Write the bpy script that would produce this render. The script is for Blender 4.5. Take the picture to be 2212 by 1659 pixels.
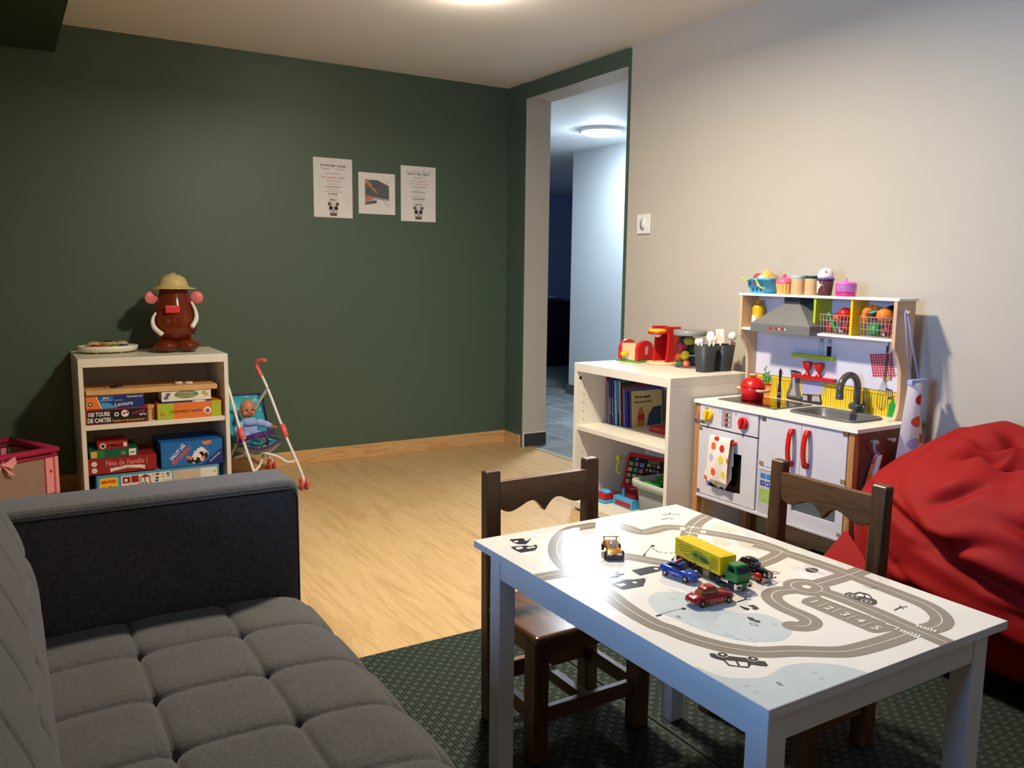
import bpy, math, random
from mathutils import Vector, Matrix, noise
from math import sin, cos, pi, sqrt, radians, exp
for _o in list(bpy.data.objects): bpy.data.objects.remove(_o)
SC = bpy.context.scene
COL = SC.collection
# ---------------- camera ----------------
cd = bpy.data.cameras.new('camera'); cam = bpy.data.objects.new('camera', cd); COL.objects.link(cam)
cd.sensor_fit = 'HORIZONTAL'; cd.sensor_width = 36.0; cd.lens = 1804.03 / 2212 * 36.0; cd.clip_start = .02
_y, _p, _r = radians(31.4303), radians(7.6501), radians(.6884)
_f = Vector((sin(_y)*cos(_p), cos(_y)*cos(_p), -sin(_p))); _rt = Vector((cos(_y), -sin(_y), 0)); _u = _rt.cross(_f)
_R = _rt*cos(_r) + _u*sin(_r); _U = _u*cos(_r) - _rt*sin(_r)
cam.matrix_world = Matrix(((_R.x, _U.x, -_f.x, 0), (_R.y, _U.y, -_f.y, 0), (_R.z, _U.z, -_f.z, 1.0179), (0, 0, 0, 1)))
SC.camera = cam
# ---------------- world, lights, exposure ----------------
W = bpy.data.worlds.new('world'); SC.world = W; W.use_nodes = True
W.node_tree.nodes['Background'].inputs[0].default_value = (.5, .6, .8, 1)
W.node_tree.nodes['Background'].inputs[1].default_value = .02
SC.view_settings.view_transform = 'Standard'; SC.view_settings.look = 'None'
SC.view_settings.gamma = 1; SC.view_settings.exposure = 0.0; SC.view_settings.use_curve_mapping = False
def light(name, kind, loc, power, col, **k):
    l = bpy.data.lights.new(name, kind); l.energy = power; l.color = col
    for a, b in k.items(): setattr(l, a, b)
    o = bpy.data.objects.new(name, l); COL.objects.link(o); o.location = loc
    return o
WC = (1, .89, .71)
light('ceiling_lamp_light', 'AREA', (1.27, 2.10, 1.975), 53, WC, shape='DISK', size=.16, spread=radians(173))
light('ceiling_bulb_light', 'POINT', (1.56, 2.86, 1.99), 6, WC, shadow_soft_size=.04)
light('hall_lamp_light', 'POINT', (3.58, 4.72, 1.938), 4, (.72, .87, 1), shadow_soft_size=.09)
_w = light('cool_left_fill', 'AREA', (-1.45, .75, 1.25), 36, (.24, .5, 1), shape='RECTANGLE', size=.9, size_y=.7, spread=radians(118))  # unseen cool fill from the left; the wall has no window here
_w.rotation_euler = (0, radians(-90), 0)
light('far_room_fill', 'POINT', (5.9, 6.9, 1.5), 2.2, (.35, .5, 1), shadow_soft_size=.15)  # added blue light, no fixture; lifts the walls of the far room
light('warm_rear_fill', 'POINT', (.3, -1.2, 1.7), 4.8, (1, .66, .3), shadow_soft_size=.12)  # added warm fill behind the camera, no lamp there; lifts camera-facing sides

# ---------------- helpers ----------------
def lin(c):
    return tuple((v/12.92 if v <= .04045 else ((v+.055)/1.055)**2.4) for v in c)
_M = {}
def mat(name, rgb, rough=.5, metal=0, spec=.5, trans=0, alpha=1, coat=0, emit=None, es=0, ior=1.45, srgb=True):
    if name in _M: return _M[name]
    m = bpy.data.materials.new(name); m.use_nodes = True; b = m.node_tree.nodes['Principled BSDF']
    c = tuple(v/255 for v in rgb) if max(rgb) > 1 else tuple(rgb)
    if srgb: c = lin(c)
    b.inputs['Base Color'].default_value = (*c, 1); b.inputs['Roughness'].default_value = rough
    b.inputs['Metallic'].default_value = metal; b.inputs['Specular IOR Level'].default_value = spec
    b.inputs['Transmission Weight'].default_value = trans; b.inputs['Alpha'].default_value = alpha
    b.inputs['Coat Weight'].default_value = coat; b.inputs['IOR'].default_value = ior
    if emit: b.inputs['Emission Color'].default_value = (*emit, 1); b.inputs['Emission Strength'].default_value = es
    _M[name] = m
    # slight procedural unevenness of tone so that nothing is perfectly flat
    if trans == 0 and alpha == 1 and not emit:
        nt = m.node_tree; tc = nt.nodes.new('ShaderNodeTexCoord'); n = nt.nodes.new('ShaderNodeTexNoise'); n.inputs['Scale'].default_value = 18
        mx = nt.nodes.new('ShaderNodeMix'); mx.data_type = 'RGBA'
        mx.inputs[6].default_value = (*[v*.94 for v in c], 1); mx.inputs[7].default_value = (*[min(1, v*1.05) for v in c], 1)
        nt.links.new(tc.outputs['Object'], n.inputs['Vector']); nt.links.new(n.outputs['Fac'], mx.inputs[0]); nt.links.new(mx.outputs[2], b.inputs['Base Color'])
    return m
def nodes(m):
    nt = m.node_tree; b = nt.nodes['Principled BSDF']; return nt, b, nt.nodes.new, nt.links.new
def newmat(name, rough=.5, spec=.5):
    m = bpy.data.materials.new(name); m.use_nodes = True; nt, b, N, L = nodes(m)
    b.inputs['Roughness'].default_value = rough; b.inputs['Specular IOR Level'].default_value = spec
    tc = N('ShaderNodeTexCoord'); _M[name] = m
    return m, nt, b, N, L, tc.outputs['Object']
def mapping(N, L, src, scale=(1, 1, 1), rot=(0, 0, 0), loc=(0, 0, 0)):
    q = N('ShaderNodeMapping'); q.inputs['Scale'].default_value = scale; q.inputs['Rotation'].default_value = rot; q.inputs['Location'].default_value = loc
    L(src, q.inputs['Vector']); return q.outputs[0]
def ramp(N, L, fac, stops):
    r = N('ShaderNodeValToRGB'); e = r.color_ramp.elements
    while len(e) < len(stops): e.new(.5)
    for k, (p, c) in zip(e, stops): k.position = p; k.color = (*lin(tuple(v/255 for v in c)), 1)
    L(fac, r.inputs[0]); return r.outputs[0]
def mixc(N, L, fac, a, b, mode='MIX'):
    x = N('ShaderNodeMix'); x.data_type = 'RGBA'; x.blend_type = mode
    if isinstance(fac, (int, float)): x.inputs[0].default_value = fac
    else: L(fac, x.inputs[0])
    for i, v in ((6, a), (7, b)):
        if isinstance(v, tuple): x.inputs[i].default_value = v
        else: L(v, x.inputs[i])
    return x.outputs[2]
def noise_n(N, L, vec, scale, detail=4, rough=.5, dist=0):
    n = N('ShaderNodeTexNoise'); n.inputs['Scale'].default_value = scale; n.inputs['Detail'].default_value = detail
    n.inputs['Roughness'].default_value = rough; n.inputs['Distortion'].default_value = dist; L(vec, n.inputs['Vector']); return n.outputs['Fac']
def bump(N, L, b, h, strength=.3, dist=.01):
    q = N('ShaderNodeBump'); q.inputs['Strength'].default_value = strength; q.inputs['Distance'].default_value = dist
    L(h, q.inputs['Height']); L(q.outputs[0], b.inputs['Normal'])
def mathn(N, L, op, a, b=None):
    q = N('ShaderNodeMath'); q.operation = op
    for i, v in ((0, a), (1, b)):
        if v is None: continue
        if isinstance(v, (int, float)): q.inputs[i].default_value = v
        else: L(v, q.inputs[i])
    return q.outputs[0]
def wood(name, c1, c2, rough=.45, scale=1.0, axis='x', spec=.5):
    m, nt, b, N, L, obj = newmat(name, rough, spec)
    s = {'x': (1.2, 14, 14), 'y': (14, 1.2, 14), 'z': (14, 14, 1.2)}[axis]
    v = mapping(N, L, obj, tuple(k*scale for k in s))
    n = noise_n(N, L, v, 2.2, 5, .6, 1.2)
    f = noise_n(N, L, mapping(N, L, obj, tuple(k*scale*6 for k in s)), 2, 2)
    c = ramp(N, L, n, [(.3, c2), (.5, c1), (.68, tuple(int(a*.5+bb*.5) for a, bb in zip(c1, c2))), (.8, c1)])
    c = mixc(N, L, mathn(N, L, 'MULTIPLY', f, .25), c, (*lin(tuple(q/255*.6 for q in c2)), 1))
    L(c, b.inputs['Base Color']); bump(N, L, b, n, .08, .004)
    return m
def fabric(name, c1, c2, scale=260, rough=.9, bs=.25):
    m, nt, b, N, L, obj = newmat(name, rough, .2)
    n1 = noise_n(N, L, mapping(N, L, obj, (1, 1, .35)), scale, 2, .7); n2 = noise_n(N, L, mapping(N, L, obj, (.35, 1, 1)), scale, 2, .7)
    n = mathn(N, L, 'MAXIMUM', n1, n2)
    L(ramp(N, L, n, [(.42, c2), (.68, c1)]), b.inputs['Base Color'])
    b.inputs['Sheen Weight'].default_value = .2
    bump(N, L, b, n, bs, .002)
    return m

class Fr:                                # a flat drawing frame: origin, right, up
    def __init__(s, o, u, v): s.o = Vector(o); s.u = Vector(u).normalized(); s.v = Vector(v).normalized(); s.n = s.u.cross(s.v)
    def p(s, a, b, c=0): return s.o + s.u*a + s.v*b + s.n*c
def catmull(pts, n=6, closed=False):
    P = [Vector(p) for p in pts]; out = []; m = len(P)
    for i in range(m if closed else m-1):
        if closed: a, b, c, d = P[(i-1) % m], P[i], P[(i+1) % m], P[(i+2) % m]
        else: a, b, c, d = P[max(i-1, 0)], P[i], P[i+1], P[min(i+2, m-1)]
        for k in range(n):
            t = k/n; out.append(.5*((2*b)+(c-a)*t+(2*a-5*b+4*c-d)*t*t+(3*b-3*c+d-a)*t**3))
    if not closed: out.append(P[-1])
    return out
_TX = {}
def textgeo(s, bold):
    k = (s, bold)
    if k not in _TX:
        c = bpy.data.curves.new('t', 'FONT'); c.body = s; c.align_x = 'CENTER'; c.align_y = 'CENTER'; c.size = 1; c.offset = bold; c.resolution_u = 3; c.fill_mode = 'BOTH'
        o = bpy.data.objects.new('t', c); COL.objects.link(o)
        me = bpy.data.meshes.new_from_object(o.evaluated_get(bpy.context.evaluated_depsgraph_get()))
        V = [v.co.copy() for v in me.vertices]; F = [tuple(p.vertices) for p in me.polygons]
        bpy.data.objects.remove(o); bpy.data.curves.remove(c); bpy.data.meshes.remove(me)
        xs = [v.x for v in V] or [0]; ys = [v.y for v in V] or [0]
        _TX[k] = (V, F, min(xs), max(xs), min(ys), max(ys))
    return _TX[k]
class MB:
    def __init__(s, o=(0, 0, 0), rz=0): s.V = []; s.F = []; s.m = []; s.s = []; s.mats = []; s.o = Vector(o); s.rz = rz; s.M = None; s.k = 0
    def add(s, V, F, mt, sm=False):
        if mt not in s.mats: s.mats.append(mt)
        i = s.mats.index(mt); n = len(s.V)
        s.V += [(s.M @ Vector(v)) if s.M else Vector(v) for v in V]
        for f in F: s.F.append(tuple(k+n for k in f)); s.m.append(i); s.s.append(sm)
        return s
    def box(s, x0, x1, y0, y1, z0, z1, mt, top=None):
        V = [(x, y, z) for z in (z0, z1) for y in (y0, y1) for x in (x0, x1)]
        return s.add(V, [(0, 2, 3, 1), (4, 5, 7, 6), (0, 1, 5, 4), (2, 6, 7, 3), (0, 4, 6, 2), (1, 3, 7, 5)], mt)
    def taper(s, c, b, t, z0, z1, mt, sh=(0, 0)):   # box with different bottom and top half sizes
        V = [(c[0]+i*b[0], c[1]+j*b[1], z0) for j in (-1, 1) for i in (-1, 1)]+[(c[0]+sh[0]+i*t[0], c[1]+sh[1]+j*t[1], z1) for j in (-1, 1) for i in (-1, 1)]
        return s.add(V, [(0, 2, 3, 1), (4, 5, 7, 6), (0, 1, 5, 4), (2, 6, 7, 3), (0, 4, 6, 2), (1, 3, 7, 5)], mt)
    def tube(s, pts, r, mt, seg=12, closed=False, caps=True, sm=True, flat=1, upv=None):
        P = [Vector(p) for p in pts]; n = len(P); R = r if isinstance(r, (list, tuple)) else [r]*n
        V = []; F = []; up = Vector(upv) if upv else None
        for i in range(n):
            t = (P[(i+1) % n]-P[i-1]) if closed else (P[min(i+1, n-1)]-P[max(i-1, 0)])
            t.normalize()
            if up is None: up = Vector((0, 0, 1)) if abs(t.z) < .9 else Vector((1, 0, 0))
            a = t.cross(up); a.normalize(); up2 = a.cross(t); up = up2
            for k in range(seg):
                q = 2*pi*k/seg; V.append(P[i]+a*cos(q)*R[i]+up2*sin(q)*R[i]*flat)
        for i in range(n if closed else n-1):
            j = (i+1) % n
            for k in range(seg): F.append((i*seg+k, i*seg+(k+1) % seg, j*seg+(k+1) % seg, j*seg+k))
        if caps and not closed: F += [tuple(reversed(range(seg))), tuple(range((n-1)*seg, n*seg))]
        return s.add(V, F, mt, sm)
    def cyl(s, p0, p1, r, mt, r1=None, seg=24, sm=True):
        return s.tube([p0, p1], [r, r if r1 is None else r1], mt, seg, sm=sm)
    def lathe(s, prof, mt, c=(0, 0, 0), seg=32, sx=1, sy=1, sm=True, ax=None):
        V = []; F = []; n = len(prof)
        for (r, z) in prof:
            for k in range(seg):
                q = 2*pi*k/seg; v = Vector((r*cos(q)*sx, r*sin(q)*sy, z))
                if ax: v = ax @ v
                V.append(v+Vector(c))
        for i in range(n-1):
            for k in range(seg): F.append((i*seg+k, i*seg+(k+1) % seg, (i+1)*seg+(k+1) % seg, (i+1)*seg+k))
        if prof[0][0] > 1e-5: F.append(tuple(reversed(range(seg))))
        if prof[-1][0] > 1e-5: F.append(tuple(range((n-1)*seg, n*seg)))
        return s.add(V, F, mt, sm)
    def ball(s, c, r, mt, seg=24, rings=14, fn=None):
        r = (r, r, r) if isinstance(r, (int, float)) else r
        V = []; F = []
        for i in range(rings+1):
            a = pi*i/rings
            for k in range(seg):
                q = 2*pi*k/seg; d = Vector((sin(a)*cos(q), sin(a)*sin(q), cos(a))); e = fn(d) if fn else 1
                V.append((c[0]+d.x*r[0]*e, c[1]+d.y*r[1]*e, c[2]+d.z*r[2]*e))
        for i in range(rings):
            for k in range(seg): F.append((i*seg+k, (i+1)*seg+k, (i+1)*seg+(k+1) % seg, i*seg+(k+1) % seg))
        return s.add(V, F, mt, True)
    def prism(s, fr, pts, d0, d1, mt, sm=False):     # polygon in a frame, extruded along its normal from d0 to d1
        n = len(pts); V = [fr.p(a, b, d0) for a, b in pts]+[fr.p(a, b, d1) for a, b in pts]
        ar = sum(pts[i][0]*pts[(i+1) % n][1]-pts[(i+1) % n][0]*pts[i][1] for i in range(n))
        F = [tuple(reversed(range(n))), tuple(range(n, 2*n))]+[(i, (i+1) % n, n+(i+1) % n, n+i) for i in range(n)]
        if (ar < 0) != (d1 < d0): F = [tuple(reversed(f)) for f in F]
        return s.add(V, F, mt, sm)
    def flat(s, fr, pts, mt, off=.0004):
        n = len(pts); ar = sum(pts[i][0]*pts[(i+1) % n][1]-pts[(i+1) % n][0]*pts[i][1] for i in range(n))
        V = [fr.p(p[0], p[1], off+s.k*2e-7) for p in pts]; s.k += 1
        return s.add(V, [tuple(range(n)) if ar > 0 else tuple(reversed(range(n)))], mt)
    def rect(s, fr, a0, b0, a1, b1, mt, off=.0004): return s.flat(fr, [(a0, b0), (a1, b0), (a1, b1), (a0, b1)], mt, off)
    def disc(s, fr, a, b, r, mt, off=.0006, n=20, ry=None): return s.flat(fr, [(a+r*cos(2*pi*k/n), b+(ry or r)*sin(2*pi*k/n)) for k in range(n)], mt, off)
    clip = None
    def stroke(s, fr, pts, w, mt, off=.0005, n=0):
        P = [Vector((p[0], p[1])) for p in pts]
        if n: P = catmull(P, n)
        V = []; F = []
        for i, p in enumerate(P):
            t = P[min(i+1, len(P)-1)]-P[max(i-1, 0)]
            if t.length < 1e-9: t = Vector((1, 0))
            t.normalize(); q = Vector((-t.y, t.x))*w/2
            for e in (p+q, p-q):
                if s.clip: e = Vector(s.clip(e))
                V.append(fr.p(e.x, e.y, off+s.k*2e-7))
        s.k += 1
        for i in range(len(P)-1): F.append((2*i+1, 2*i+3, 2*i+2, 2*i))
        return s.add(V, F, mt)
    def text(s, fr, t, a, b, h, mt, off=.0006, w=None, rot=0, bold=.0, d=0):
        V, F, x0, x1, y0, y1 = textgeo(t, bold)
        if not V: return s
        k = h/.72; kx = (w/(x1-x0)) if w else k; cx = (x0+x1)/2; cy = (y0+y1)/2; c, sn = cos(rot), sin(rot); s.k += 1
        out = []
        for v in V:
            X = (v.x-cx)*kx; Y = (v.y-cy)*k
            out.append(fr.p(a+X*c-Y*sn, b+X*sn+Y*c, off+s.k*2e-7))
        return s.add(out, F, mt)
    def build(s, name, parent=None, bevel=0, seg=2, sub=0, smooth=None):
        me = bpy.data.meshes.new(name)
        V = s.V
        if s.rz or s.o.length: R = Matrix.Rotation(-s.rz, 3, 'Z'); V = [R @ (v-s.o) for v in V]
        me.from_pydata([tuple(v) for v in V], [], s.F); 
        for q in s.mats: me.materials.append(q)
        me.polygons.foreach_set('material_index', s.m); me.polygons.foreach_set('use_smooth', [bool(x) if smooth is None else smooth for x in s.s])
        me.update(); o = bpy.data.objects.new(name, me); COL.objects.link(o)
        if parent: o.parent = parent
        if bevel:
            b = o.modifiers.new('bevel', 'BEVEL'); b.width = bevel; b.segments = seg; b.limit_method = 'ANGLE'; b.angle_limit = radians(40); b.harden_normals = False
        if sub:
            q = o.modifiers.new('sub', 'SUBSURF'); q.levels = sub; q.render_levels = sub
        return o
def tag(o, label, cat, group=None):
    o['label'] = label; o['category'] = cat
    if group: o['group'] = group
    return o
def thing(name, label, cat, loc, rz=0, group=None):
    o = bpy.data.objects.new(name, None); COL.objects.link(o); o.location = loc; o.rotation_euler = (0, 0, rz); o.empty_display_size = .05
    return tag(o, label, cat, group)
def struct(o): o['kind'] = 'structure'; return o
def copy_tree(o, parent=None):
    c = o.copy(); COL.objects.link(c); c.parent = parent
    for ch in [q for q in bpy.data.objects if q.parent == o]: copy_tree(ch, c)
    return c
FY = lambda x, y, z: Fr((x, y, z), (1, 0, 0), (0, 0, 1))       # faces -y
FX = lambda x, y, z: Fr((x, y, z), (0, -1, 0), (0, 0, 1))      # faces -x
FZ = lambda x, y, z: Fr((x, y, z), (1, 0, 0), (0, 1, 0))       # faces up
# ---------------- plain materials ----------------
WHITE = mat('white_paint', (236, 232, 224), .35); MELA = mat('white_melamine', (228, 220, 203), .38)
BLACK = mat('black_plastic', (14, 14, 15), .35); INK = mat('black_ink', (22, 21, 22), .5); GREYP = mat('grey_plastic', (104, 104, 102), .4)
DGREY = mat('dark_grey_plastic', (58, 60, 62), .55); RED = mat('red_plastic', (205, 24, 26), .3); RED2 = mat('red_paint', (196, 32, 26), .35)
YEL = mat('yellow_plastic', (240, 186, 20), .35); LIME = mat('lime_paint', (176, 200, 30), .4); GREENP = mat('green_plastic', (40, 150, 60), .35)
BLUE = mat('blue_plastic', (24, 80, 170), .35); SKY = mat('sky_blue_plastic', (70, 170, 214), .35); PINK = mat('pink_plastic', (226, 92, 122), .4)
ORANGE = mat('orange_plastic', (238, 128, 34), .4); PURPLE = mat('purple_plastic', (90, 50, 150), .4); STEEL = mat('steel', (190, 190, 192), .25, 1)
PAPER = mat('white_paper', (236, 230, 224), .7); CREAM = mat('cream_plastic', (238, 230, 205), .4); GOLD = mat('gold_metal', (200, 150, 60), .25, .9)
PINE = wood('pine_wood', (226, 180, 122), (190, 132, 72), .5, 1, 'x'); PINEZ = wood('pine_upright', (200, 140, 82), (150, 92, 44), .5, 1, 'z')
BIRCH = wood('birch_ply', (222, 186, 146), (205, 165, 122), .5, 1, 'z'); STAIN = wood('stained_side_panel', (128, 62, 34), (84, 34, 18), .4, .8, 'z')
OAKX = wood('dark_oak_x', (120, 80, 44), (66, 42, 21), .4, 1.3, 'x'); OAKY = wood('dark_oak_y', (116, 78, 43), (64, 41, 20), .4, 1.3, 'y'); OAKZ = wood('dark_oak_z', (104, 68, 37), (56, 35, 18), .38, 1.3, 'z')
CLEAR = mat('clear_plastic', (238, 240, 242), .05, trans=1, ior=1.12); FROST = mat('frosted_plastic', (228, 230, 226), .3, trans=.75, ior=1.2)
# =============== SETTING ===============
XW, YW, ZC = 2.5514, 4.2527, 2.0558
def wallmat(name, rgb, rough, spec=.4):
    m, nt, b, N, L, obj = newmat(name, rough, spec)
    n = noise_n(N, L, obj, 1.3, 3); c = lin(tuple(v/255 for v in rgb))
    L(mixc(N, L, n, (*[v*.93 for v in c], 1), (*[v*1.06 for v in c], 1)), b.inputs['Base Color'])
    bump(N, L, b, noise_n(N, L, obj, 240, 3), .12, .002)
    return m
GREENW = wallmat('green_wall_paint', (75, 94, 77), .45, .55); BEIGE = wallmat('beige_wall_paint', (193, 184, 168), .6)
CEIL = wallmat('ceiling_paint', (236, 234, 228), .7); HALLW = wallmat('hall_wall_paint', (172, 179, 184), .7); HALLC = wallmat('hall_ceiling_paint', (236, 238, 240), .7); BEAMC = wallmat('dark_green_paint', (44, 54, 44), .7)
# laminate floor
m, nt, b, N, L, obj = newmat('laminate_floor', .42, .4); LAM = m
v = mapping(N, L, obj, (1, 1, 1), (0, 0, pi/2))
br = N('ShaderNodeTexBrick'); br.inputs['Scale'].default_value = 1; br.inputs['Brick Width'].default_value = 1.25; br.inputs['Row Height'].default_value = .19
br.inputs['Mortar Size'].default_value = .0011; br.inputs['Color1'].default_value = (.25, .25, .25, 1); br.inputs['Color2'].default_value = (.75, .75, .75, 1); br.inputs['Mortar'].default_value = (.0, .0, .0, 1); br.offset = .37
L(v, br.inputs['Vector'])
g = noise_n(N, L, mapping(N, L, obj, (9, .9, 1)), 1.6, 6, .6, 1.4); fine = noise_n(N, L, mapping(N, L, obj, (90, 4, 1)), 1.5, 3)
c = ramp(N, L, g, [(.3, (180, 146, 98)), (.5, (204, 172, 124)), (.62, (186, 152, 104)), (.72, (208, 178, 132))])
c = mixc(N, L, mathn(N, L, 'MULTIPLY', fine, .22), c, (*lin((.62, .44, .25)), 1))
c = mixc(N, L, .10, c, br.outputs['Color'], 'SOFT_LIGHT')
c = mixc(N, L, mathn(N, L, 'MULTIPLY', br.outputs['Fac'], .16), c, (.16, .09, .04, 1))
L(c, b.inputs['Base Color']); bump(N, L, b, g, .03, .003)
# hall tiles
m, nt, b, N, L, obj = newmat('grey_floor_tiles', .38, .5); TILE = m
v = mapping(N, L, obj, (1, 1, 1), (0, 0, pi/2), (-4.197+.63*7, 2.635+.293*4, 0))
br = N('ShaderNodeTexBrick'); br.inputs['Scale'].default_value = 1; br.inputs['Brick Width'].default_value = .63; br.inputs['Row Height'].default_value = .293; br.offset = 0
br.inputs['Mortar Size'].default_value = .004; br.inputs['Mortar Smooth'].default_value = .1
L(v, br.inputs['Vector'])
c = ramp(N, L, noise_n(N, L, obj, 3.5, 5, .6), [(.3, (84, 90, 94)), (.7, (124, 130, 132))])
L(mixc(N, L, br.outputs['Fac'], c, (*lin((.66, .67, .67)), 1)), b.inputs['Base Color'])
B = MB(); B.box(-1.7, XW+.06, -1.7, YW+.05, -.05, 0, LAM); struct(B.build('floor'))
B = MB(); B.box(XW+.06, 7, 1.5, 9.2, -.05, 0, TILE); struct(B.build('floor_hall'))
B = MB(); B.box(-1.7, XW+.2, -1.7, YW+.1, ZC, ZC+.08, CEIL); struct(B.build('ceiling'))
B = MB(); B.box(-1.7, XW+.169, YW, YW+.1, -.05, ZC, GREENW); struct(B.build('wall_back'))
B = MB()
JY0, JY1, DZ = 3.172, 4.065, 1.9694
B.box(XW, XW+.169, -1.7, 3.147, -.05, ZC, BEIGE)
B.box(XW, XW+.006, 3.147, JY0, -.05, ZC-.008, GREENW); B.box(XW+.006, XW+.169, 3.147, JY0, -.05, ZC, BEIGE)
B.box(XW, XW+.006, JY0, JY1, DZ, ZC-.004, GREENW); B.box(XW+.006, XW+.169, JY0, JY1, DZ, ZC, BEIGE)
B.box(XW, XW+.006, JY1, YW, -.05, ZC, GREENW); B.box(XW+.006, XW+.169, JY1, YW, -.05, ZC, BEIGE)
struct(B.build('wall_right'))
B = MB(); B.box(-1.75, -1.7, -1.7, YW, -.05, ZC, BEIGE); struct(B.build('wall_left'))
B = MB(); B.box(-1.7, XW, -1.75, -1.7, -.05, ZC, BEIGE); struct(B.build('wall_front'))
# soffit along the left of the ceiling
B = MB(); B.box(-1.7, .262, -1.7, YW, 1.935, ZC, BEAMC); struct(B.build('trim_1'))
# hall
B = MB(); B.box(XW+.169, 7, 1.5, 9.2, 1.99, 2.07, HALLC); struct(B.build('ceiling_hall'))
B = MB(); B.box(4.07, 4.22, 1.5, 5.74, -.05, 1.99, HALLW); struct(B.build('wall_hall_right'))
B = MB(); B.box(4.05, 4.07, 1.5, 5.74, 0, .08, mat('dark_plinth', (70, 74, 76), .4)); B.box(4.05, 4.22, 5.74, 5.76, 0, .08, _M['dark_plinth']); struct(B.build('baseboard_hall_right'))
B = MB(); B.box(XW+.05, XW+.169, YW+.1, 9.2, -.05, 1.99, HALLW); struct(B.build('wall_hall_left'))
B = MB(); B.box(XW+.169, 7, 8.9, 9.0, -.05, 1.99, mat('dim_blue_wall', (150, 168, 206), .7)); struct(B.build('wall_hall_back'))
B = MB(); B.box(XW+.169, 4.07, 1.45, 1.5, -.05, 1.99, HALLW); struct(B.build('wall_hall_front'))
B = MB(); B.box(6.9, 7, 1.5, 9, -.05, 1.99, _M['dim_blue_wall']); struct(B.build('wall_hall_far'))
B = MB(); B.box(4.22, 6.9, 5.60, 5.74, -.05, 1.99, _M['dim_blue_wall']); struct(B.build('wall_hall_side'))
# beige baseboards
B = MB(); B.box(-1.7, XW-.0, YW-.013, YW-.0005, 0, .074, PINE); struct(B.build('baseboard_back', bevel=.002))
PINEY = wood('pine_baseboard_side', (226, 180, 122), (190, 132, 72), .5, 1, 'y')
B = MB(); B.box(XW-.013, XW-.0005, JY1+.006, YW-.013, 0, .072, PINEY); B.box(XW-.013, XW-.0005, -1.7, 3.14, 0, .072, PINEY); struct(B.build('baseboard_right', bevel=.002))
# dark tile plinth on the jamb, and white caulk round it
B = MB(); B.box(XW+.018, XW+.168, JY1-.010, JY1-.0005, .004, .078, mat('jamb_plinth', (58, 56, 54), .35)); B.box(XW+.012, XW+.174, JY1-.003, JY1-.0004, .0, .084, WHITE); struct(B.build('baseboard_jamb', bevel=.001))
# floor edge strip in the doorway
B = MB(); B.box(XW+.045, XW+.068, JY0, JY1, 0, .004, mat('threshold', (176, 160, 130), .4)); struct(B.build('trim_2'))
# dark cabinet in the far room with odds and ends on it
t = thing('sideboard', 'black low sideboard in the dark room beyond the hall', 'sideboard', (5.45, 7.7, 0))
B = MB((5.45, 7.7, 0)); B.box(4.95, 6.2, 7.5, 7.95, .03, .70, mat('black_cabinet', (12, 13, 16), .5)); B.build('body', t, .004)
B = MB((5.45, 7.7, 0)); B.box(4.93, 6.22, 7.48, 7.97, .70, .715, mat('dark_top', (24, 34, 36), .25)); B.build('tabletop', t, .003)
B = MB((5.45, 7.7, 0)); B.box(5.0, 6.1, 7.55, 7.9, 0, .03, BLACK); B.build('plinth', t)
B = MB(); B.box(4.98, 5.25, 7.5, 7.75, .7155, .738, mat('dark_green_cloth', (16, 70, 50), .8)); tag(B.build('folded_mat', bevel=.004), 'dark green flat mat lying on the black sideboard', 'mat')
B = MB(); B.lathe([(.0, 0), (.045, 0), (.055, .02), (.05, .022), (.0, .006)], mat('pale_dish', (170, 190, 200), .2), (5.15, 7.62, .7385)); tag(B.build('dish'), 'small pale dish on the green mat beyond the hall', 'dish')
# lamps
t = thing('hall_ceiling_lamp', 'bright cool white round lamp on the hall ceiling', 'ceiling lamp', (3.58, 4.72, 1.99))
GLOWC = mat('cool_lamp_glass', (255, 255, 255), .4, emit=(.78, .9, 1), es=250)
B = MB((3.58, 4.72, 1.99)); B.lathe([(.15, 1.97), (.155, 1.985), (.155, 1.99)], WHITE, (3.58, 4.72, 0)); B.build('base', t)
B = MB((3.58, 4.72, 1.99)); B.lathe([(0, 1.945), (.06, 1.947), (.11, 1.956), (.145, 1.972)], GLOWC, (3.58, 4.72, 0)); B.build('diffuser', t)
for lx, ly, lab in ((1.56, 2.86, 'small round ceiling lamp whose warm glow shows at the top edge'), (1.27, 2.10, 'warm ceiling lamp above the play area, just out of view')):
    t = thing('ceiling_lamp', lab, 'ceiling lamp', (lx, ly, ZC))
    B = MB((lx, ly, ZC)); B.cyl((lx, ly, ZC), (lx, ly, ZC-.018), .045, WHITE, .04); B.build('base', t)
    B = MB((lx, ly, ZC)); B.lathe([(.036, ZC-.018), (.036, ZC-.026), (.02, ZC-.034), (0, ZC-.036)], mat('warm_bulb', (255, 240, 210), .3, emit=(1, .78, .5), es=25), (lx, ly, 0)); B.build('bulb', t)
# light switch
t = thing('light_switch', 'white square light switch with round rocker by the doorway', 'switch', (XW, 3.0216, 1.2425))
o3 = (XW, 3.0216, 1.2425)
B = MB(o3); B.box(XW-.009, XW, 2.976, 3.067, 1.198, 1.288, WHITE); B.build('plate', t, .004, 3)
B = MB(o3); B.lathe([(0, 0), (.026, 0), (.028, .003), (0, .004)], WHITE, (XW-.009, 3.0216, 1.2425), ax=Matrix(((0, 0, -1), (0, 1, 0), (1, 0, 0))), sy=.72); B.build('rocker', t)
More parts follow.
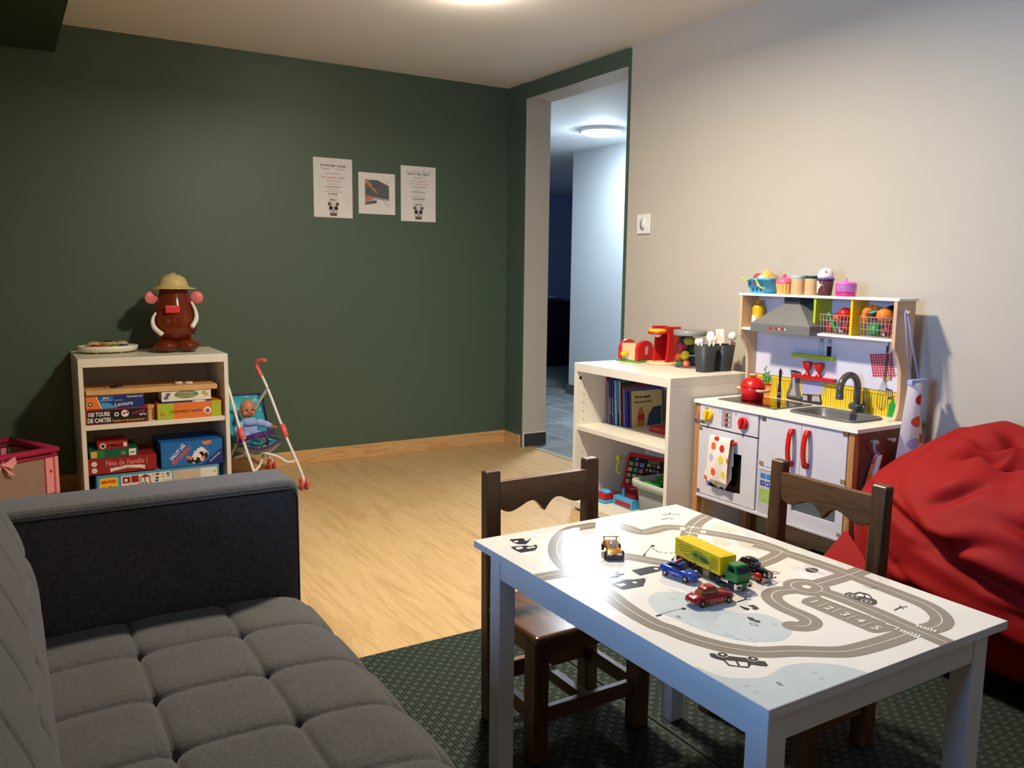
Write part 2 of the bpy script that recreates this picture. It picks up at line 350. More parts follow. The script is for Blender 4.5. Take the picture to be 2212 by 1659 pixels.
# posters
def poster(name, label, x0, z0, w, h, art, tilt=0, group=None):
    B = MB((x0+w/2, YW, z0)); B.box(x0, x0+w, YW-.0015, YW-.0003, z0, z0+h, PAPER)
    B.k = 0; art(B, FY(x0, YW-.0015, z0)); o = B.build(name); o.location = (x0+w/2, YW, z0); return tag(o, label, 'poster', group)
GRT = mat('grey_print', (120, 116, 116), .7); PKT = mat('pink_print', (205, 130, 130), .7); OLV = mat('olive_print', (170, 165, 110), .7); TAN = mat('tan_skin_print', (190, 130, 100), .7); SLATE = mat('slate_print', (92, 100, 100), .7)
def animal(B, f, cx, cy, s):
    for k in (-1, 1):
        B.disc(f, cx+k*.021*s, cy+.026*s, .009*s, INK); B.disc(f, cx+k*.021*s, cy+.026*s, .004*s, PKT, .0008)
    B.disc(f, cx, cy, .027*s, mat('pale_fur_print', (205, 198, 190), .7), .0005, ry=.026*s)
    for k in (-1, 1): B.disc(f, cx+k*.014*s, cy+.006*s, .010*s, INK, .0008)
    B.disc(f, cx, cy-.008*s, .004*s, INK, .0009)
    B.flat(f, [(cx-.02*s, cy-.018*s), (cx+.02*s, cy-.018*s), (cx+.018*s, cy-.034*s), (cx-.018*s, cy-.034*s)], mat('brown_print', (120, 85, 75), .7), .0007)
def rules(lines, face):
    def f(B, fr):
        for t, y, h, mt, w, bold in lines: B.text(fr, t, .104, y, h, mt, .0006, w, 0, bold)
        for k, y0 in face[1]:
            for i in range(9): B.flat(fr, [(k+i*.006, y0-.004*sin(pi*i/8)), (k+i*.006+.003, y0-.004*sin(pi*i/8)), (k+i*.006+.0015, y0-.007-.004*sin(pi*i/8))], INK, .0006)
        animal(B, fr, *face[0])
    return f
poster('rules_poster', 'leftmost white poster headed PLAYROOM RULES in English on the green wall', 1.397, 1.286, .208, .300, rules([
    ('PLAYROOM + RULES', .262, .010, INK, .135, .02), ('have fun everyday', .222, .006, GRT, .07, 0), ('PLAY  IMAGINE  LAUGH', .202, .012, PKT, .125, 0), ('+ make new friends every day', .184, .006, INK, .075, 0), ('DREAM', .170, .006, PKT, .04, 0),
    ('we pretend being kind !', .155, .007, INK, .078, .01), ('share with friends', .143, .005, GRT, .052, 0), ('take care of the games and toys', .131, .006, GRT, .098, 0), ('BE AWESOME !', .119, .007, INK, .052, .02), ('listen to each other', .105, .005, OLV, .052, 0),
    ('SMILE !', .090, .008, INK, .040, .02), ('and have fun together', .077, .005, GRT, .062, 0)], ((.104, .042, 1.0), ((.04, .25), (.115, .25)))))
poster('rules_poster', 'rightmost white poster headed SALLE DE JEUX in French on the green wall', 1.880, 1.285, .208, .295, rules([
    ('LES   +   RÈGLES   +   DE   +   LA', .268, .006, INK, .15, 0), ('SALLE + DE + JEUX', .252, .011, INK, .132, .02), ('on s\'amuse tous les jours', .216, .006, GRT, .095, 0), ('jouer  imaginer  rire', .200, .011, PKT, .118, 0), ('+ avec tous ses copains', .184, .007, INK, .085, .01), ('RÊVER', .172, .005, OLV, .036, 0),
    ('on est gentil entre nous !', .158, .008, INK, .082, .01), ('on partage', .145, .005, GRT, .044, 0), ('on prend soin des jeux', .134, .006, GRT, .088, 0), ('ON JOUE EN ÉQUIPE', .121, .008, INK, .074, .02), ('on s\'écoute', .107, .005, OLV, .058, 0),
    ('S\'AMUSER !', .091, .008, INK, .055, .02), ('et rester amis pour la vie', .079, .005, GRT, .078, 0)], ((.104, .045, 1.0), ((.075, .238),))))
def photo_art(B, f):
    B.rect(f, .034, .040, .172, .176, PAPER, .0003)
    B.flat(f, [(.036, .176), (.104, .178), (.172, .150), (.172, .078), (.036, .092)], SLATE, .0005)
    B.flat(f, [(.036, .178), (.048, .180), (.083, .142), (.108, .110), (.102, .106), (.092, .116), (.036, .160)], TAN, .0008)
    B.flat(f, [(.078, .143), (.086, .149), (.090, .144), (.082, .138)], INK, .001)
    B.flat(f, [(.036, .095), (.078, .092), (.086, .078), (.075, .073), (.036, .058)], TAN, .0008)
    B.flat(f, [(.036, .058), (.075, .070), (.098, .072), (.104, .064), (.096, .056), (.080, .054), (.036, .046)], SLATE, .0009)
    RL = mat('thin_red_print', (190, 90, 90), .7)
    B.stroke(f, [(.172, .172), (.110, .128)], .0022, RL, .0011); B.stroke(f, [(.132, .082), (.172, .038)], .0022, RL, .0011)
    B.stroke(f, [(.036, .084), (.172, .074)], .003, mat('brown_line', (90, 60, 50), .7), .0007)
poster('instruction_poster', 'small white poster with a crossed-out photo, between the two rules posters', 1.639, 1.314, .207, .214, photo_art)
# =============== LARGE FURNITURE ===============
# rugs: two woven mats laid edge to edge
m, nt, b, N, L, obj = newmat('woven_green_rug', .75, .25); RUG = m
sep = N('ShaderNodeSeparateXYZ'); L(obj, sep.inputs[0]); S_ = 1/.0165
def half(axis): return mathn(N, L, 'MULTIPLY', sep.outputs[axis], S_)
ux, uy = half(0), half(1)
chk = N('ShaderNodeTexChecker'); chk.inputs['Scale'].default_value = S_; L(obj, chk.inputs['Vector'])
wx = mathn(N, L, 'ABSOLUTE', mathn(N, L, 'SINE', mathn(N, L, 'MULTIPLY', ux, 2*pi))); wy = mathn(N, L, 'ABSOLUTE', mathn(N, L, 'SINE', mathn(N, L, 'MULTIPLY', uy, pi)))
ex = mathn(N, L, 'ABSOLUTE', mathn(N, L, 'SINE', mathn(N, L, 'MULTIPLY', ux, pi)))
h1 = mathn(N, L, 'MULTIPLY', mathn(N, L, 'POWER', wy, .35), mathn(N, L, 'POWER', ex, .3)); h2 = mathn(N, L, 'MULTIPLY', wx, .75)
x = N('ShaderNodeMix'); L(chk.outputs['Fac'], x.inputs[0]); L(h1, x.inputs[2]); L(h2, x.inputs[3]); hh = x.outputs[0]
L(ramp(N, L, hh, [(.1, (8, 13, 10)), (.5, (32, 43, 37)), (1, (56, 68, 59))]), b.inputs['Base Color']); bump(N, L, b, hh, .9, .004)
B = MB((.3, .5, 0)); B.box(-.5, 1.2135, -1.2, 1.98, 0, .007, RUG); B.box(1.205, 1.213, -1.2, 1.98, .0066, .0072, mat('rug_binding', (34, 50, 44), .8)); o = B.build('rug', bevel=.002); o.location = (.3, .5, 0)
tag(o, 'dark green woven rug with its left part running under the grey sofa', 'rug')
B = MB((1.8, .5, 0)); B.box(1.219, XW-.02, -1.2, 1.98, 0, .007, RUG); B.box(1.2195, 1.2275, -1.2, 1.98, .0066, .0072, _M['rug_binding']); o = B.build('rug', bevel=.002); o.location = (1.8, .5, 0)
tag(o, 'dark green woven rug to the right of the seam, under the red bean bag', 'rug')
RZ = .0074
# bookcases
def bookcase(label, x0, y0, face, hgt, shelf):
    # local frame: width along local x (0..0.6), depth along local y (0 = front)
    t = thing('bookcase', label, 'bookcase', (x0, y0, 0), face); w, d, h = .6, .40, .64
    B = MB(); B.box(0, w, 0, d, h-.036, h, MELA); B.build('top_panel', t, .0015)
    for a, bb in ((0, .018), (w-.018, w)):
        B = MB(); B.box(a, bb, 0, d, 0, h-.0362, MELA)
        s_ = Fr((a if a else .018, 0, 0), (0, -1 if a else 1, 0), (0, 0, 1))
        fr = Fr((.018, 0, 0), (0, 1, 0), (0, 0, 1)) if a == 0 else Fr((a, d, 0), (0, -1, 0), (0, 0, 1))
        for k in range(14):
            for yy in (.04, .33): B.disc(fr, yy if a == 0 else d-yy, .07+k*.036, .0025, INK, .0004, 8)
        B.disc(fr, .02 if a == 0 else d-.02, .575, .007, BLACK, .0005, 14)
        B.build('side_panel', t, .001)
    B = MB(); B.box(.018, w-.018, .008, d-.01, shelf-.020, shelf, MELA); B.build('shelf', t, .001)
    B = MB(); B.box(.018, w-.018, .003, d-.01, .012, .040, MELA); B.build('bottom_panel', t, .001)
    B = MB(); B.box(.018, w-.018, d-.010, d-.004, .040, h-.036, MELA); B.build('back_panel', t)
    B = MB(); B.box(.018, w-.018, .05, .065, 0, .012, MELA); B.build('plinth', t)
    return t
LX, LY = .2533, 3.8405
bookcase('white bookcase full of board games against the green wall', LX, LY, 0, .64, .358)
RX, RY = 2.0658, 2.8735
bookcase('white bookcase holding picture books beside the play kitchen', RX, RY, -pi/2, .64, .372)
# play table
TX0, TX1, TY0, TY1, TZ = .7787, 1.3164, .6574, 1.4127, .4856
TW = mat('table_white_paint', (226, 226, 226), .35)
t = thing('play_table', 'low white play table printed with a grey road map', 'table', (1.05, 1.03, 0)); o3 = (1.05, 1.03, 0)
for x0, y0 in ((.787, .665), (1.243, .665), (.787, 1.325), (1.243, 1.325)):
    B = MB(o3); B.box(x0, x0+.036, y0, y0+.036, RZ, .472, TW); B.box(x0+.004, x0+.032, y0+.004, y0+.032, RZ, RZ+.003, BLACK); B.build('leg', t, .0035)
B = MB(o3); B.box(.789, .802, .701, 1.325, .430, .472, TW); B.box(1.264, 1.277, .701, 1.325, .430, .472, TW)
B.box(.823, 1.243, .667, .680, .430, .472, TW); B.box(.823, 1.243, 1.346, 1.359, .430, .472, TW); B.build('table_apron', t, .001)
GL = .18
TOPW = mat('printed_tabletop_white', (240, 236, 228), GL, spec=.5, coat=1)
AM = {'lake': mat('pale_blue_print', (196, 206, 208), GL), 'road': mat('taupe_road_print', (140, 130, 116), GL), 'white': mat('road_line_print', (240, 234, 222), GL), 'pale': mat('pale_print', (212, 204, 196), GL),
      'sand': mat('sand_cloud_print', (214, 206, 186), GL), 'grey': mat('grey_cloud_print', (214, 212, 208), GL), 'cloud': mat('blue_cloud_print', (206, 212, 220), GL), 'dark': mat('charcoal_print', (40, 40, 42), GL)}
AM.update(white3=AM['white'], dash=AM['white'], thin=AM['dark'], med=AM['dark'], wave=mat('wave_print', (222, 226, 228), GL))
B = MB(o3); B.box(TX0, TX1, TY0, TY1, .4725, TZ, TW); fr = FZ(TX0, TY0, TZ); frt = Fr((TX0, TY0, TZ), (0, -1, 0), (1, 0, 0))
B.rect(fr, .0006, .0006, TX1-TX0-.0006, TY1-TY0-.0006, TOPW, .0002)
ART = [('p','lake',[(.0981,.3421),(.1164,.3569),(.1369,.3621),(.1538,.3555),(.1693,.3437),(.1784,.3252),(.1776,.2968),(.1767,.2695),(.1837,.2506),(.1931,.2296),(.2128,.2212),(.2262,.1992),(.2245,.1722),(.2144,.1483),(.1994,.1361),(.1753,.1297),(.1557,.1341),(.1376,.1444),(.1295,.1491),(.115,.1647),(.1064,.1814),(.0989,.2048),(.0916,.2374),(.0873,.275),(.0812,.2984),(.0877,.3216)]),('q','lake',[(.0061,.1306),(.0063,.12),(.0096,.1045),(.0168,.0886),(.0331,.0752),(.0534,.0654),(.0703,.0633),(.0869,.0673),(.1054,.0704),(.1261,.0687),(.1492,.0601),(.1671,.0472),(.182,.0301),(.1935,.0049)]),('r',0,[(.4891,.4026),(.4911,.4335),(.4891,.4656),(.4782,.4983),(.4661,.5268),(.4484,.559),(.4317,.5933),(.4164,.6169),(.4021,.6284),(.3844,.6313),(.3625,.6285),(.3412,.6268),(.3271,.6335),(.3223,.6498),(.3206,.6704),(.3159,.6906),(.3007,.7038),(.2727,.7182),(.2501,.719),(.2201,.7195),(.1874,.7049),(.1485,.6723),(.1168,.6337),(.0929,.5939),(.0774,.5523),(.0674,.506),(.0625,.4598),(.0604,.4034),(.0515,.3533),(.0466,.307),(.047,.2625),(.0529,.2424),(.0586,.2103),(.0686,.1816),(.0811,.1565),(.0971,.1356),(.1201,.1146),(.1574,.0973),(.1943,.0729),(.2201,.0589),(.2514,.053),(.3046,.0496),(.3534,.0498)]),('r',0,[(.4763,.4572),(.4848,.4065),(.4912,.3566),(.4941,.2953),(.4939,.2554),(.4908,.2127),(.4897,.1623),(.4861,.1133),(.4784,.0872),(.4623,.0642),(.4433,.0498),(.4206,.0436),(.3939,.0455)]),('r',0,[(-.0003,.5195),(.0367,.5167),(.0739,.5151),(.1221,.536),(.1681,.5516),(.195,.5411),(.2078,.5263),(.233,.4843),(.2533,.4467),(.2763,.4135),(.3048,.387),(.3467,.3737),(.4093,.3785),(.4569,.3889),(.4903,.4019)]),('r',0,[(.5596,.6584),(.5125,.6422),(.4714,.6219),(.4289,.5926),(.3905,.5582),(.3436,.5062),(.3057,.4599),(.2731,.4197)]),('r',0,[(.5516,.259),(.4939,.2554),(.4362,.2528),(.3936,.2539)]),('r',0,[(.3765,.2534),(.3846,.2254),(.3884,.1751),(.3854,.1139),(.3806,.0665),(.3783,.0233),(.3765,-.0055)]),('r',0,[(.3673,.2485),(.3456,.2575),(.3246,.2642),(.3063,.2633),(.2901,.2532),(.2784,.2347),(.2719,.208),(.2722,.1827),(.2704,.1626),(.2624,.1505),(.2478,.1453),(.2364,.148),(.2276,.1552)]),('e',0,[(.3771,.2531)]),('p','road',[(.3121,.2087),(.3164,.2136),(.324,.2181),(.3331,.2204),(.3466,.2197),(.3574,.2168),(.3635,.2133),(.3626,.1368),(.3625,.0672),(.3493,.0669),(.3281,.0717),(.3172,.0748),(.3119,.082),(.3115,.0927),(.3111,.1478),(.3115,.1975)]),('l','white3',[(.3603,.2087),(.3615,.1671),(.364,.1204)]),('l','white',[(.3526,.1875),(.3212,.1847)]),('l','white',[(.3488,.1612),(.3225,.1586)]),('l','white',[(.3461,.1306),(.3182,.1296)]),('l','white',[(.3453,.1014),(.3145,.1017)]),('l','white3',[(.3585,.0884),(.3621,.068),(.3514,.0683)]),('t','1',[(.3349,.2025)]),('t','2',[(.3338,.1727)]),('t','3',[(.3349,.1439)]),('t','4',[(.3351,.1156)]),('t','5',[(.3324,.086)]),('l','dash',[(.3523,.0589),(.3612,.0616)]),('l','dash',[(.3535,.054),(.3624,.0567)]),('l','dash',[(.3547,.0491),(.3636,.0518)]),('l','dash',[(.356,.0443),(.3648,.047)]),('l','dash',[(.3572,.0395),(.366,.0421)]),('l','dash',[(.3584,.0347),(.3672,.0373)]),('l','dash',[(.3894,.0571),(.3991,.0602)]),('l','dash',[(.3906,.0522),(.4003,.0553)]),('l','dash',[(.3917,.0473),(.4014,.0503)]),('l','dash',[(.3929,.0424),(.4025,.0454)]),('l','dash',[(.394,.0375),(.4036,.0405)]),('l','dash',[(.3952,.0327),(.4047,.0356)]),('l','dash',[(.4331,.606),(.4425,.612)]),('l','dash',[(.4362,.6016),(.4456,.6076)]),('l','dash',[(.4393,.5972),(.4487,.6031)]),('l','dash',[(.4423,.5928),(.4518,.5987)]),('l','dash',[(.4454,.5885),(.4549,.5943)]),('l','dash',[(.4036,.5797),(.4127,.5854)]),('l','dash',[(.4067,.5754),(.4157,.5811)]),('l','dash',[(.4097,.5711),(.4188,.5768)]),('l','dash',[(.4128,.5669),(.4219,.5725)]),('l','dash',[(.4158,.5627),(.4249,.5683)]),('P','pale',[(.4227,.6177),(.4307,.6089),(.4123,.5918),(.4064,.6024)]),('P','pale',[(.4462,.5802),(.4528,.5713),(.4357,.5566),(.4301,.5674)]),('p','road',[(.2669,.4188),(.2942,.3947),(.2801,.3484),(.2873,.3243),(.2685,.3131),(.2521,.3209),(.2485,.3346),(.2598,.3599),(.2603,.3969)]),('l','white',[(.2562,.3742),(.2721,.376),(.2588,.3326),(.2452,.3365),(.2562,.3742)]),('l','white',[(.2577,.3693),(.2672,.3696),(.2587,.343),(.2501,.3438),(.2577,.3693)]),('p','sand',[(.5082,.5408),(.5003,.5401),(.495,.5408),(.4922,.539),(.4882,.5368),(.4837,.5395),(.4824,.5473),(.4834,.5552),(.4816,.5602),(.4768,.5652),(.4758,.5723),(.4819,.5793),(.4893,.5839),(.4921,.5882),(.4926,.594),(.4961,.5981),(.5022,.5962),(.5063,.5905),(.5089,.5867),(.5134,.5855),(.5184,.582),(.5184,.574),(.5132,.5651),(.5098,.5585),(.5115,.5526),(.5129,.5457)]),('p','cloud',[(.5189,.4935),(.5145,.4928),(.5115,.4929),(.5096,.4916),(.507,.4899),(.5044,.491),(.504,.495),(.5049,.4991),(.504,.5015),(.5015,.5038),(.5013,.5075),(.505,.5114),(.5093,.514),(.5111,.5164),(.5119,.5197),(.5143,.5222),(.5176,.5216),(.5197,.5188),(.5211,.5171),(.5238,.517),(.5266,.5156),(.5263,.5115),(.5231,.5067),(.5209,.5032),(.5216,.5001),(.5219,.4964)]),('p','sand',[(.4364,.4866),(.4294,.4851),(.4247,.4849),(.4215,.4825),(.417,.4794),(.4128,.4807),(.4122,.487),(.4135,.4935),(.4119,.4972),(.4079,.5006),(.4076,.5065),(.4134,.513),(.4202,.5177),(.4232,.5218),(.4247,.5273),(.4287,.5318),(.4341,.5312),(.4374,.5269),(.4397,.5244),(.4443,.5247),(.4489,.5228),(.4484,.5162),(.4433,.5082),(.4399,.5024),(.4409,.4975),(.4412,.4915)]),('p','sand',[(.4707,.4395),(.4639,.4392),(.4593,.44),(.457,.4386),(.4537,.437),(.4498,.4394),(.4485,.446),(.4492,.4524),(.4476,.4567),(.4434,.461),(.4424,.4669),(.4474,.4724),(.4537,.476),(.456,.4793),(.4562,.4841),(.4591,.4873),(.4643,.4855),(.468,.4806),(.4702,.4774),(.474,.4762),(.4784,.4731),(.4786,.4665),(.4743,.4594),(.4716,.4541),(.4732,.4491),(.4745,.4434)]),('p','grey',[(.3922,.6793),(.3861,.6776),(.382,.6773),(.3793,.6749),(.3756,.6718),(.3719,.673),(.3711,.6791),(.3721,.6856),(.3707,.6891),(.3671,.6923),(.3666,.698),(.3715,.7046),(.3773,.7094),(.3798,.7135),(.3808,.7189),(.3841,.7233),(.3888,.7228),(.3918,.7188),(.3939,.7164),(.3978,.7167),(.4019,.715),(.4017,.7086),(.3974,.7006),(.3947,.6948),(.3957,.6901),(.3962,.6843)]),('p','grey',[(.4484,.6395),(.4431,.6388),(.4394,.6391),(.4375,.6377),(.4348,.636),(.4316,.6378),(.4306,.6434),(.4312,.6491),(.4299,.6527),(.4266,.6561),(.4258,.6613),(.4299,.6664),(.4349,.6699),(.4367,.673),(.437,.6773),(.4394,.6803),(.4435,.6791),(.4464,.6751),(.4482,.6725),(.4513,.6718),(.4548,.6694),(.4549,.6637),(.4515,.6572),(.4493,.6524),(.4506,.6481),(.4516,.6432)]),('p','grey',[(.514,.7035),(.5103,.7028),(.5077,.703),(.5063,.7019),(.5043,.7005),(.5021,.7017),(.5016,.7056),(.5022,.7096),(.5014,.7121),(.4992,.7144),(.4988,.7179),(.5018,.7217),(.5054,.7242),(.5068,.7264),(.5071,.7294),(.5089,.7316),(.5117,.7309),(.5136,.7282),(.5148,.7264),(.517,.7261),(.5194,.7246),(.5193,.7206),(.5168,.716),(.5151,.7126),(.5158,.7096),(.5163,.7062)]),('p','cloud',[(.1292,.7049),(.1265,.7044),(.1247,.7046),(.1238,.7038),(.1225,.7027),(.1208,.7037),(.1198,.707),(.1196,.7103),(.1186,.7124),(.1167,.7143),(.1159,.7173),(.1175,.7203),(.1198,.7224),(.1205,.7242),(.1202,.7266),(.1212,.7283),(.1234,.7277),(.1252,.7254),(.1264,.7239),(.128,.7236),(.13,.7223),(.1305,.719),(.1293,.7152),(.1286,.7124),(.1296,.7099),(.1305,.7071)]),('P','dark',[(.063,.7234),(.0898,.7169),(.0959,.7018),(.105,.7106),(.1015,.704),(.0777,.6829),(.0641,.6906),(.0608,.7006)]),('P','white',[(.0642,.7091),(.0735,.7091),(.0717,.7018),(.063,.7015)]),('P','dark',[(.0423,.6836),(.0725,.6757),(.0776,.6677),(.0934,.671),(.0882,.6578),(.0734,.6433),(.0418,.6455),(.04,.664)]),('P','white',[(.0473,.6748),(.0607,.6732),(.0587,.6634),(.0447,.6624)]),('c','white',[(.0908,.7036)]),('c','white',[(.0695,.6603)]),('c','white',[(.0788,.6601)]),('P','dark',[(.1653,.4659),(.2104,.4639),(.2286,.4509),(.2183,.4377),(.1624,.438)]),('c','white',[(.2088,.4491)]),('P','dark',[(.092,.4312),(.127,.4352),(.1404,.4276),(.1608,.4242),(.1566,.416),(.1336,.3959),(.0931,.4013)]),('P','white',[(.0972,.4244),(.1128,.4218),(.1118,.4145),(.0974,.4126)]),('c','white',[(.131,.4154)]),('P','dark',[(.1189,.4769),(.1398,.4718),(.1361,.463),(.1439,.4602),(.1397,.4559),(.1315,.4572),(.1233,.4511),(.1089,.4577)]),('P','dark',[(.4094,.2014),(.4214,.1999),(.4232,.1936),(.4369,.1937),(.4422,.1815),(.4404,.174),(.4316,.1643),(.4296,.1547),(.4194,.1463),(.4099,.145),(.4044,.1506),(.4032,.1605),(.4025,.1734),(.4003,.1841),(.4034,.1951)]),('P','white',[(.4186,.1865),(.4293,.1882),(.4329,.1829),(.4258,.1753),(.4198,.18)]),('P','white',[(.434,.1797),(.4357,.1735),(.428,.1651),(.4249,.1707)]),('W','dark',[(.4104,.1866)]),('W','dark',[(.4098,.1598)]),('P','dark',[(.0476,.1513),(.054,.1467),(.0515,.137),(.0653,.1313),(.0825,.1147),(.0898,.1009),(.0972,.094),(.0922,.084),(.0879,.0835),(.0803,.09),(.0741,.0978),(.0632,.0922),(.0442,.1108),(.0492,.1251),(.0443,.1345),(.0423,.1423)]),('P','white',[(.0515,.1238),(.0614,.1146),(.0541,.1029),(.0471,.1112)]),('P','white',[(.0639,.1123),(.073,.1036),(.0647,.0947),(.0571,.1012)]),('W','dark',[(.0605,.1381)]),('W','dark',[(.0885,.1077)]),('P','dark',[(.1907,.2148),(.1962,.2083),(.1932,.1991),(.1968,.1949),(.1943,.1893),(.1885,.191),(.1881,.1983),(.1855,.2035)]),('l','thin',[(.1774,.1973),(.1819,.1926),(.1813,.1845),(.1819,.1805),(.1782,.1842),(.1746,.1884),(.1774,.1973)]),('l','thin',[(.0635,.0446),(.0666,.042),(.0646,.0362),(.0642,.0333),(.0619,.0369),(.0635,.0446)]),('l','thin',[(.0954,.2726),(.1002,.2719),(.0976,.265),(.098,.2628),(.0952,.2664),(.0954,.2726)]),('l','thin',[(.0746,.2891),(.1019,.2906),(.1212,.2896)]),('P','dark',[(.0685,.29),(.0789,.2905),(.0796,.2862),(.0692,.2863)]),('P','dark',[(.122,.2905),(.1283,.2923),(.1314,.2871),(.1253,.2839),(.1222,.2863)]),('l','thin',[(.2412,.5199),(.2852,.5512)]),('P','dark',[(.2333,.5157),(.2466,.5254),(.248,.5228),(.2375,.5134)]),('P','dark',[(.2834,.5522),(.2924,.5573),(.2951,.5517),(.2874,.5459)]),('l','thin',[(.2719,.4744),(.3152,.5024)]),('P','dark',[(.263,.4702),(.2758,.4787),(.2768,.4753),(.2673,.4677)]),('P','dark',[(.3139,.5051),(.3212,.5089),(.3239,.5044),(.3166,.4997)]),('l','thin',[(.2795,.5423),(.2768,.5221),(.2809,.51),(.2922,.5017),(.3098,.5006)]),('P','dark',[(.2765,.538),(.2787,.5367),(.2735,.5328)]),('P','dark',[(.2744,.5253),(.2767,.5241),(.2714,.5202)]),('P','dark',[(.2772,.5179),(.2794,.5167),(.2742,.5128)]),('P','dark',[(.2837,.5085),(.2859,.5072),(.2806,.5034)]),('P','dark',[(.2923,.5036),(.2945,.5023),(.2893,.4985)]),('P','dark',[(.3021,.502),(.3043,.5007),(.299,.4969)]),('P','dark',[(.447,.3142),(.4577,.3158),(.4654,.3092),(.4666,.3016),(.4594,.2951),(.4503,.2928),(.4421,.2974),(.4403,.3059)]),('l','thin',[(.4539,.2915),(.4542,.2765)]),('s','STOP',[(.4528,.3041)]),('l','med',[(.4179,.1146),(.4385,.1172),(.4439,.122)]),('l','med',[(.4385,.1172),(.451,.113)]),('l','med',[(.4385,.1172),(.4363,.1101)]),('l','med',[(.221,.265),(.2415,.2661),(.2492,.2718)]),('l','med',[(.2415,.2661),(.2506,.2609)]),('l','med',[(.4473,.7026),(.4686,.7024),(.4756,.7077)]),('l','med',[(.4686,.7024),(.4848,.6844)]),('l','med',[(.4226,.6784),(.4428,.6784),(.4497,.6695)]),('l','thin',[(.4661,.208),(.4745,.191),(.4839,.1938)]),('l','thin',[(.4626,.2012),(.4661,.1924),(.4746,.1923)]),('P','dark',[(.2135,.254),(.2159,.2437),(.2197,.2348),(.2121,.2323),(.2101,.2382)]),('P','dark',[(.227,.2463),(.2372,.2432),(.2338,.2287),(.2248,.2271),(.2207,.2342),(.2272,.2325)]),('l','wave',[(.2117,.185),(.2097,.1807),(.2048,.1769),(.2032,.1724)]),('l','wave',[(.2142,.1836),(.2121,.1793),(.2073,.1755),(.2056,.171)]),('l','wave',[(.2166,.1822),(.2146,.1779),(.2097,.1741),(.208,.1696)]),('l','wave',[(.1424,.1663),(.1407,.1622),(.1363,.1586),(.135,.1544)]),('l','wave',[(.1447,.1649),(.143,.1608),(.1386,.1573),(.1373,.153)]),('l','wave',[(.1471,.1636),(.1454,.1595),(.141,.1559),(.1396,.1517)]),('l','wave',[(.1344,.047),(.1328,.0436),(.1289,.0408),(.1276,.0373)]),('l','wave',[(.1365,.0458),(.135,.0424),(.131,.0396),(.1298,.0361)]),('l','wave',[(.1387,.0445),(.1371,.0412),(.1331,.0384),(.1319,.0349)]),('l','wave',[(.129,.0311),(.1275,.0278),(.1236,.0251),(.1224,.0217)]),('l','wave',[(.1311,.0299),(.1296,.0266),(.1257,.0239),(.1245,.0205)]),('l','wave',[(.1332,.0287),(.1317,.0254),(.1278,.0227),(.1266,.0193)]),('l','wave',[(.027,.0676),(.0258,.0643),(.0224,.0615),(.0215,.058)]),('l','wave',[(.029,.0664),(.0279,.0631),(.0244,.0603),(.0236,.0568)]),('l','wave',[(.0311,.0652),(.0299,.0619),(.0265,.0591),(.0256,.0557)]),('l','wave',[(.0221,.0487),(.021,.0455),(.0176,.0428),(.0168,.0395)]),('l','wave',[(.0242,.0475),(.023,.0443),(.0197,.0417),(.0188,.0383)]),('l','wave',[(.0262,.0464),(.025,.0431),(.0217,.0405),(.0208,.0372)]),('l','wave',[(.1186,.1935),(.117,.1893),(.1128,.1857),(.1116,.1814)]),('l','wave',[(.1209,.1921),(.1193,.188),(.1151,.1844),(.1139,.1801)]),('l','wave',[(.1233,.1908),(.1216,.1867),(.1174,.1831),(.1161,.1788)]),('l','wave',[(.122,.1764),(.1204,.1724),(.1162,.1689),(.115,.1647)]),('l','wave',[(.1243,.1751),(.1227,.1711),(.1185,.1676),(.1172,.1634)]),('l','wave',[(.1266,.1738),(.125,.1698),(.1208,.1663),(.1195,.1621)]),('l','wave',[(.1442,.3447),(.142,.3387),(.1364,.3332),(.1347,.327)]),('l','wave',[(.1472,.343),(.1449,.337),(.1393,.3315),(.1376,.3253)]),('l','wave',[(.1502,.3413),(.1479,.3353),(.1423,.3298),(.1406,.3236)]),('l','wave',[(.158,.2733),(.1558,.2678),(.1504,.2629),(.1486,.2573)]),('l','wave',[(.1609,.2717),(.1587,.2662),(.1532,.2613),(.1515,.2556)]),('l','wave',[(.1638,.2701),(.1615,.2646),(.1561,.2597),(.1543,.254)]),('l','wave',[(.1535,.2525),(.1514,.2472),(.146,.2424),(.1444,.237)]),('l','wave',[(.1563,.2509),(.1542,.2456),(.1488,.2408),(.1472,.2354)]),('l','wave',[(.1592,.2493),(.157,.2439),(.1517,.2392),(.15,.2338)]),('l','wave',[(.1234,.1916),(.1215,.1868),(.1165,.1826),(.1151,.1776)]),('l','wave',[(.1261,.1901),(.1242,.1852),(.1192,.181),(.1177,.1761)]),('l','wave',[(.1288,.1885),(.1268,.1837),(.1219,.1795),(.1204,.1745)]),('l','wave',[(.1405,.1584),(.1386,.1538),(.1336,.1498),(.1321,.145)]),('l','wave',[(.1432,.1569),(.1412,.1523),(.1363,.1483),(.1347,.1435)]),('l','wave',[(.1458,.1553),(.1439,.1507),(.1389,.1468),(.1374,.142)])]
roads = []
def clip_(q): return (min(TX1-TX0-.0008, max(.0008, q[0])), min(TY1-TY0-.0008, max(.0008, q[1])))
B.clip = clip_
for kind, par, P in ART:
    if kind == 'p': B.flat(fr, [tuple(q) for q in catmull([(a, bb) for a, bb in P], 4, True)], AM[par], .0004)
    if kind == 'q':
        pts = [tuple(q) for q in catmull([(a, bb) for a, bb in P], 4)]; pts[0] = (.001, pts[0][1]); pts[-1] = (pts[-1][0], .001)
        B.flat(fr, [(.001, .001)]+pts, AM['lake'], .0004)
for kind, par, P in ART:
    if kind == 'r': roads.append(catmull(P, 8)); B.stroke(fr, roads[-1], .0345, AM['road'], .0005)
    if kind == 'e': B.disc(fr, *P[0], .039, AM['road'], .0006, 40)
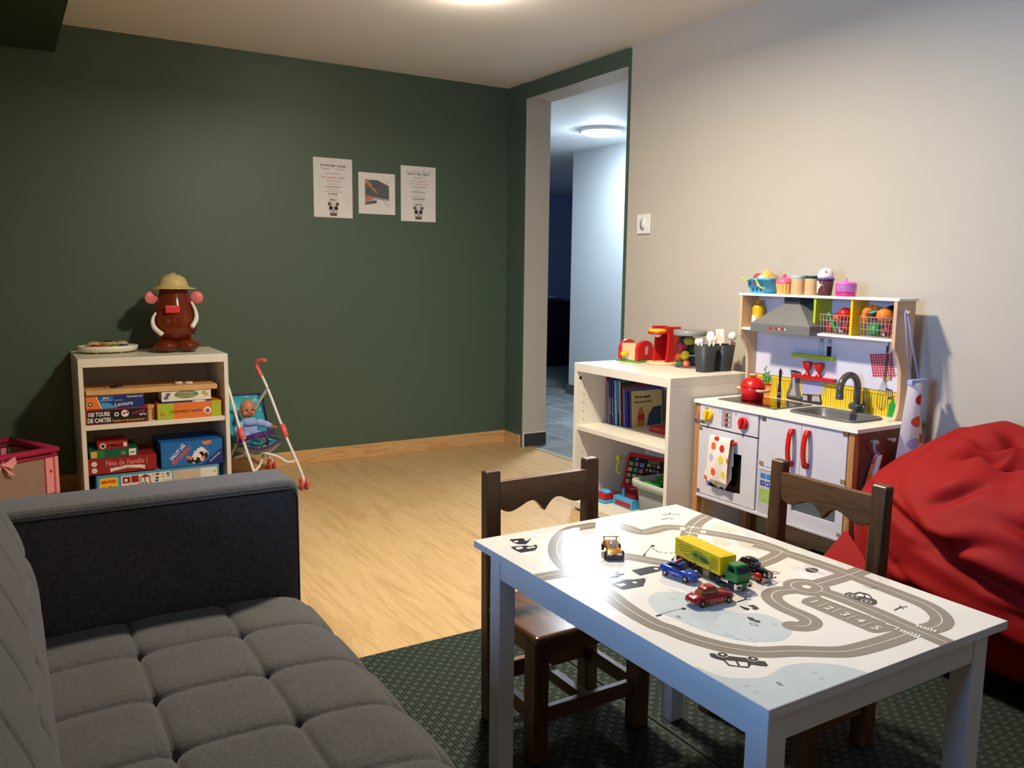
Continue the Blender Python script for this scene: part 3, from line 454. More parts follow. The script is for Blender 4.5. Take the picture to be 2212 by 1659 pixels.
B.disc(fr, *roads[6][-1], .0172, AM['road'], .0005, 20)
for i, r in enumerate(roads): B.stroke(fr, r if i != 6 else r[6:], .0016, AM['white'], .00075)
for kind, par, P in ART:
    if kind == 'e':
        B.disc(fr, *P[0], .0265, AM['white'], .0008, 40); B.disc(fr, *P[0], .025, AM['road'], .0009, 40); B.disc(fr, *P[0], .0075, AM['white'], .001, 24)
    if kind == 'P': B.flat(fr, P, AM[par], .0008+(.0001 if par == 'white' else 0))
    if kind == 'l': B.stroke(fr, P, {'white': .0014, 'white3': .0042, 'dash': .0032, 'thin': .0009, 'med': .002, 'wave': .0012}[par], AM[par], .0010)
    if kind == 't': B.text(frt, par, -P[0][1], P[0][0], .017, AM['white'], .001, None, 0, .02)
    if kind == 's': B.text(frt, par, -P[0][1], P[0][0], .006, AM['white'], .0011, None, -.1, .01)
    if kind == 'c': B.disc(fr, *P[0], .0042, AM['white'], .001, 16)
    if kind == 'W': B.disc(fr, *P[0], .0085, AM['white'], .001, 20); B.disc(fr, *P[0], .0072, AM['dark'], .0011, 20); B.disc(fr, *P[0], .0025, AM['white'], .0012, 16)
B.build('tabletop', t)
# child's chairs
def chair(label, loc, rz):
    t = thing('child_chair', label, 'chair', loc, rz, None)      # local: back at +y, origin centre of footprint on the floor
    w = .136
    for sx in (-1, 1):
        B = MB(); B.box(sx*w-.0185, sx*w+.0185, -.112, -.072, 0, .262, OAKZ); B.build('leg', t, .003)
        B = MB(); B.taper((sx*(w-.001), .093), (.0185, .019), (.0185, .0135), 0, .577, OAKZ, (0, .012)); B.build('back_post', t, .005, 3)
        B = MB(); B.box(sx*w-.009, sx*w+.009, -.072, .075, .078, .112, OAKY); B.build('side_stretcher', t, .002)
    B = MB(); B.box(-w+.0185, w-.0185, -.1005, -.0835, .078, .112, OAKX); B.build('front_stretcher', t, .002)
    B = MB(); B.box(-.011, .011, -.0835, .09, .080, .105, OAKY); B.build('middle_stretcher', t, .002)
    B = MB(); B.box(-w+.018, w-.018, .084, .100, .09, .13, OAKX); B.build('rear_stretcher', t, .002)
    B = MB(); B.box(-w+.0185, w-.0185, -.103, -.088, .225, .262, OAKX); B.box(-w+.0185, w-.0185, .08, .095, .225, .262, OAKX)
    for sx in (-1, 1): B.box(sx*w-.008, sx*w+.008, -.072, .075, .225, .262, OAKY)
    B.build('seat_rail', t, .001)
    SEAT = _M.get('seat_wood') or wood('seat_wood', (104, 68, 40), (64, 40, 22), .24, .9, 'y', .5)
    B = MB(); B.prism(FZ(0, 0, .262), [(-w-.022, -.122), (w+.022, -.122), (w+.022, .072), (w-.022, .072), (w-.022, .118), (-w+.022, .118), (-w+.022, .072), (-w-.022, .072)], 0, .019, SEAT); B.build('seat', t, .007, 3)
    pts = [(-w+.016, .552), (w-.016, .552), (w-.016, .495)]
    pts += [((w-.016)*(1-v_.x), v_.y) for v_ in catmull([(.03, .489), (.12, .483), (.25, .480), (.42, .486), (.6, .496), (.74, .498), (.84, .492), (.93, .481), (1, .470)], 3)[:-1]]
    pts.append((0, .470)); pts += [(-a, z) for a, z in reversed(pts[2:-1])]
    B = MB(); B.prism(Fr((0, .099, 0), (1, 0, 0), (0, 0, 1)), pts, -.0085, .0085, OAKX); B.build('back_rail', t, .002)
    return t
chair('small dark oak chair tucked under the left end of the play table', (1.035, 1.452, RZ), 0)
chair('small dark oak chair pulled up to the right side of the play table', (1.452, 1.186, RZ), -pi/2)
# sofa
FAB = fabric('grey_sofa_fabric', (96, 93, 92), (66, 64, 65), 420, .95, .3); PIPE = mat('sofa_seam', (34, 34, 38), .9)
t = thing('sofa', 'grey tufted fabric sofa in the bottom left corner', 'sofa', (.1, .6, 0)); o3 = (.1, .6, 0)
def tuft(u, v, A=.009, Bq=.013):
    eu = abs(2*(u-math.floor(u))-1); ev = abs(2*(v-math.floor(v))-1)
    return -A*(.6*eu**34+.6*ev**34+.45*eu**5+.45*ev**5) - Bq*(eu*ev)**6
def cushion(name, prof, y0, y1, pu, pv, u0, v0, sign=1, endr=.03):
    # prof: list of (x,z) points; displaced along the profile normal; pu,pv tuft pitch
    P = catmull([(a, 0, c) for a, c in prof], 32); Ls = [0]
    for i in range(1, len(P)): Ls.append(Ls[-1]+(P[i]-P[i-1]).length)
    ny = int((y1-y0)/.0042); V = []; F = []
    for j in range(ny+1):
        y = y0+(y1-y0)*j/ny; de = min(y-y0, y1-y); er = 0 if de > endr else endr-sqrt(max(0, endr**2-(endr-de)**2))
        for i, p in enumerate(P):
            tg = P[min(i+1, len(P)-1)]-P[max(i-1, 0)]; tg.normalize(); n = Vector((-tg.z, 0, tg.x))*sign
            d = tuft((Ls[i]-u0)/pu, (y-v0)/pv)-er
            q = p+n*d; V.append((q.x, y, q.z))
    n = len(P)
    for j in range(ny):
        for i in range(n-1):
            f = (j*n+i, j*n+i+1, (j+1)*n+i+1, (j+1)*n+i); F.append(f if sign < 0 else tuple(reversed(f)))
    F.append(tuple(range(n)) if sign > 0 else tuple(reversed(range(n)))); F.append(tuple(reversed(range(ny*n, ny*n+n))) if sign > 0 else tuple(range(ny*n, ny*n+n)))
    B = MB(o3); B.add(V, F, FAB, True); return B
B = cushion('seat', [(-.12, .405), (0, .412), (.12, .416), (.24, .416), (.36, .413), (.43, .405), (.472, .382), (.487, .34), (.484, .29), (.46, .245)], -.95, 1.53, .158, .158, .116, 1.376-.158*16)
B.build('seat_cushion', t)
B = cushion('back', [(.012, .395), (.022, .45), (.024, .52), (.008, .60), (-.025, .68), (-.062, .75), (-.10, .79), (-.16, .80)], -.95, 1.49, .158, .158, .03, 1.376-.158*16, -1, .07)
B.build('back_cushion', t)
B = MB(o3); B.box(-.40, .469, 1.535, 1.665, .12, .62, FAB); ar = B.build('armrest', t, .022, 5)
B = MB(o3)
def seam(pts, r=.0022): B.tube(pts, r, PIPE, 8)
seam([(-.39, 1.5360, .604), (.440, 1.5360, .604), (.456, 1.5390, .598), (.4620, 1.5415, .585), (.4622, 1.5417, .42), (.4622, 1.5417, .14)])
seam([(-.39, 1.6640, .604), (.440, 1.6640, .604), (.4622, 1.6583, .585), (.4622, 1.6583, .14)]); B.build('seam', ar)
B = MB(o3); B.box(-.40, .455, -.95, 1.53, .12, .27, FAB); B.build('base', t, .01)
B = MB(o3); B.box(-.42, -.16, -.95, 1.5, .27, .79, FAB); B.build('back_frame', t, .03, 4)
B = MB(o3); B.box(-.40, .469, -1.08, -.95, .12, .62, FAB); B.build('armrest', t, .022, 4)
for lx, ly in ((-.34, 1.58), (.40, 1.58), (-.34, -1.0), (.40, -1.0)):
    B = MB(o3); B.cyl((lx, ly, RZ if ly < 1.9 else 0), (lx, ly, .12), .014, OAKZ, .024); B.build('leg', t)
# bean bag
m, nt, b, N, L, obj = newmat('red_bean_bag_fabric', .72, .25)
L(mixc(N, L, noise_n(N, L, obj, 3, 3), (*lin((.60, .04, .045)), 1), (*lin((.56, .032, .038)), 1)), b.inputs['Base Color']); bump(N, L, b, noise_n(N, L, obj, 500, 2), .15, .001); BAGF = m
def sm01(x): x = max(0, min(1, x)); return x*x*(3-2*x)
CRE = [([(1.281, .415), (1.221, .393), (1.158, .373), (1.098, .372), (1.02, .395)], .034, .022), ([(1.20, .36), (1.097, .345), (1.028, .325), (.93, .305), (.8, .29)], .040, .026),
       ([(1.47, .40), (1.43, .438), (1.38, .448), (1.30, .430), (1.24, .40)], .016, .014), ([(1.30, .212), (1.195, .228), (1.073, .211), (.948, .167), (.8, .13)], .028, .024), ([(1.20, .44), (1.131, .477), (1.06, .535)], .022, .022),
       ([(1.25, .135), (1.15, .10), (1.0, .066)], .02, .02), ([(1.0, .46), (.9, .43), (.75, .44)], .03, .024), ([(1.36, .33), (1.30, .25), (1.20, .17)], .014, .02), ([(.95, .26), (.8, .20), (.65, .2)], .025, .02)]
def segd(p, a, b):
    ax, ay = a; bx_, by_ = b; dx, dy = bx_-ax, by_-ay; t = max(0, min(1, ((p[0]-ax)*dx+(p[1]-ay)*dy)/(dx*dx+dy*dy)))
    qx, qy = ax+dx*t, ay+dy*t; return math.hypot(p[0]-qx, p[1]-qy), (p[1]-qy), t
def bagpt(th, ph):
    ct, st = cos(th), sin(th); cp, sp = cos(ph), sin(ph)
    e = .74
    f = lambda q: (abs(q)**e)*(1 if q >= 0 else -1)
    x = 2.25+.330*f(cp)*f(ct); y = 1.0+.515*f(cp)*f(st); z = .30+.278*f(sp)
    P = Vector((x, y, z)); nrm = Vector((x-2.25, (y-1.0)*.6, z-.26)).normalized()
    d = .020*noise.noise(P*3.0)+.010*noise.noise(P*6.5)
    if x < 2.36:
        wob = .012*noise.noise(P*7); front = sm01((2.36-x)/.12)
        for pts, dep, wd in CRE:
            best = (9, 0, 0, 0)
            for i in range(len(pts)-1):
                q = segd((y, z+wob), pts[i], pts[i+1])
                if q[0] < best[0]: best = (*q, i)
            fade = sin(pi*min(1, max(0.0, (best[3]+best[2])/(len(pts)-1)))*.86+.2); fade = max(0, fade)
            if best[0] < wd*4:
                k = best[0]/wd; d += front*fade*(-dep*exp(-(k*1.5)**2)+dep*.55*exp(-((best[1]/wd-1.25)**2)*.9))
    P += nrm*d
    s_ = P.z-.35*P.y; P += nrm*(-.010*(1-abs(sin(s_*19+2.2*noise.noise(P*2))))**4*sm01((z-.05)/.1))
    for pk, R, k, pw in ((Vector((2.31, 1.415, .572)), .30, .95, 1.15), (Vector((2.46, 1.285, .640)), .34, 1.0, 1.15), (Vector((1.945, 1.43, .435)), .20, .45, 1.3), (Vector((2.10, 1.52, .37)), .20, .5, 1.3), (Vector((2.02, 1.50, .10)), .16, .5, 1.4), (Vector((2.02, 1.13, .47)), .16, .35, 1.3), (Vector((2.2, .80, .60)), .22, .6, 1.4), (Vector((2.45, .9, .66)), .24, .8, 1.4)):
        dd = (P-pk).length; w_ = max(0, 1-dd/R)**pw; P = P+(pk-P)*min(1, w_*k*1.0)
    # gathered hollow on top, with a knot of bunched cloth in it
    hc = Vector((2.23, 1.12, .56)); q2 = P-hc; rr_ = math.hypot(q2.x, q2.y*.8)
    if P.z > .36:
        an = math.atan2(q2.y, q2.x)
        P.z -= .115*exp(-((rr_-.065)/.042)**2)*(.6+.4*sin(an*2+.6)); P.z += .016*cos(8*an+4*noise.noise(P*4))*exp(-((rr_-.10)/.06)**2)
    P.x = min(P.x, XW-.016); P.z = max(P.z, RZ); P.y = min(P.y, 1.535)
    return P
NT, NP = 380, 220; V = []; F = []
for j in range(NP+1):
    ph = -pi/2+pi*j/NP
    for i in range(NT): V.append(bagpt(2*pi*i/NT, ph))
for j in range(NP):
    for i in range(NT): F.append((j*NT+i, j*NT+(i+1) % NT, (j+1)*NT+(i+1) % NT, (j+1)*NT+i))
t = thing('bean_bag', 'large slumped red fabric bean bag against the beige wall', 'bean bag', (2.25, 1.0, RZ))
B = MB((2.25, 1.0, RZ)); B.add(V, F, BAGF, True); B.build('cover', t)
fl = [(1.985, 1.505, .215), (1.93, 1.475, .26), (1.905, 1.40, .14), (1.90, 1.33, .012), (1.96, 1.20, .010), (2.02, 1.45, .10)]
B = MB((2.25, 1.0, RZ)); B.add([Vector(p) for p in ((2.02, 1.47, .30), (1.955, 1.50, .215), (1.90, 1.50, .012), (1.875, 1.30, .012), (1.94, 1.20, .05), (1.97, 1.33, .22))], [(0, 1, 5), (1, 2, 3, 5), (3, 4, 5)], BAGF)
o = B.build('corner_flap', t); q = o.modifiers.new('thick', 'SOLIDIFY'); q.thickness = .006
# =============== PLAY KITCHEN ===============
KX, KY = 2.19, 1.92; o3 = (KX, KY, 0)
KW = mat('kitchen_white_panel', (206, 203, 208), .3); KEDGE = mat('panel_edge', (215, 210, 205), .5); SINKG = mat('grey_sink_plastic', (98, 98, 96), .32)
kit = thing('play_kitchen', 'wooden play kitchen with white doors and red handles beside the bookcase', 'toy kitchen', (KX, KY, 0))
def K(): return MB(o3)
CAN = mat('brass_bracket', (168, 152, 110), .4, .6)
for x0, x1, y0, y1 in ((2.184, 2.209, 2.236, 2.262), (2.184, 2.209, 1.579, 1.601), (2.45, 2.475, 2.236, 2.262), (2.45, 2.475, 1.579, 1.601)):
    B = K(); B.box(x0, x1, y0, y1, RZ if y1 < 1.98 else 0, .5468, PINEZ); B.build('leg', kit, .002)
B = K(); B.box(2.2095, 2.4495, 1.581, 1.593, .205, .5468, STAIN); B.build('side_panel', kit, .001)
B = K(); B.box(2.2095, 2.4495, 2.247, 2.259, .205, .5468, PINEZ); B.build('side_panel', kit, .001)
B = K(); B.box(2.176, 2.4495, 1.6015, 2.2355, .199, .209, KW); B.build('bottom_panel', kit, .001)
B = K(); B.box(2.452, 2.458, 1.6015, 2.2355, .209, .5468, BIRCH); B.build('back_board', kit)
B = K(); B.box(2.188, 2.4495, 1.944, 1.955, .209, .5468, KW); B.build('divider', kit, .001)
B = K(); B.box(2.181, 2.4495, 1.6015, 1.944, .360, .3715, KW); B.build('shelf', kit, .001)
B = K(); B.box(2.20, 2.4495, 1.956, 2.2355, .335, .341, mat('oven_rack', (150, 150, 146), .4, .5)); B.build('oven_shelf', kit)
# control panel
B = K(); B.box(2.182, 2.192, 1.957, 2.2355, .4655, .5468, KW); f = FX(2.182, 2.2355, .4655)
B.rect(f, .110, .012, .158, .072, mat('grey_print_panel', (150, 150, 152), .4)); 
for k in range(3):
    B.rect(f, .143, .020+k*.018, .150, .024+k*.018, PAPER, .0008); B.rect(f, .117, .020+k*.018, .124, .024+k*.018, mat('lilac_print', (180, 176, 196), .5), .0008)
B.disc(f, .030, .066, .004, GRT); B.disc(f, .040, .066, .004, GRT); B.disc(f, .098, .068, .005, mat('lilac_print2', (196, 190, 208), .5)); B.disc(f, .175, .066, .0055, GRT); B.disc(f, .175, .066, .0045, KW, .0008); B.rect(f, .1745, .0635, .1755, .0685, INK, .001)
for k in range(22):
    a = -2.6+k*.21; B.stroke(f, [(.215+.026*sin(a+1.6), .040+.026*cos(a+1.6)), (.215+.030*sin(a+1.6), .040+.030*cos(a+1.6))], .0009, INK, .0006)
for a in (-.5, .5, 1.2, 1.9, 2.5): B.stroke(f, [(.047+.026*sin(a), .043+.026*cos(a)), (.047+.031*sin(a), .043+.031*cos(a))], .001, INK, .0006)
cp = B.build('control_panel', kit, .001)
TOX = Matrix(((0, 0, -1), (0, 1, 0), (1, 0, 0)))
def knob(y, z, mt, lab):
    B = K(); B.lathe([(0, 0), (.021, 0), (.022, .003), (.020, .010), (.017, .013), (0, .014)], mt, (2.182, y, z), 28, ax=TOX)
    B.M = Matrix.Translation((2.166, y, z)) @ Matrix.Rotation(.25, 4, 'X'); B.box(-.004, .004, -.005, .005, -.020, .020, mt); o = B.build('knob', kit, .002); o['label'] = lab
knob(2.189, .509, YEL, 'yellow knob'); knob(2.020, .506, RED, 'red knob')
for k in range(3):
    B = K(); B.lathe([(0, 0), (.0058, 0), (.0058, .004), (0, .006)], RED, (2.1815, 2.1015, .489+k*.018), 16, ax=TOX); o = B.build('button', cp); o['label'] = 'small red button'
# metal hinge plate
B = K(); B.box(2.1805, 2.182, 2.205, 2.262, .474, .486, STEEL); B.disc(FX(2.1805, 2.262, .48), .008, 0, .003, INK); B.disc(FX(2.1805, 2.262, .48), .045, 0, .003, INK); B.build('bracket', kit, .001)
# oven door
B = K(); x0, x1 = 2.182, 2.192
B.box(x0, x1, 1.957, 2.024, .212, .4605, KW); B.box(x0, x1, 2.178, 2.2355, .212, .4605, KW); B.box(x0, x1, 2.024, 2.178, .212, .248, KW); B.box(x0, x1, 2.024, 2.178, .391, .4605, KW)
B.box(x0-.001, x0+.001, 2.222, 2.2345, .213, .226, GREYP); B.box(x0-.001, x0+.001, 2.219, 2.2345, .448, .459, GREYP); ov = B.build('oven_door', kit)
B = K(); B.box(2.194, 2.196, 2.020, 2.182, .246, .395, mat('dark_clear_window', (60, 60, 56), .1, trans=.85, ior=1.2)); B.build('oven_window', ov)
B = K(); B.tube(catmull([(2.181, 2.052, .427), (2.166, 2.050, .428), (2.160, 2.062, .428), (2.158, 2.10, .428), (2.160, 2.138, .428), (2.166, 2.150, .428), (2.181, 2.148, .427)], 6), .0065, RED, 14); o = B.build('handle', ov); o['label'] = 'red handle under the dotted towel'
B = K(); B.box(2.192, 2.24, 1.957, 2.2355, .4607, .4653, BLACK); B.build('gap_strip', kit)
B = K(); B.box(2.21, 2.445, 1.957, 2.2355, .2095, .214, mat('oven_inside', (110, 104, 92), .6)); B.box(2.44, 2.445, 1.957, 2.2355, .214, .46, _M['oven_inside']); B.build('oven_liner', kit)
# cupboard doors with curved handles
def handle(par, y, z, h=.125, mt=RED):
    B = K(); f = Fr((2.182, y, z), (-1, 0, 0), (0, 0, 1)); H = h/2    # profile in the xz plane
    out = [(.0, H), (.016, H), (.024, H*.80), (.0285, H*.35), (.030, 0), (.0285, -H*.35), (.024, -H*.80), (.016, -H), (0, -H)]
    inn = [(0, -H*.72), (.010, -H*.72), (.0155, -H*.60), (.0190, -H*.3), (.0200, 0), (.0190, H*.3), (.0155, H*.60), (.010, H*.72), (0, H*.72)]
    B.prism(f, out+inn, -.0075, .0075, mt); o = B.build('handle', par, .0025, 3); o['label'] = 'curved red handle'
def door(y0, y1, z0, z1, hy, hz):
    B = K(); B.box(2.182, 2.192, y0, y1, z0, z1, KW)
    o = B.build('door', kit, .001); handle(o, hy, hz); return o
d1 = door(1.7755, 1.943, .3735, .5455, 1.806, .4605); d2 = door(1.6025, 1.7745, .3735, .5455, 1.744, .4655)
for y, z, mt_ in ((1.932, .532, STEEL), (1.935, .379, CAN), (1.611, .386, CAN), (1.611, .535, STEEL)):
    B = K(); B.box(2.1805, 2.182, y-.010, y+.008, z-.004, z+.010, mt_); B.build('bracket', kit, .001)
B = K(); B.box(2.182, 2.192, 1.8655, 1.943, .2105, .3585, mat('grey_white_panel', (186, 184, 184), .35)); f = FX(2.182, 1.943, .2105)
B1 = mat('mid_blue_print', (50, 120, 190), .4); B2 = mat('deep_blue_print', (38, 74, 150), .4); G1 = mat('leaf_green_print', (140, 180, 50), .4)
def rr(B, f, x, y, w, h, mt_, r=.004, off=.0004):
    pts = []
    for cx, cy, a0 in ((x+w-r, y+h-r, 0), (x+r, y+h-r, 90), (x+r, y+r, 180), (x+w-r, y+r, 270)):
        for k in range(5): a = radians(a0+k*22.5); pts.append((cx+r*cos(a), cy+r*sin(a)))
    B.flat(f, pts, mt_, off)
rr(B, f, .008, .120, .023, .018, B1); rr(B, f, .034, .120, .023, .018, B1); B.text(f, 'START', .0195, .129, .004, SKY, .0008, .015); B.text(f, 'STOP', .0455, .129, .004, SKY, .0008, .013)
rr(B, f, .008, .095, .023, .018, B2); rr(B, f, .034, .095, .023, .018, B2); B.text(f, 'TIMER', .0195, .104, .004, PAPER, .0008, .016)
B.flat(f, [(.037, .101), (.045, .101), (.041, .108)], PAPER, .0008); B.flat(f, [(.047, .108), (.055, .108), (.051, .101)], PAPER, .0008)
rr(B, f, .008, .040, .050, .044, G1, .003); B.stroke(f, [(.033, .040), (.033, .084)], .001, PAPER, .0008); B.stroke(f, [(.008, .062), (.058, .062)], .001, PAPER, .0008)
for cx, cy in ((.0455, .073), (.0205, .051), (.0455, .051)):
    B.stroke(f, [(cx-.006, cy-.006), (cx+.006, cy-.006), (cx+.006, cy+.006), (cx-.006, cy+.006), (cx-.006, cy-.006)], .0011, PAPER, .0008); B.stroke(f, [(cx-.002, cy+.003), (cx+.003, cy), (cx-.002, cy-.003)], .0011, PAPER, .0008)
for k in range(3): B.stroke(f, [(.014+k*.001, .067+k*.005), (.021, .069+k*.005), (.027-k*.001, .067+k*.005)], .0011, PAPER, .0008)
B.build('microwave_panel', kit, .001)
B = K(); B.box(x0, x1, 1.6025, 1.630, .2105, .3585, KW); B.box(x0, x1, 1.800, 1.8645, .2105, .3585, KW); B.box(x0, x1, 1.630, 1.800, .2105, .250, KW); B.box(x0, x1, 1.630, 1.800, .330, .3585, KW); mw = B.build('microwave_door', kit)
B = K(); B.box(2.1925, 2.1955, 1.627, 1.803, .247, .333, mat('grey_tint_window', (96, 104, 110), .12, trans=.3, ior=1.3)); B.build('microwave_window', mw)
handle(mw, 1.851, .285, .125)
B = K(); B.box(2.1805, 2.182, 1.606, 1.620, .214, .224, CAN); B.build('bracket', kit, .001)
# countertop with a hole for the sink
B = K(); CT = mat('countertop_white', (242, 238, 230), .25); z0, z1 = .547, .559
for a in ((2.176, 2.487, 1.893, 2.262), (2.176, 2.487, 1.565, 1.648), (2.176, 2.262, 1.648, 1.893), (2.412, 2.487, 1.648, 1.893)): B.box(*a, z0, z1, CT)
B.build('countertop', kit)
B = K(); n = 44; V = []; F = []                                   # sink basin
def sq(hx, hy, k, e=.32):
    a = 2*pi*k/n; c_, s_ = cos(a), sin(a); return (2.337+hx*(abs(c_)**e)*(1 if c_ > 0 else -1), 1.7705+hy*(abs(s_)**e)*(1 if s_ > 0 else -1))
lv = [(.087, .132, .559), (.087, .132, .565), (.084, .129, .567), (.077, .122, .566), (.073, .118, .560), (.068, .112, .528), (.058, .102, .520), (.001, .001, .518)]
for hx, hy, z in lv: V += [(*sq(hx, hy, k), z) for k in range(n)]
for j in range(len(lv)-1): F += [(j*n+k, j*n+(k+1) % n, (j+1)*n+(k+1) % n, (j+1)*n+k) for k in range(n)]
B.add(V, F, SINKG, True); B.build('sink', kit)
B = K(); rr(B, FZ(2.243, 1.944, .5592), 0, 0, .200, .268, GREYP, .012, .0); hob = MB(o3)
GLASS = mat('black_hob_glass', (12, 11, 11), .06, coat=.5)
pts = []; 
B = K(); B.box(2.245, 2.441, 1.944, 2.214, .559, .5625, GREYP); f = FZ(2.252, 1.951, .5625); rr(B, f, 0, 0, .182, .256, GLASS, .006, .0004)
for cx, cy in ((.05, .19), (.12, .19), (.05, .07), (.125, .07)): B.disc(f, cx, cy, .036, mat('dark_red_ring', (110, 20, 16), .1), .0006, 30); B.disc(f, cx, cy, .032, GLASS, .0008, 30)
B.disc(f, .012, .105, .006, RED, .0008); B.disc(f, .012, .13, .006, RED, .0008)
B.build('hob', kit, .001)
TAPM = mat('tap_grey', (92, 92, 88), .22, .3)
B = K(); B.cyl((2.445, 1.77, .559), (2.445, 1.77, .565), .021, TAPM, .017); B.cyl((2.445, 1.77, .564), (2.445, 1.77, .60), .011, TAPM)
B.cyl((2.445, 1.793, .580), (2.445, 1.733, .580), .0125, TAPM); B.tube([(2.445, 1.77, .59)]+[(2.445-.0455*(1-cos(a)), 1.77, .645+.0455*sin(a)) for a in [pi*k/16 for k in range(17)]]+[(2.354, 1.77, .614)], .0115, TAPM, 18)
B.cyl((2.354, 1.77, .629), (2.354, 1.77, .612), .0128, TAPM); tap = B.build('tap', kit, .0008)
B = K(); B.cyl((2.445, 1.742, .590), (2.445, 1.738, .612), .0042, TAPM, .0052); B.build('tap_lever', tap)
# uprights with a curved front edge
def upright(y):
    B = K(); f = Fr((0, y, 0), (1, 0, 0), (0, 0, 1))
    pr = [(2.398, .559), (2.416, .559), (2.430, .590), (2.434, .62), (2.432, .70), (2.424, .735), (2.406, .770), (2.391, .790), (2.388, .812), (2.388, .940)]
    fr_ = [tuple(q) for q in catmull(pr[1:8], 5)]
    B.prism(f, [(2.484, .5595), (2.484, .9405), (2.388, .9405), (2.388, .805)]+list(reversed(fr_))+[(2.398, .5595)], -.006, .006, BIRCH); return B.build('upright', kit, .001)
u1 = upright(1.613); upright(2.254)
B = K(); B.box(2.386, 2.488, 1.600, 2.268, .9405, .9495, CT); B.build('top_board', kit, .0015)
B = K(); B.box(2.390, 2.476, 1.6195, 2.2475, .8125, .8215, CT); B.build('shelf_board', kit, .0012)
B = K(); B.box(2.392, 2.474, 1.917, 1.926, .8215, .9405, LIME); o = B.build('cubby_divider', kit, .001); o['label'] = 'lime green divider'
B = K(); B.box(2.392, 2.474, 1.770, 1.779, .8215, .9405, mat('yellow_paint', (240, 200, 20), .4)); o = B.build('cubby_divider', kit, .001); o['label'] = 'yellow divider'
# printed back panel
B = K(); B.box(2.4765, 2.4815, 1.6195, 2.2475, .5595, .9405, mat('printed_back_white', (214, 210, 222), .4)); f = FX(2.4765, 2.2475, .5595)
YP = mat('yellow_wainscot_print', (232, 196, 44), .45); BRL = mat('brown_line_print', (140, 84, 20), .5)
B.rect(f, .0005, 0, .6275, .082, YP); B.stroke(f, [(.0005, .082), (.6275, .082)], .002, BRL, .0008); B.stroke(f, [(.0005, .070), (.6275, .070)], .0014, BRL, .0008)
for k in range(62): B.stroke(f, [(.006+k*.0101, 0), (.006+k*.0101, .0695)], .0011 if k % 2 else .0018, BRL, .0007)
# plant
LFA = mat('leaf_print_light', (80, 170, 100), .5); LFB = mat('leaf_print_dark', (20, 100, 60), .5)
B.flat(f, [(.036, .045), (.080, .045), (.075, 0), (.041, 0)], ORANGE, .001); B.rect(f, .034, .041, .082, .049, mat('brown_rim_print', (130, 60, 25), .5), .0012)
random.seed(4)
for sx, hgt in ((.050, .105), (.066, .088), (.058, .072), (.074, .072), (.044, .078)):
    for k in range(6):
        yy = .052+(hgt-.052)*k/5; a = (1 if k % 2 else -1)*(.9-.1*k); dx, dy = sin(a)*.013, cos(a)*.013
        B.flat(f, [(sx, yy), (sx+dx*.5-dy*.3, yy+dy*.5+dx*.3), (sx+dx, yy+dy), (sx+dx*.5+dy*.3, yy+dy*.5-dx*.3)], LFA if k % 2 else LFB, .0014)
# pepper mill
pm = [(-.010, 0), (-.009, .03), (-.005, .06), (-.006, .085), (-.007, .100), (-.004, .108), (0, .114), (.004, .108), (.007, .100), (.006, .085), (.005, .06), (.009, .03), (.010, 0)]
B.flat(f, [(.122+a, bb) for a, bb in pm], INK, .0014); B.stroke(f, [(.112, .020), (.132, .022)], .001, PAPER, .0018); B.stroke(f, [(.111, .014), (.133, .016)], .0008, PAPER, .0018); B.stroke(f, [(.126, .06), (.130, .03), (.131, .004)], .001, STEEL, .0018)
B.stroke(f, [(.128+.006*cos(a), .098+.007*sin(a)) for a in [k*.5-1.5 for k in range(8)]], .0008, INK, .0018)
# coffee pot
CP1 = mat('pot_print_light', (170, 160, 158), .4); CP2 = mat('pot_print_mid', (104, 98, 98), .4); CP3 = mat('pot_print_dark', (50, 46, 48), .4); CP4 = mat('pot_print_lilac', (170, 168, 200), .4)
pot = [(.168, .110), (.172, .113), (.215, .110), (.219, .104), (.212, .07), (.214, .045), (.222, .025), (.228, .010), (.154, .010), (.156, .022), (.166, .045), (.173, .07), (.172, .09)]
B.flat(f, pot, CP2, .0014); B.flat(f, [(.180, .10), (.196, .10), (.192, .06), (.200, .018), (.168, .018), (.182, .05)], CP1, .0016); B.flat(f, [(.170, .109), (.190, .113), (.217, .108), (.205, .104), (.180, .105)], CP3, .0018)
B.flat(f, [(.154, .011), (.160, .003), (.240, -.0), (.312, .0), (.316, .010), (.306, .040), (.302, .034), (.230, .030), (.222, .011)], CP3, .0015)
B.flat(f, [(.216, .075), (.310, .083), (.306, .038), (.228, .030)], CP4, .0017); B.flat(f, [(.228, .026), (.302, .032), (.308, .012), (.232, .008)], CP1, .0018); B.flat(f, [(.250, .028), (.272, .030), (.270, .010), (.252, .009)], CP3, .0019)
B.flat(f, [(.310, .083), (.328, .080), (.322, .040), (.306, .038)], mat('pot_handle_print', (190, 170, 130), .4), .0016)
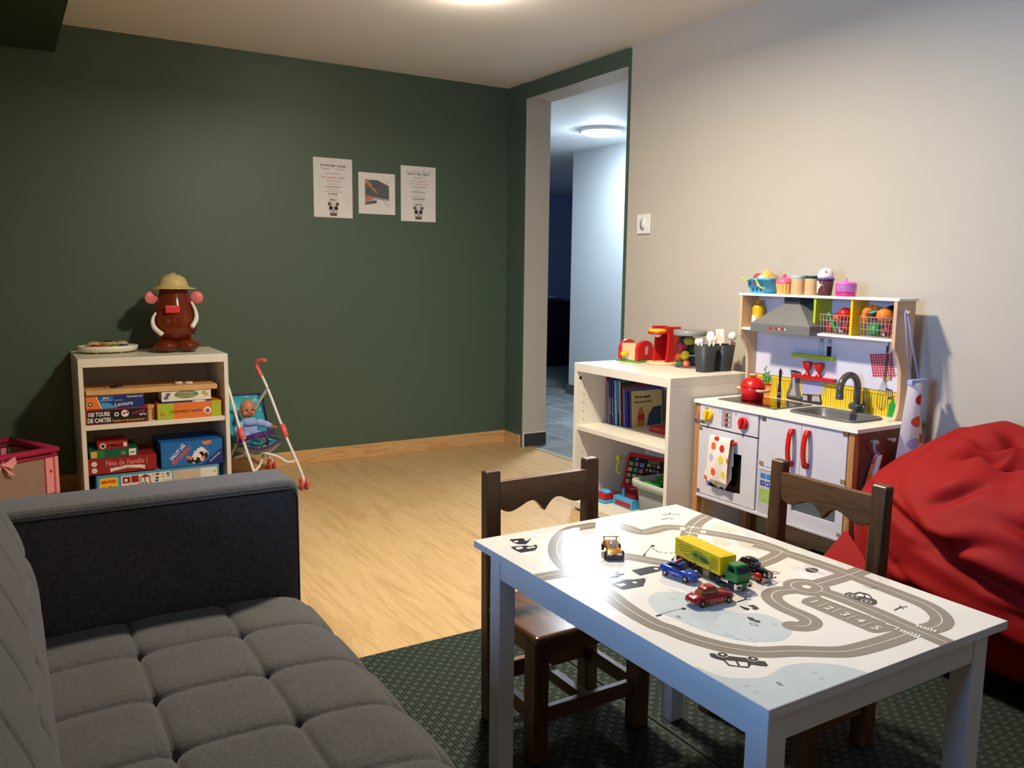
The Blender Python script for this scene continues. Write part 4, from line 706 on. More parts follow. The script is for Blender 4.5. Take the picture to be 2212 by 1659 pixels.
# gingham cloth, whisk, slice, bottle
GA = mat('gingham_pink_print', (226, 128, 136), .5); GB = mat('gingham_dark_print', (120, 26, 50), .5)
gx0, gx1, gy0, gy1 = .492, .575, .125, .200
def gp(a, bb): return (gx0+(gx1-gx0)*a+.018*(1-bb)*(1), gy0+(gy1-gy0)*bb+.010*a)
B.flat(f, [gp(0, 0), gp(1, 0), gp(1, 1), gp(0, 1)], GA, .0012)
for i in range(9):
    for j in range(9): B.flat(f, [gp((i+.2)/9, (j+.2)/9), gp((i+.75)/9, (j+.2)/9), gp((i+.75)/9, (j+.75)/9), gp((i+.2)/9, (j+.75)/9)], GB, .0014)
B.flat(f, [(.530, .135), (.600, .145), (.560, .112)], mat('tan_cloth_print', (190, 150, 90), .5), .0010)
MT = mat('utensil_print', (86, 78, 72), .4)
B.stroke(f, [(.560, .250), (.562, .238), (.556, .228), (.554, .214), (.558, .208)], .0032, MT, .002, 4); B.rect(f, .553, .210, .562, .232, mat('utensil_red_print', (110, 50, 50), .4), .0021)
B.stroke(f, [(.560, .205), (.556, .130)], .010, MT, .0022); B.stroke(f, [(.574, .215), (.577, .120)], .003, MT, .0022)
for k in (-1, -.45, .1, .6, 1): B.stroke(f, [(.556, .132), (.552+k*.018, .070), (.550+k*.014, .030), (.548, .018)], .0011, MT, .0024, 5)
B.flat(f, [(.560, .095), (.585, .090), (.590, .060), (.572, .058)], MT, .0024)
for k in range(3): B.flat(f, [(.567+k*.007, .086), (.570+k*.007, .085), (.574+k*.006, .066), (.571+k*.006, .066)], YP, .0026)
B.flat(f, [(.575, 0), (.602, 0), (.604, .040), (.594, .052), (.594, .062), (.586, .062), (.586, .052), (.577, .042)], GREENP, .0020)
# printed salt and pepper jars
for sx, dk in ((.297, 0), (.331, 1)):
    B.flat(f, [(sx-.010, .176), (sx+.010, .176), (sx+.010, .225), (sx+.007, .238), (sx-.007, .238), (sx-.010, .225)], mat('jar_outline_print', (150, 152, 156), .4), .0010)
    B.flat(f, [(sx-.0088, .178), (sx+.0088, .178), (sx+.0088, .224), (sx-.0088, .224)], INK if dk else mat('jar_inner_print', (196, 194, 204), .4), .0012)
    if dk: B.rect(f, sx-.0088, .212, sx+.0088, .224, _M['jar_inner_print'], .0014)
B.build('printed_panel', kit)
f2 = FZ(0, 0, 0)
B = K(); B.prism(f2, [(2.4755, 2.066), (2.4755, 1.886), (2.458, 1.886), (2.454, 1.890), (2.454, 2.062), (2.458, 2.066)], .7245, .7365, LIME); o = B.build('small_shelf', kit, .001); o['label'] = 'small lime green shelf'
B = K(); B.box(2.455, 2.4755, 1.876, 2.058, .648, .660, RED2); o = B.build('small_shelf', kit, .001); o['label'] = 'small red shelf'
# hood
HG = mat('hood_grey', (112, 111, 108), .45); HD = mat('hood_chimney_grey', (58, 60, 70), .45)
B = K(); bx = (2.352, 2.474, 1.905, 2.170); tx = (2.405, 2.474, 1.995, 2.065)
B.box(*bx, .812, .843, HG)
V = [(bx[0], bx[2], .843), (bx[1], bx[2], .843), (bx[1], bx[3], .843), (bx[0], bx[3], .843), (tx[0], tx[2], .916), (tx[1], tx[2], .916), (tx[1], tx[3], .916), (tx[0], tx[3], .916)]
B.add(V, [(0, 1, 5, 4), (1, 2, 6, 5), (2, 3, 7, 6), (3, 0, 4, 7), (4, 5, 6, 7)], HG); f = FX(2.352, 2.170, .812)
for k in range(3): B.disc(f, .094+k*.027, .017, .0056, RED2, .001, 18)
B.disc(f, .1075, .017, .004, GRT, .001, 14); B.disc(f, .1075, .017, .0028, HG, .0012, 14)
B.flat(f, [(.130, .013), (.138, .013), (.134, .021)], PAPER, .001); B.flat(f, [(.157, .013), (.165, .013), (.161, .021)], PAPER, .001)
hd = B.build('hood', kit, .0008)
B = K(); B.box(tx[0], tx[1], tx[2], tx[3], .916, .9405, HD); B.build('chimney', hd)
for x, y, z, p in ((2.416, 1.607, .905, 1), (2.266, 1.581, .513, 1), (2.350, 1.581, .513, 1)):
    B = K(); B.cyl((x, y, z), (x, y-.018, z), .0045, BIRCH); B.ball((x, y-.020, z), .0075, BIRCH, 16, 10); B.build('peg', kit)
# ---- things on and around the kitchen ----
t = thing('cooking_pot', 'red toy cooking pot with domed lid on the black hob', 'pot', (2.335, 2.128, .5634)); o3p = (2.335, 2.128, .5634); c0 = o3p
B = MB(o3p); B.lathe([(0, 0), (.036, 0), (.039, .003), (.042, .036), (.0435, .048), (.041, .048), (.038, .010), (0, .006)], RED, c0); B.build('pot_body', t)
B = MB(o3p); B.lathe([(.045, .0483), (.045, .051), (.040, .064), (.030, .076), (.016, .083), (0, .085)], RED, c0); lid = B.build('lid', t)
B = MB(o3p); B.lathe([(0, .085), (.009, .085), (.009, .089), (.015, .091), (.015, .095), (0, .097)], BIRCH, c0, 20); B.build('lid_knob', lid)
for sy in (-1, 1):
    B = MB(o3p); B.tube(catmull([(c0[0]-.018, c0[1]+sy*.036, .602), (c0[0]-.022, c0[1]+sy*.055, .602), (c0[0]+.006, c0[1]+sy*.064, .602), (c0[0]+.028, c0[1]+sy*.052, .602), (c0[0]+.022, c0[1]+sy*.035, .602)], 6), .0055, BIRCH, 12); o = B.build('handle', t); o['label'] = 'pale wooden handle'
for i, (yy, lab) in enumerate(((1.995, 'left red egg cup on the small red shelf'), (1.945, 'right red egg cup on the small red shelf'))):
    B = MB((2.462, yy, .6605)); B.lathe([(0, 0), (.0135, 0), (.012, .004), (.004, .010), (.004, .016), (.014, .027), (.0185, .040), (.0185, .050), (.0165, .050), (.012, .030), (0, .022)], RED2, (2.462, yy, .6605), 24, sx=.62)
    o = B.build('egg_cup'); o.location = (2.462, yy, .6605); tag(o, lab, 'egg cup', 'red egg cups')
# tea towel over the oven handle
DOTW = mat('cream_cloth', (238, 226, 208), .85)
DC = [mat('red_dot_cloth', (200, 40, 36), .85), mat('orange_dot_cloth', (232, 92, 48), .85), mat('yellow_dot_cloth', (232, 206, 60), .85), mat('lilac_dot_cloth', (180, 180, 216), .85)]
def cloth(B, fn, nu, nv, dots, mt):      # fn(u,v)->point ; dots (u,v,ru,rv,mat)
    V = [fn(i/nu, j/nv) for j in range(nv+1) for i in range(nu+1)]
    B.add(V, [(j*(nu+1)+i, j*(nu+1)+i+1, (j+1)*(nu+1)+i+1, (j+1)*(nu+1)+i) for j in range(nv) for i in range(nu)], mt, True)
    for u, v, ru, rv, dm in dots:
        R = 4; n_ = 24; P = [None]; 
        def q(uu, vv):
            a = Vector(fn(uu, vv)); b_ = Vector(fn(uu+.01, vv))-a; c_ = Vector(fn(uu, vv+.01))-a; nn = b_.cross(c_).normalized(); return a-nn*.0007*dsg
        V = [q(u, v)]; 
        for r_ in range(1, R+1):
            for k in range(n_): V.append(q(min(1, max(0, u+ru*r_/R*cos(2*pi*k/n_))), min(1, max(0, v+rv*r_/R*sin(2*pi*k/n_)))))
        F = [(0, 1+k, 1+(k+1) % n_) for k in range(n_)]+[(1+(r_-1)*n_+k, 1+r_*n_+k, 1+r_*n_+(k+1) % n_, 1+(r_-1)*n_+(k+1) % n_) for r_ in range(1, R) for k in range(n_)]
        B.add(V, F, dm, True)
def towel(u, v):       # u across (0=left), v down from behind the bar
    y = 2.150-.100*u+.014*(v-.3)*(1 if v > .3 else 0)*(1-.3*u)
    if v < .22: q = v/.22; z = .345+(.4365-.345)*q; x = 2.1705
    elif v < .30: q = (v-.22)/.08; a = pi*q; x = 2.1605+.0100*cos(a); z = .4375+.008*sin(a)
    else: q = (v-.30)/.70; z = .4375-.150*q-.012*u*(1-q)*0; x = 2.1505-.004*sin(q*3)+.003*sin(u*9+q*2)*q
    z -= .014*u*(v > .3)*.4*sin(u*2)
    return Vector((x, y, z+(.006 if False else 0)))
dsg = 1
t = thing('tea_towel', 'cream dotted tea towel draped over the oven door handle', 'towel', (2.152, 2.11, .28))
B = MB((2.152, 2.11, .28)); cloth(B, towel, 22, 40, [(.25, .43, .11, .063, DC[1]), (.66, .43, .11, .063, DC[0]), (.20, .63, .10, .06, DC[3]), (.66, .62, .11, .063, DC[2]), (.96, .60, .04, .05, DC[1]), (.35, .86, .11, .063, DC[1]), (.80, .86, .11, .063, DC[2]), (.35, .30, .12, .03, DC[0])], DOTW)
B.build('front_cloth', t)
B = MB((2.152, 2.11, .28)); V = [(2.170, y_, z_) for y_, z_ in ((2.19, .293), (2.185, .275), (2.165, .270), (2.14, .262), (2.115, .255), (2.100, .262), (2.085, .255), (2.055, .300), (2.060, .42), (2.140, .42))]
B.add(V, [tuple(range(10))], DOTW); fq = Fr((2.1690, 2.19, .25), (0, -1, 0), (0, 0, 1)); B.disc(fq, .010, .031, .008, DC[1], .0012); B.disc(fq, .062, .016, .008, DC[2], .0005); o = B.build('back_cloth', t); q = o.modifiers.new('s', 'SOLIDIFY'); q.thickness = .001
# apron hung on the side of the kitchen
LIL = mat('lilac_strap', (162, 172, 216), .8)
def apron(u, v):
    xl = 2.394-.045*v; xr = 2.476+.055*sm01(v*1.1); x = xl+(xr-xl)*u; y = 1.556-.026*sin(pi*min(1, u*1.35))-.004*sin(u*9)*v
    if u > .55: y += .016*(u-.55)/.45
    return Vector((x, y, .690-.30*v))
dsg = 1
t = thing('apron', 'white dotted child apron with lilac straps hanging on the kitchen side', 'apron', (2.42, 1.57, .69)); oa = (2.42, 1.57, .69)
B = MB(oa); cloth(B, apron, 34, 40, [(.42, .17, .21, .058, DC[0]), (.91, .05, .08, .04, DC[1]), (.36, .40, .20, .058, DC[1]), (.30, .63, .18, .058, DC[3]), (.84, .62, .12, .052, DC[1]), (.52, .86, .16, .052, DC[0])], mat('white_apron_cloth', (240, 232, 226), .85))
B.build('apron_cloth', t)
B = MB(oa)
for a, bb in (((2.4085, 1.592, .905), (2.412, 1.560, .700)), ((2.4235, 1.592, .905), (2.452, 1.560, .700))):
    B.tube([a, ((a[0]+bb[0])/2, 1.578, (a[2]+bb[2])/2), bb], .0055, LIL, 8, flat=.25, upv=(0, 1, 0))
B.tube([(2.4085, 1.590, .903), (2.411, 1.592, .9125), (2.416, 1.593, .9135), (2.421, 1.592, .9125), (2.4235, 1.590, .903)], .003, LIL, 8); B.build('strap', t)
B = MB(oa); B.box(2.392, 2.477, 1.541, 1.5585, .684, .700, LIL); B.build('neck_band', t, .002)
# smaller dotted cloth on the lower peg
t = thing('oven_cloth', 'small dotted cloth on a lilac loop half hidden by the bean bag', 'cloth', (2.27, 1.572, .47)); oa = (2.27, 1.572, .47)
def cl2(u, v): return Vector((2.262-.040*v+.046*u+.010*u*v, 1.571-.006*sin(u*7+1.5), .470-.10*v))
B = MB(oa); cloth(B, cl2, 16, 20, [(.35, .20, .22, .13, DC[0]), (.45, .72, .3, .16, DC[2])], _M['white_apron_cloth']); B.build('cloth_body', t)
B = MB(oa); B.tube(catmull([(2.266, 1.568, .520), (2.262, 1.566, .505), (2.270, 1.568, .485), (2.292, 1.569, .472)], 6), .0042, LIL, 8); B.build('loop', t)
# =============== LEFT SIDE: GAMES, JAR, STROLLER, COT ===============
GY = 3.86
def gbox(name, label, x0, x1, z0, z1, depth, mt, art=None, y=GY, top=None, rz=0, cat='board game'):
    B = MB((x0, y, z0)); B.box(x0, x1, y, y+depth, z0+.0003, z1, mt)
    if top: B.rect(FZ(x0, y, z1), .001, .001, x1-x0-.001, depth-.001, top, .0003)
    if art: art(B, FY(x0, y, z0), x1-x0, z1-z0)
    o = B.build(name); o.location = (x0, y, z0); return tag(o, label, cat, 'board games on the left bookcase')
NAVY = mat('navy_card', (24, 50, 120), .4); CRED = mat('red_card', (176, 40, 44), .45); BCARD = mat('black_card', (30, 26, 28), .4); OCARD = mat('orange_card', (224, 120, 44), .45); LCARD = mat('lime_card', (170, 186, 50), .45)
WCARD = mat('white_card', (226, 220, 206), .45); GCARD = mat('green_card', (14, 88, 58), .45); DRED = mat('dark_red_card', (150, 28, 34), .45); BCD = mat('blue_card', (30, 104, 176), .4); LB = mat('light_blue_card', (70, 150, 196), .45); GOLDT = mat('gold_print', (214, 170, 70), .5); BROWNC = mat('brown_card', (176, 130, 78), .7)
def a_lect(B, f, w, h):
    B.flat(f, [(.001, .001), (.058, .001), (.040, h-.001), (.001, h-.001)], OCARD); B.flat(f, [(.058, .001), (.062, .001), (.044, h-.001), (.040, h-.001)], PAPER, .0006)
    B.flat(f, [(.062, .001), (.12, .001), (.09, h*.45), (.056, h*.5)], LB, .0005); B.rect(f, .052, .030, .105, h-.002, BCD, .0007); B.text(f, 'JEUX', .078, h-.010, .008, PAPER, .001, None, 0, .02); B.text(f, 'EDUCATIFS', .078, .035, .0035, PAPER, .001, .045)
    B.text(f, 'Mes Petites', .126, .034, .005, PAPER, .001); B.text(f, 'Lecture', .146, .018, .017, PAPER, .001, .070, .06, .01); B.text(f, 'Ravensburger', w-.035, h-.008, .007, PAPER, .001, .062, 0, .02)
    B.disc(f, .017, .022, .009, GCARD, .0008); B.disc(f, .017, .022, .004, PAPER, .001)
gbox('board_game', 'blue LECTURE game box with an orange end, on top of the black card tricks box', .276, .502, .4245, .4785, .16, NAVY, a_lect, top=BROWNC)
def a_cart(B, f, w, h):
    B.rect(f, .004, .004, w-.004, h-.004, BCARD); B.text(f, '100 TOURS', .050, h-.021, .018, PAPER, .001, .082, 0, .03); B.text(f, 'DE CARTES', .050, .019, .018, PAPER, .001, .088, 0, .03)
    B.text(f, 'Faciles et Spectaculaires !', .166, .012, .009, GOLDT, .001, .130, 0, .02); B.disc(f, .117, .040, .009, PAPER, .0008); B.disc(f, .117, .040, .005, BCARD, .001); B.disc(f, .150, .042, .015, PAPER, .0008); B.disc(f, .146, .042, .006, GRT, .001); B.disc(f, .158, .046, .005, RED, .001)
    B.flat(f, [(.178, .034), (.206, .040), (.228, .040), (.228, .058), (.206, .052), (.178, .046)], mat('plum_print', (120, 40, 80), .5), .0008); B.text(f, 'MAGIC', .203, .046, .008, BCARD, .001, .042, .1); B.text(f, 'eric', .220, .034, .010, PAPER, .0012, .028, 0, .02)
gbox('board_game', 'black and red 100 TOURS DE CARTES box at the left of the middle shelf', .2745, .516, .358, .4235, .16, CRED, a_cart)
gbox('wooden_box', 'plain brown wooden box squeezed between the middle shelf games', .519, .549, .358, .421, .12, PINE, None, y=3.90, cat='box')
def a_white(B, f, w, h):
    B.disc(f, .102, .028, .050, mat('olive_oval', (120, 126, 70), .5), .0006, 30, .017); B.text(f, 'Les Animaux', .102, .035, .008, WCARD, .001, .064); B.text(f, 'et Leurs Petits', .102, .022, .008, WCARD, .001, .074)
    for x, y, c in ((.018, .016, SLATE), (.026, .030, SLATE), (.176, .032, OLV), (.186, .022, GOLDT)): B.flat(f, [(x-.010, y-.007), (x+.008, y-.005), (x+.010, y+.008), (x-.008, y+.006)], c, .0008)
gbox('board_game', 'white animal game box with an olive oval title under the wooden board', .573, .779, .4375, .4795, .17, WCARD, a_white)
gbox('board_game', 'thin blue and white box between the white and orange game boxes', .572, .780, .4305, .4370, .17, NAVY, lambda B, f, w, h: B.disc(f, .155, .002, .03, WCARD, .0006, 20, .004))
def a_orange(B, f, w, h):
    B.rect(f, .001, .001, .066, h-.001, LCARD); B.rect(f, w-.042, .001, w-.001, h-.001, LCARD, .0006); B.text(f, 'Tiens bon Scooby-Doo !', .092, .034, .007, BCARD, .001, .086, 0, .02); B.text(f, 'jeu de cartes et de rapidité', .088, .027, .004, BCARD, .001, .085)
    B.text(f, 'Scooby-Doo', .163, .032, .012, PURPLE, .001, .044, .05, .02); B.disc(f, .209, .030, .016, PAPER, .0008); B.disc(f, .209, .028, .010, mat('mauve_print', (150, 90, 110), .5), .001)
    B.flat(f, [(.012, .018), (.030, .018), (.028, .030), (.016, .032), (.010, .038)], BROWNC, .0008)
gbox('board_game', 'orange and lime green game box on the middle shelf at the right', .553, .822, .358, .4298, .18, OCARD, a_orange)
# wooden board game lying across
t = thing('wooden_board_game', 'flat wooden board game with dark tokens lying on the middle shelf boxes', 'board game', (.545, 3.95, .4815)); o3 = (.545, 3.95, .4815)
B = MB(o3); B.box(.281, .809, 3.866, 4.10, .4815, .5035, PINE); f = FZ(.281, 3.866, .5035)
for x in (.08, .19, .28, .36, .42): B.stroke(f, [(x, .01), (x-.01, .224)], .0016, BCARD)
B.stroke(f, [(.01, .12), (.51, .12)], .0014, BCARD); B.build('board', t, .002)
for x, y, mt_ in ((.395, 3.93, BCARD), (.415, 3.955, BCARD), (.66, 3.95, WCARD), (.70, 3.93, WCARD)):
    B = MB(o3); B.cyl((x, y, .5038), (x, y, .5115), .017, mt_); o = B.build('token', t, .001); o['label'] = 'black token' if mt_ is BCARD else 'white token'
# lower shelf
def a_red(B, f, w, h): B.disc(f, .019, .014, .012, WCARD, .0008, 18); B.disc(f, .019, .014, .007, BCARD, .001); B.text(f, 'RUMMIKUB', .066, .014, .012, BCARD, .001, .064, 0, .03); B.rect(f, w-.018, .006, w-.004, .023, WCARD, .0008)
gbox('board_game', 'small red game box topping the stack of three on the lower shelf', .315, .431, .2485, .2775, .15, CRED, a_red, y=3.875)
def a_green(B, f, w, h): B.rect(f, .004, .004, .027, h-.003, GOLDT, .0006); B.rect(f, .028, .002, .055, h-.002, mat('mid_green_card', (40, 120, 60), .45), .0006); B.text(f, '20', .128, .017, .014, GOLDT, .001, None, 0, .01); B.rect(f, w-.036, .003, w-.008, h-.003, WCARD, .0008); B.stroke(f, [(w-.030, .016), (w-.014, .018)], .004, BCARD, .001)
gbox('board_game', 'dark green game box numbered 20 on the lower shelf, under the small red box', .2815, .468, .2125, .2480, .2, GCARD, a_green)
def a_tete(B, f, w, h):
    for y in (.046, .018): B.disc(f, .024, y, .011, WCARD, .0008, 20)
    B.text(f, '6+', .024, .046, .006, DRED, .001); B.text(f, '2-6', .024, .018, .006, DRED, .001); B.text(f, 'Fête de Famille !', .150, .044, .022, mat('rose_print', (214, 120, 110), .5), .001, .165, 0, .03)
    B.flat(f, [(.085, .006), (.100, .010), (.150, .018), (.205, .012), (.220, .006), (.222, .022), (.205, .026), (.150, .030), (.100, .024), (.083, .022)], WCARD, .0008); B.text(f, 'le jeu', .150, .022, .006, DRED, .001, .06)
gbox('board_game', 'long dark red game box, lowest of the left stack on the lower shelf', .272, .541, .1445, .2120, .24, DRED, a_tete)
def a_sal(B, f, w, h):
    B.rect(f, .001, .001, w-.001, h-.001, BCD, .0003); B.flat(f, [(.17, .001), (w-.001, .001), (w-.001, .075)], NAVY, .0006)
    B.text(f, 'SALUT LES', .068, .068, .015, PAPER, .001, .085, .82, .03); B.text(f, 'PINGOUINS !', .085, .052, .019, mat('rose_red_print', (216, 90, 84), .5), .001, .105, .78, .03)
    B.text(f, 'Ravensburger', w-.033, .032, .008, PAPER, .001, .060, .72, .01); B.flat(f, [(.172, h-.006), (.205, h-.004), (.213, h-.001), (.212, h-.016), (.192, h-.024), (.176, h-.018)], OCARD, .0009)
    for cx, cy, r in ((.155, .050, .020), (.168, .064, .017), (.182, .050, .016), (.165, .038, .020), (.138, .028, .018)):
        pts = [(cx+r*(1.25 if k % 2 else .85)*cos(k*pi/9), cy+r*(1.25 if k % 2 else .85)*sin(k*pi/9)) for k in range(18)]; B.flat(f, pts, PAPER, .0009)
    for cx, cy, r in ((.135, .026, .011), (.120, .024, .012), (.186, .040, .011), (.168, .054, .007), (.150, .022, .014), (.190, .050, .006)): B.disc(f, cx, cy, r, BCARD, .0011)
    for cx, cy in ((.112, .040), (.122, .034), (.176, .034)): B.disc(f, cx, cy, .008, OCARD, .0013)
    for cx, cy in ((.140, .030), (.160, .045)): B.disc(f, cx, cy, .006, PAPER, .0013)
gbox('board_game', 'tall blue SALUT LES PINGOUINS box on the right of the lower shelf', .560, .821, .1415, .2540, .22, BCD, a_sal)
def a_ab(B, f, w, h):
    rr(B, f, .010, -.002, .072, .086, mat('yellow_card', (240, 190, 40), .45), .008, .0006) if 0 else rr(B, f, .010, .004, .072, h-.016, mat('yellow_card', (240, 190, 40), .45), .008, .0006)
    B.text(f, 'abrick', .046, h-.028, .015, RED, .001, .060, 0, .04); B.text(f, 'écoiffier', .046, .044, .009, BCARD, .001, .052, 0, .01)
    B.rect(f, .094, .004, .300, h-.010, WCARD, .0006); B.rect(f, .304, .004, w-.008, h-.010, mat('beige_card', (196, 180, 156), .5), .0006); B.rect(f, .42, .03, w-.010, h-.012, WCARD, .0008)
    for x, y, ww, hh in ((.100, h-.044, .030, .028), (.134, h-.044, .030, .030)): B.rect(f, x, y, x+ww, y+hh, DRED, .0009)
    B.rect(f, .107, h-.038, .119, h-.024, WCARD, .0011); B.flat(f, [(.166, h-.026), (.190, h-.012), (.214, h-.026)], DRED, .0009)
    for x in (.168, .186, .206): B.rect(f, x, h-.046, x+.004, h-.026, DRED, .0009)
    for x, y, c, r in ((.222, h-.018, BROWNC, .005), (.240, h-.018, DRED, .008), (.238, h-.034, GCARD, .008), (.236, h-.046, GCARD, .008), (.262, h-.020, OLV, .006), (.262, h-.032, OLV, .005), (.282, h-.020, GCARD, .007), (.284, h-.030, GCARD, .005), (.294, h-.016, BROWNC, .004)):
        B.disc(f, x, y, r, c, .0009, 12, r*.6)
    for x in (.262, .274, .286): B.stroke(f, [(x, h-.056), (x, h-.046), (x+.006, h-.045), (x+.007, h-.056)], .0016, BROWNC, .0009)
    B.rect(f, .160, h-.062, .172, h-.050, RED, .0009); B.rect(f, .176, h-.062, .184, h-.048, GCARD, .0009); B.rect(f, .188, h-.062, .196, h-.048, GCARD, .0009); B.flat(f, [(.204, h-.056), (.216, h-.056), (.210, h-.044)], RED, .0009)
    B.flat(f, [(.100, h-.062), (.155, h-.062), (.128, h-.052)], OLV, .0009); B.text(f, 'www.', .445, h-.03, .004, GRT, .001); B.disc(f, .480, h-.032, .004, GRT, .001)
gbox('toy_brick_box', 'wide light blue abrick building set box at the bottom of the shelf', .302, .803, .0405, .1385, .25, LB, a_ab, top=mat('green_lid_card', (110, 160, 90), .5), cat='toy box')
# shape plate on top of bookcase
SHX, SHY = .395, 4.09; t = thing('sorting_plate', 'white round toy plate with coloured knobs on the left bookcase', 'toy', (SHX, SHY, .64)); o3 = (SHX, SHY, .64)
B = MB(o3)
for a in (0, 1.57, 3.14, 4.71): B.cyl((SHX+.07*cos(a+.78), SHY+.05*sin(a+.78), .6403), (SHX+.07*cos(a+.78), SHY+.05*sin(a+.78), .648), .008, CREAM)
B.lathe([(0, .646), (.10, .646), (.118, .652), (.124, .672), (.119, .674), (.108, .660), (0, .660)], CREAM, (SHX, SHY, 0), 48, sy=.62); B.build('plate', t)
cols = [mat('maroon_knob', (120, 20, 40), .25), mat('brown_knob', (150, 90, 30), .3), GREENP, mat('deep_blue_knob', (20, 60, 140), .25)]
for k in range(4):
    B = MB(o3); B.ball((SHX-.057+.038*k, SHY-.036, .672), (.020, .014, .009), cols[k], 18, 10); o = B.build('knob', t); o['label'] = ('maroon', 'brown', 'green', 'blue')[k]+' knob'
for k, (dx, r) in enumerate(((-.055, .026), (0, .040), (.058, .026))):
    B = MB(o3); B.lathe([(0, .661), (r*.8, .661), (r, .672), (r*.95, .684), (r*.6, .690), (0, .688)], PINE, (SHX+dx, SHY+.018, 0), 24, sy=.7); o = B.build('wooden_piece', t)
    if k == 1: B = MB(o3); B.tube([(SHX+dx-.018, SHY+.006, .691), (SHX+dx, SHY-.004, .692), (SHX+dx+.018, SHY+.006, .691)], .003, BCARD, 8); B.build('smile_mark', o)
# amber egg-shaped jar with a hat lid (plain stand-in)
AX, AY = .668, 4.035; t = thing('toy_jar', 'brown translucent egg-shaped toy jar with a tan brimmed hat lid', 'toy jar', (AX, AY, .64)); o3 = (AX, AY, .64)
AMB = mat('amber_plastic', (150, 62, 20), .12, trans=.55, ior=1.3, coat=.4); HATM = mat('tan_hat_plastic', (206, 184, 120), .25); EARM = mat('pink_knob', (224, 120, 124), .4)
B = MB(o3)
for sx in (-1, 1): B.ball((AX+sx*.045, AY-.028, .6705), (.054, .062, .030), AMB, 28, 16, lambda d: 1 if d.z > -.6 else .98)
B.build('feet_base', t)
B = MB(o3); B.lathe([(0, .690), (.05, .692), (.074, .705), (.092, .735), (.098, .765), (.094, .800), (.082, .84), (.070, .875), (.062, .905), (.058, .926)], AMB, (AX, AY, 0), 48, sy=.88); B.build('jar_body', t)
B = MB(o3); B.lathe([(.099, .924), (.100, .927), (.075, .931), (.064, .938), (.060, .955), (.050, .974), (.032, .986), (.012, .990), (.010, .994), (0, .996)], HATM, (AX, AY, 0), 48, sy=.9); B.build('hat_lid', t)
for sx, an in ((-1, .35), (1, -.35)):
    B = MB(o3); B.M = Matrix.Translation((AX+sx*.097, AY-.01, .885)) @ Matrix.Rotation(an*.6, 4, 'Z'); B.M = B.M @ Matrix.Rotation(pi/2, 4, 'X'); B.lathe([(0, -.009), (.026, -.009), (.029, -.005), (.029, .005), (.026, .009), (0, .009)], EARM, (0, 0, 0), 32); B.M = None; B.build('side_knob', t)
B = MB(o3); B.M = Matrix.Translation((AX-.020, AY-.0795, .835)) @ Matrix.Rotation(-.1, 4, 'X') @ Matrix.Rotation(pi/2, 4, 'X'); B.taper((0, 0), (.032, .018), (.030, .016), 0, .006, mat('red_label_plate', (206, 40, 44), .35)); B.M = None; B.build('red_label', t, .003, 3)
for pts in (((AX-.085, AY-.05, .82), (AX-.099, AY-.047, .79), (AX-.096, AY-.062, .755), (AX-.068, AY-.088, .725)), ((AX+.064, AY-.055, .868), (AX+.080, AY-.057, .83), (AX+.082, AY-.062, .79), (AX+.058, AY-.088, .755))):
    B = MB(o3); B.tube(catmull(pts, 6), [.0045+.0005*min(k, 12) for k in range(19)], WHITE, 12); o = B.build('curved_grip', t); o['label'] = 'white curved grip'
# doll stroller
t = thing('doll_stroller', 'white framed toy stroller with turquoise snowflake seat beside the games bookcase', 'toy stroller', (1.03, 3.97, 0)); o3 = (1.03, 3.97, 0)
TUBE = mat('white_tube', (228, 224, 216), .3); CORAL = mat('coral_plastic', (232, 104, 92), .4); PURT = mat('purple_trim', (74, 38, 110), .7)
m, nt, b, N, L, obj = newmat('turquoise_cloth', .8, .3); L(ramp(N, L, noise_n(N, L, obj, 9, 3), [(.3, (40, 150, 166)), (.7, (70, 184, 196))]), b.inputs['Base Color']); TURQ = m
def tb(pts, r=.0065, n=6, mt=TUBE): B = MB(o3); B.tube(catmull(pts, n) if n else pts, r, mt, 12); return B
RT = [(1.157, 3.752, .040), (1.150, 3.765, .085), (1.100, 3.845, .26), (1.052, 3.93, .455), (1.030, 3.975, .530)]
LT = [(.945, 3.752, .040), (.940, 3.765, .085), (.905, 3.845, .26), (.876, 3.93, .455), (.869, 3.95, .49)]
tb(RT).build('frame_tube', t); tb(LT).build('frame_tube', t)
B = tb([(1.034, 3.965, .512), (1.026, 3.985, .540), (1.018, 3.992, .565), (1.022, 3.978, .585), (1.040, 3.955, .592), (1.052, 3.945, .585)], [.0085]*6+[.010]*25, 6, CORAL) if 0 else tb([(1.034, 3.965, .512), (1.026, 3.985, .540), (1.018, 3.992, .565), (1.022, 3.978, .585), (1.040, 3.955, .592), (1.052, 3.945, .585)], .0095, 6, CORAL); B.build('handle', t)
B = tb([(.868, 3.955, .480), (.867, 3.985, .530), (.867, 4.01, .555), (.867, 4.03, .56)], .0080, 6, CORAL); B.build('handle', t)
for P_, sx in ((RT, 1), (LT, -1)):
    a = Vector(P_[2]); B = tb([a+Vector((-.006, .012, .035)), a+Vector((.006, -.012, -.022))], .0125, 0, CORAL); B.tube([a+Vector((.010*sx, .014, .02)), a+Vector((.014*sx, .014, -.03))], .006, CORAL, 8); B.build('joint', t)
tb([(1.052, 3.935, .458), (1.02, 3.99, .38), (.95, 4.09, .20), (.90, 4.16, .055)]).build('rear_strut', t)
tb([(.875, 3.93, .44), (.93, 4.0, .34), (1.06, 4.12, .16), (1.125, 4.175, .055)]).build('rear_strut', t)
tb([(1.137, 3.788, .13), (1.10, 3.80, .125), (1.06, 3.83, .150), (1.0, 3.86, .168), (.94, 3.88, .165), (.89, 3.92, .145)], .006).build('cross_bar', t)
tb([(.935, 3.77, .10), (.98, 3.83, .12), (1.03, 3.95, .14), (1.11, 4.15, .10)], .0055).build('cross_bar', t)
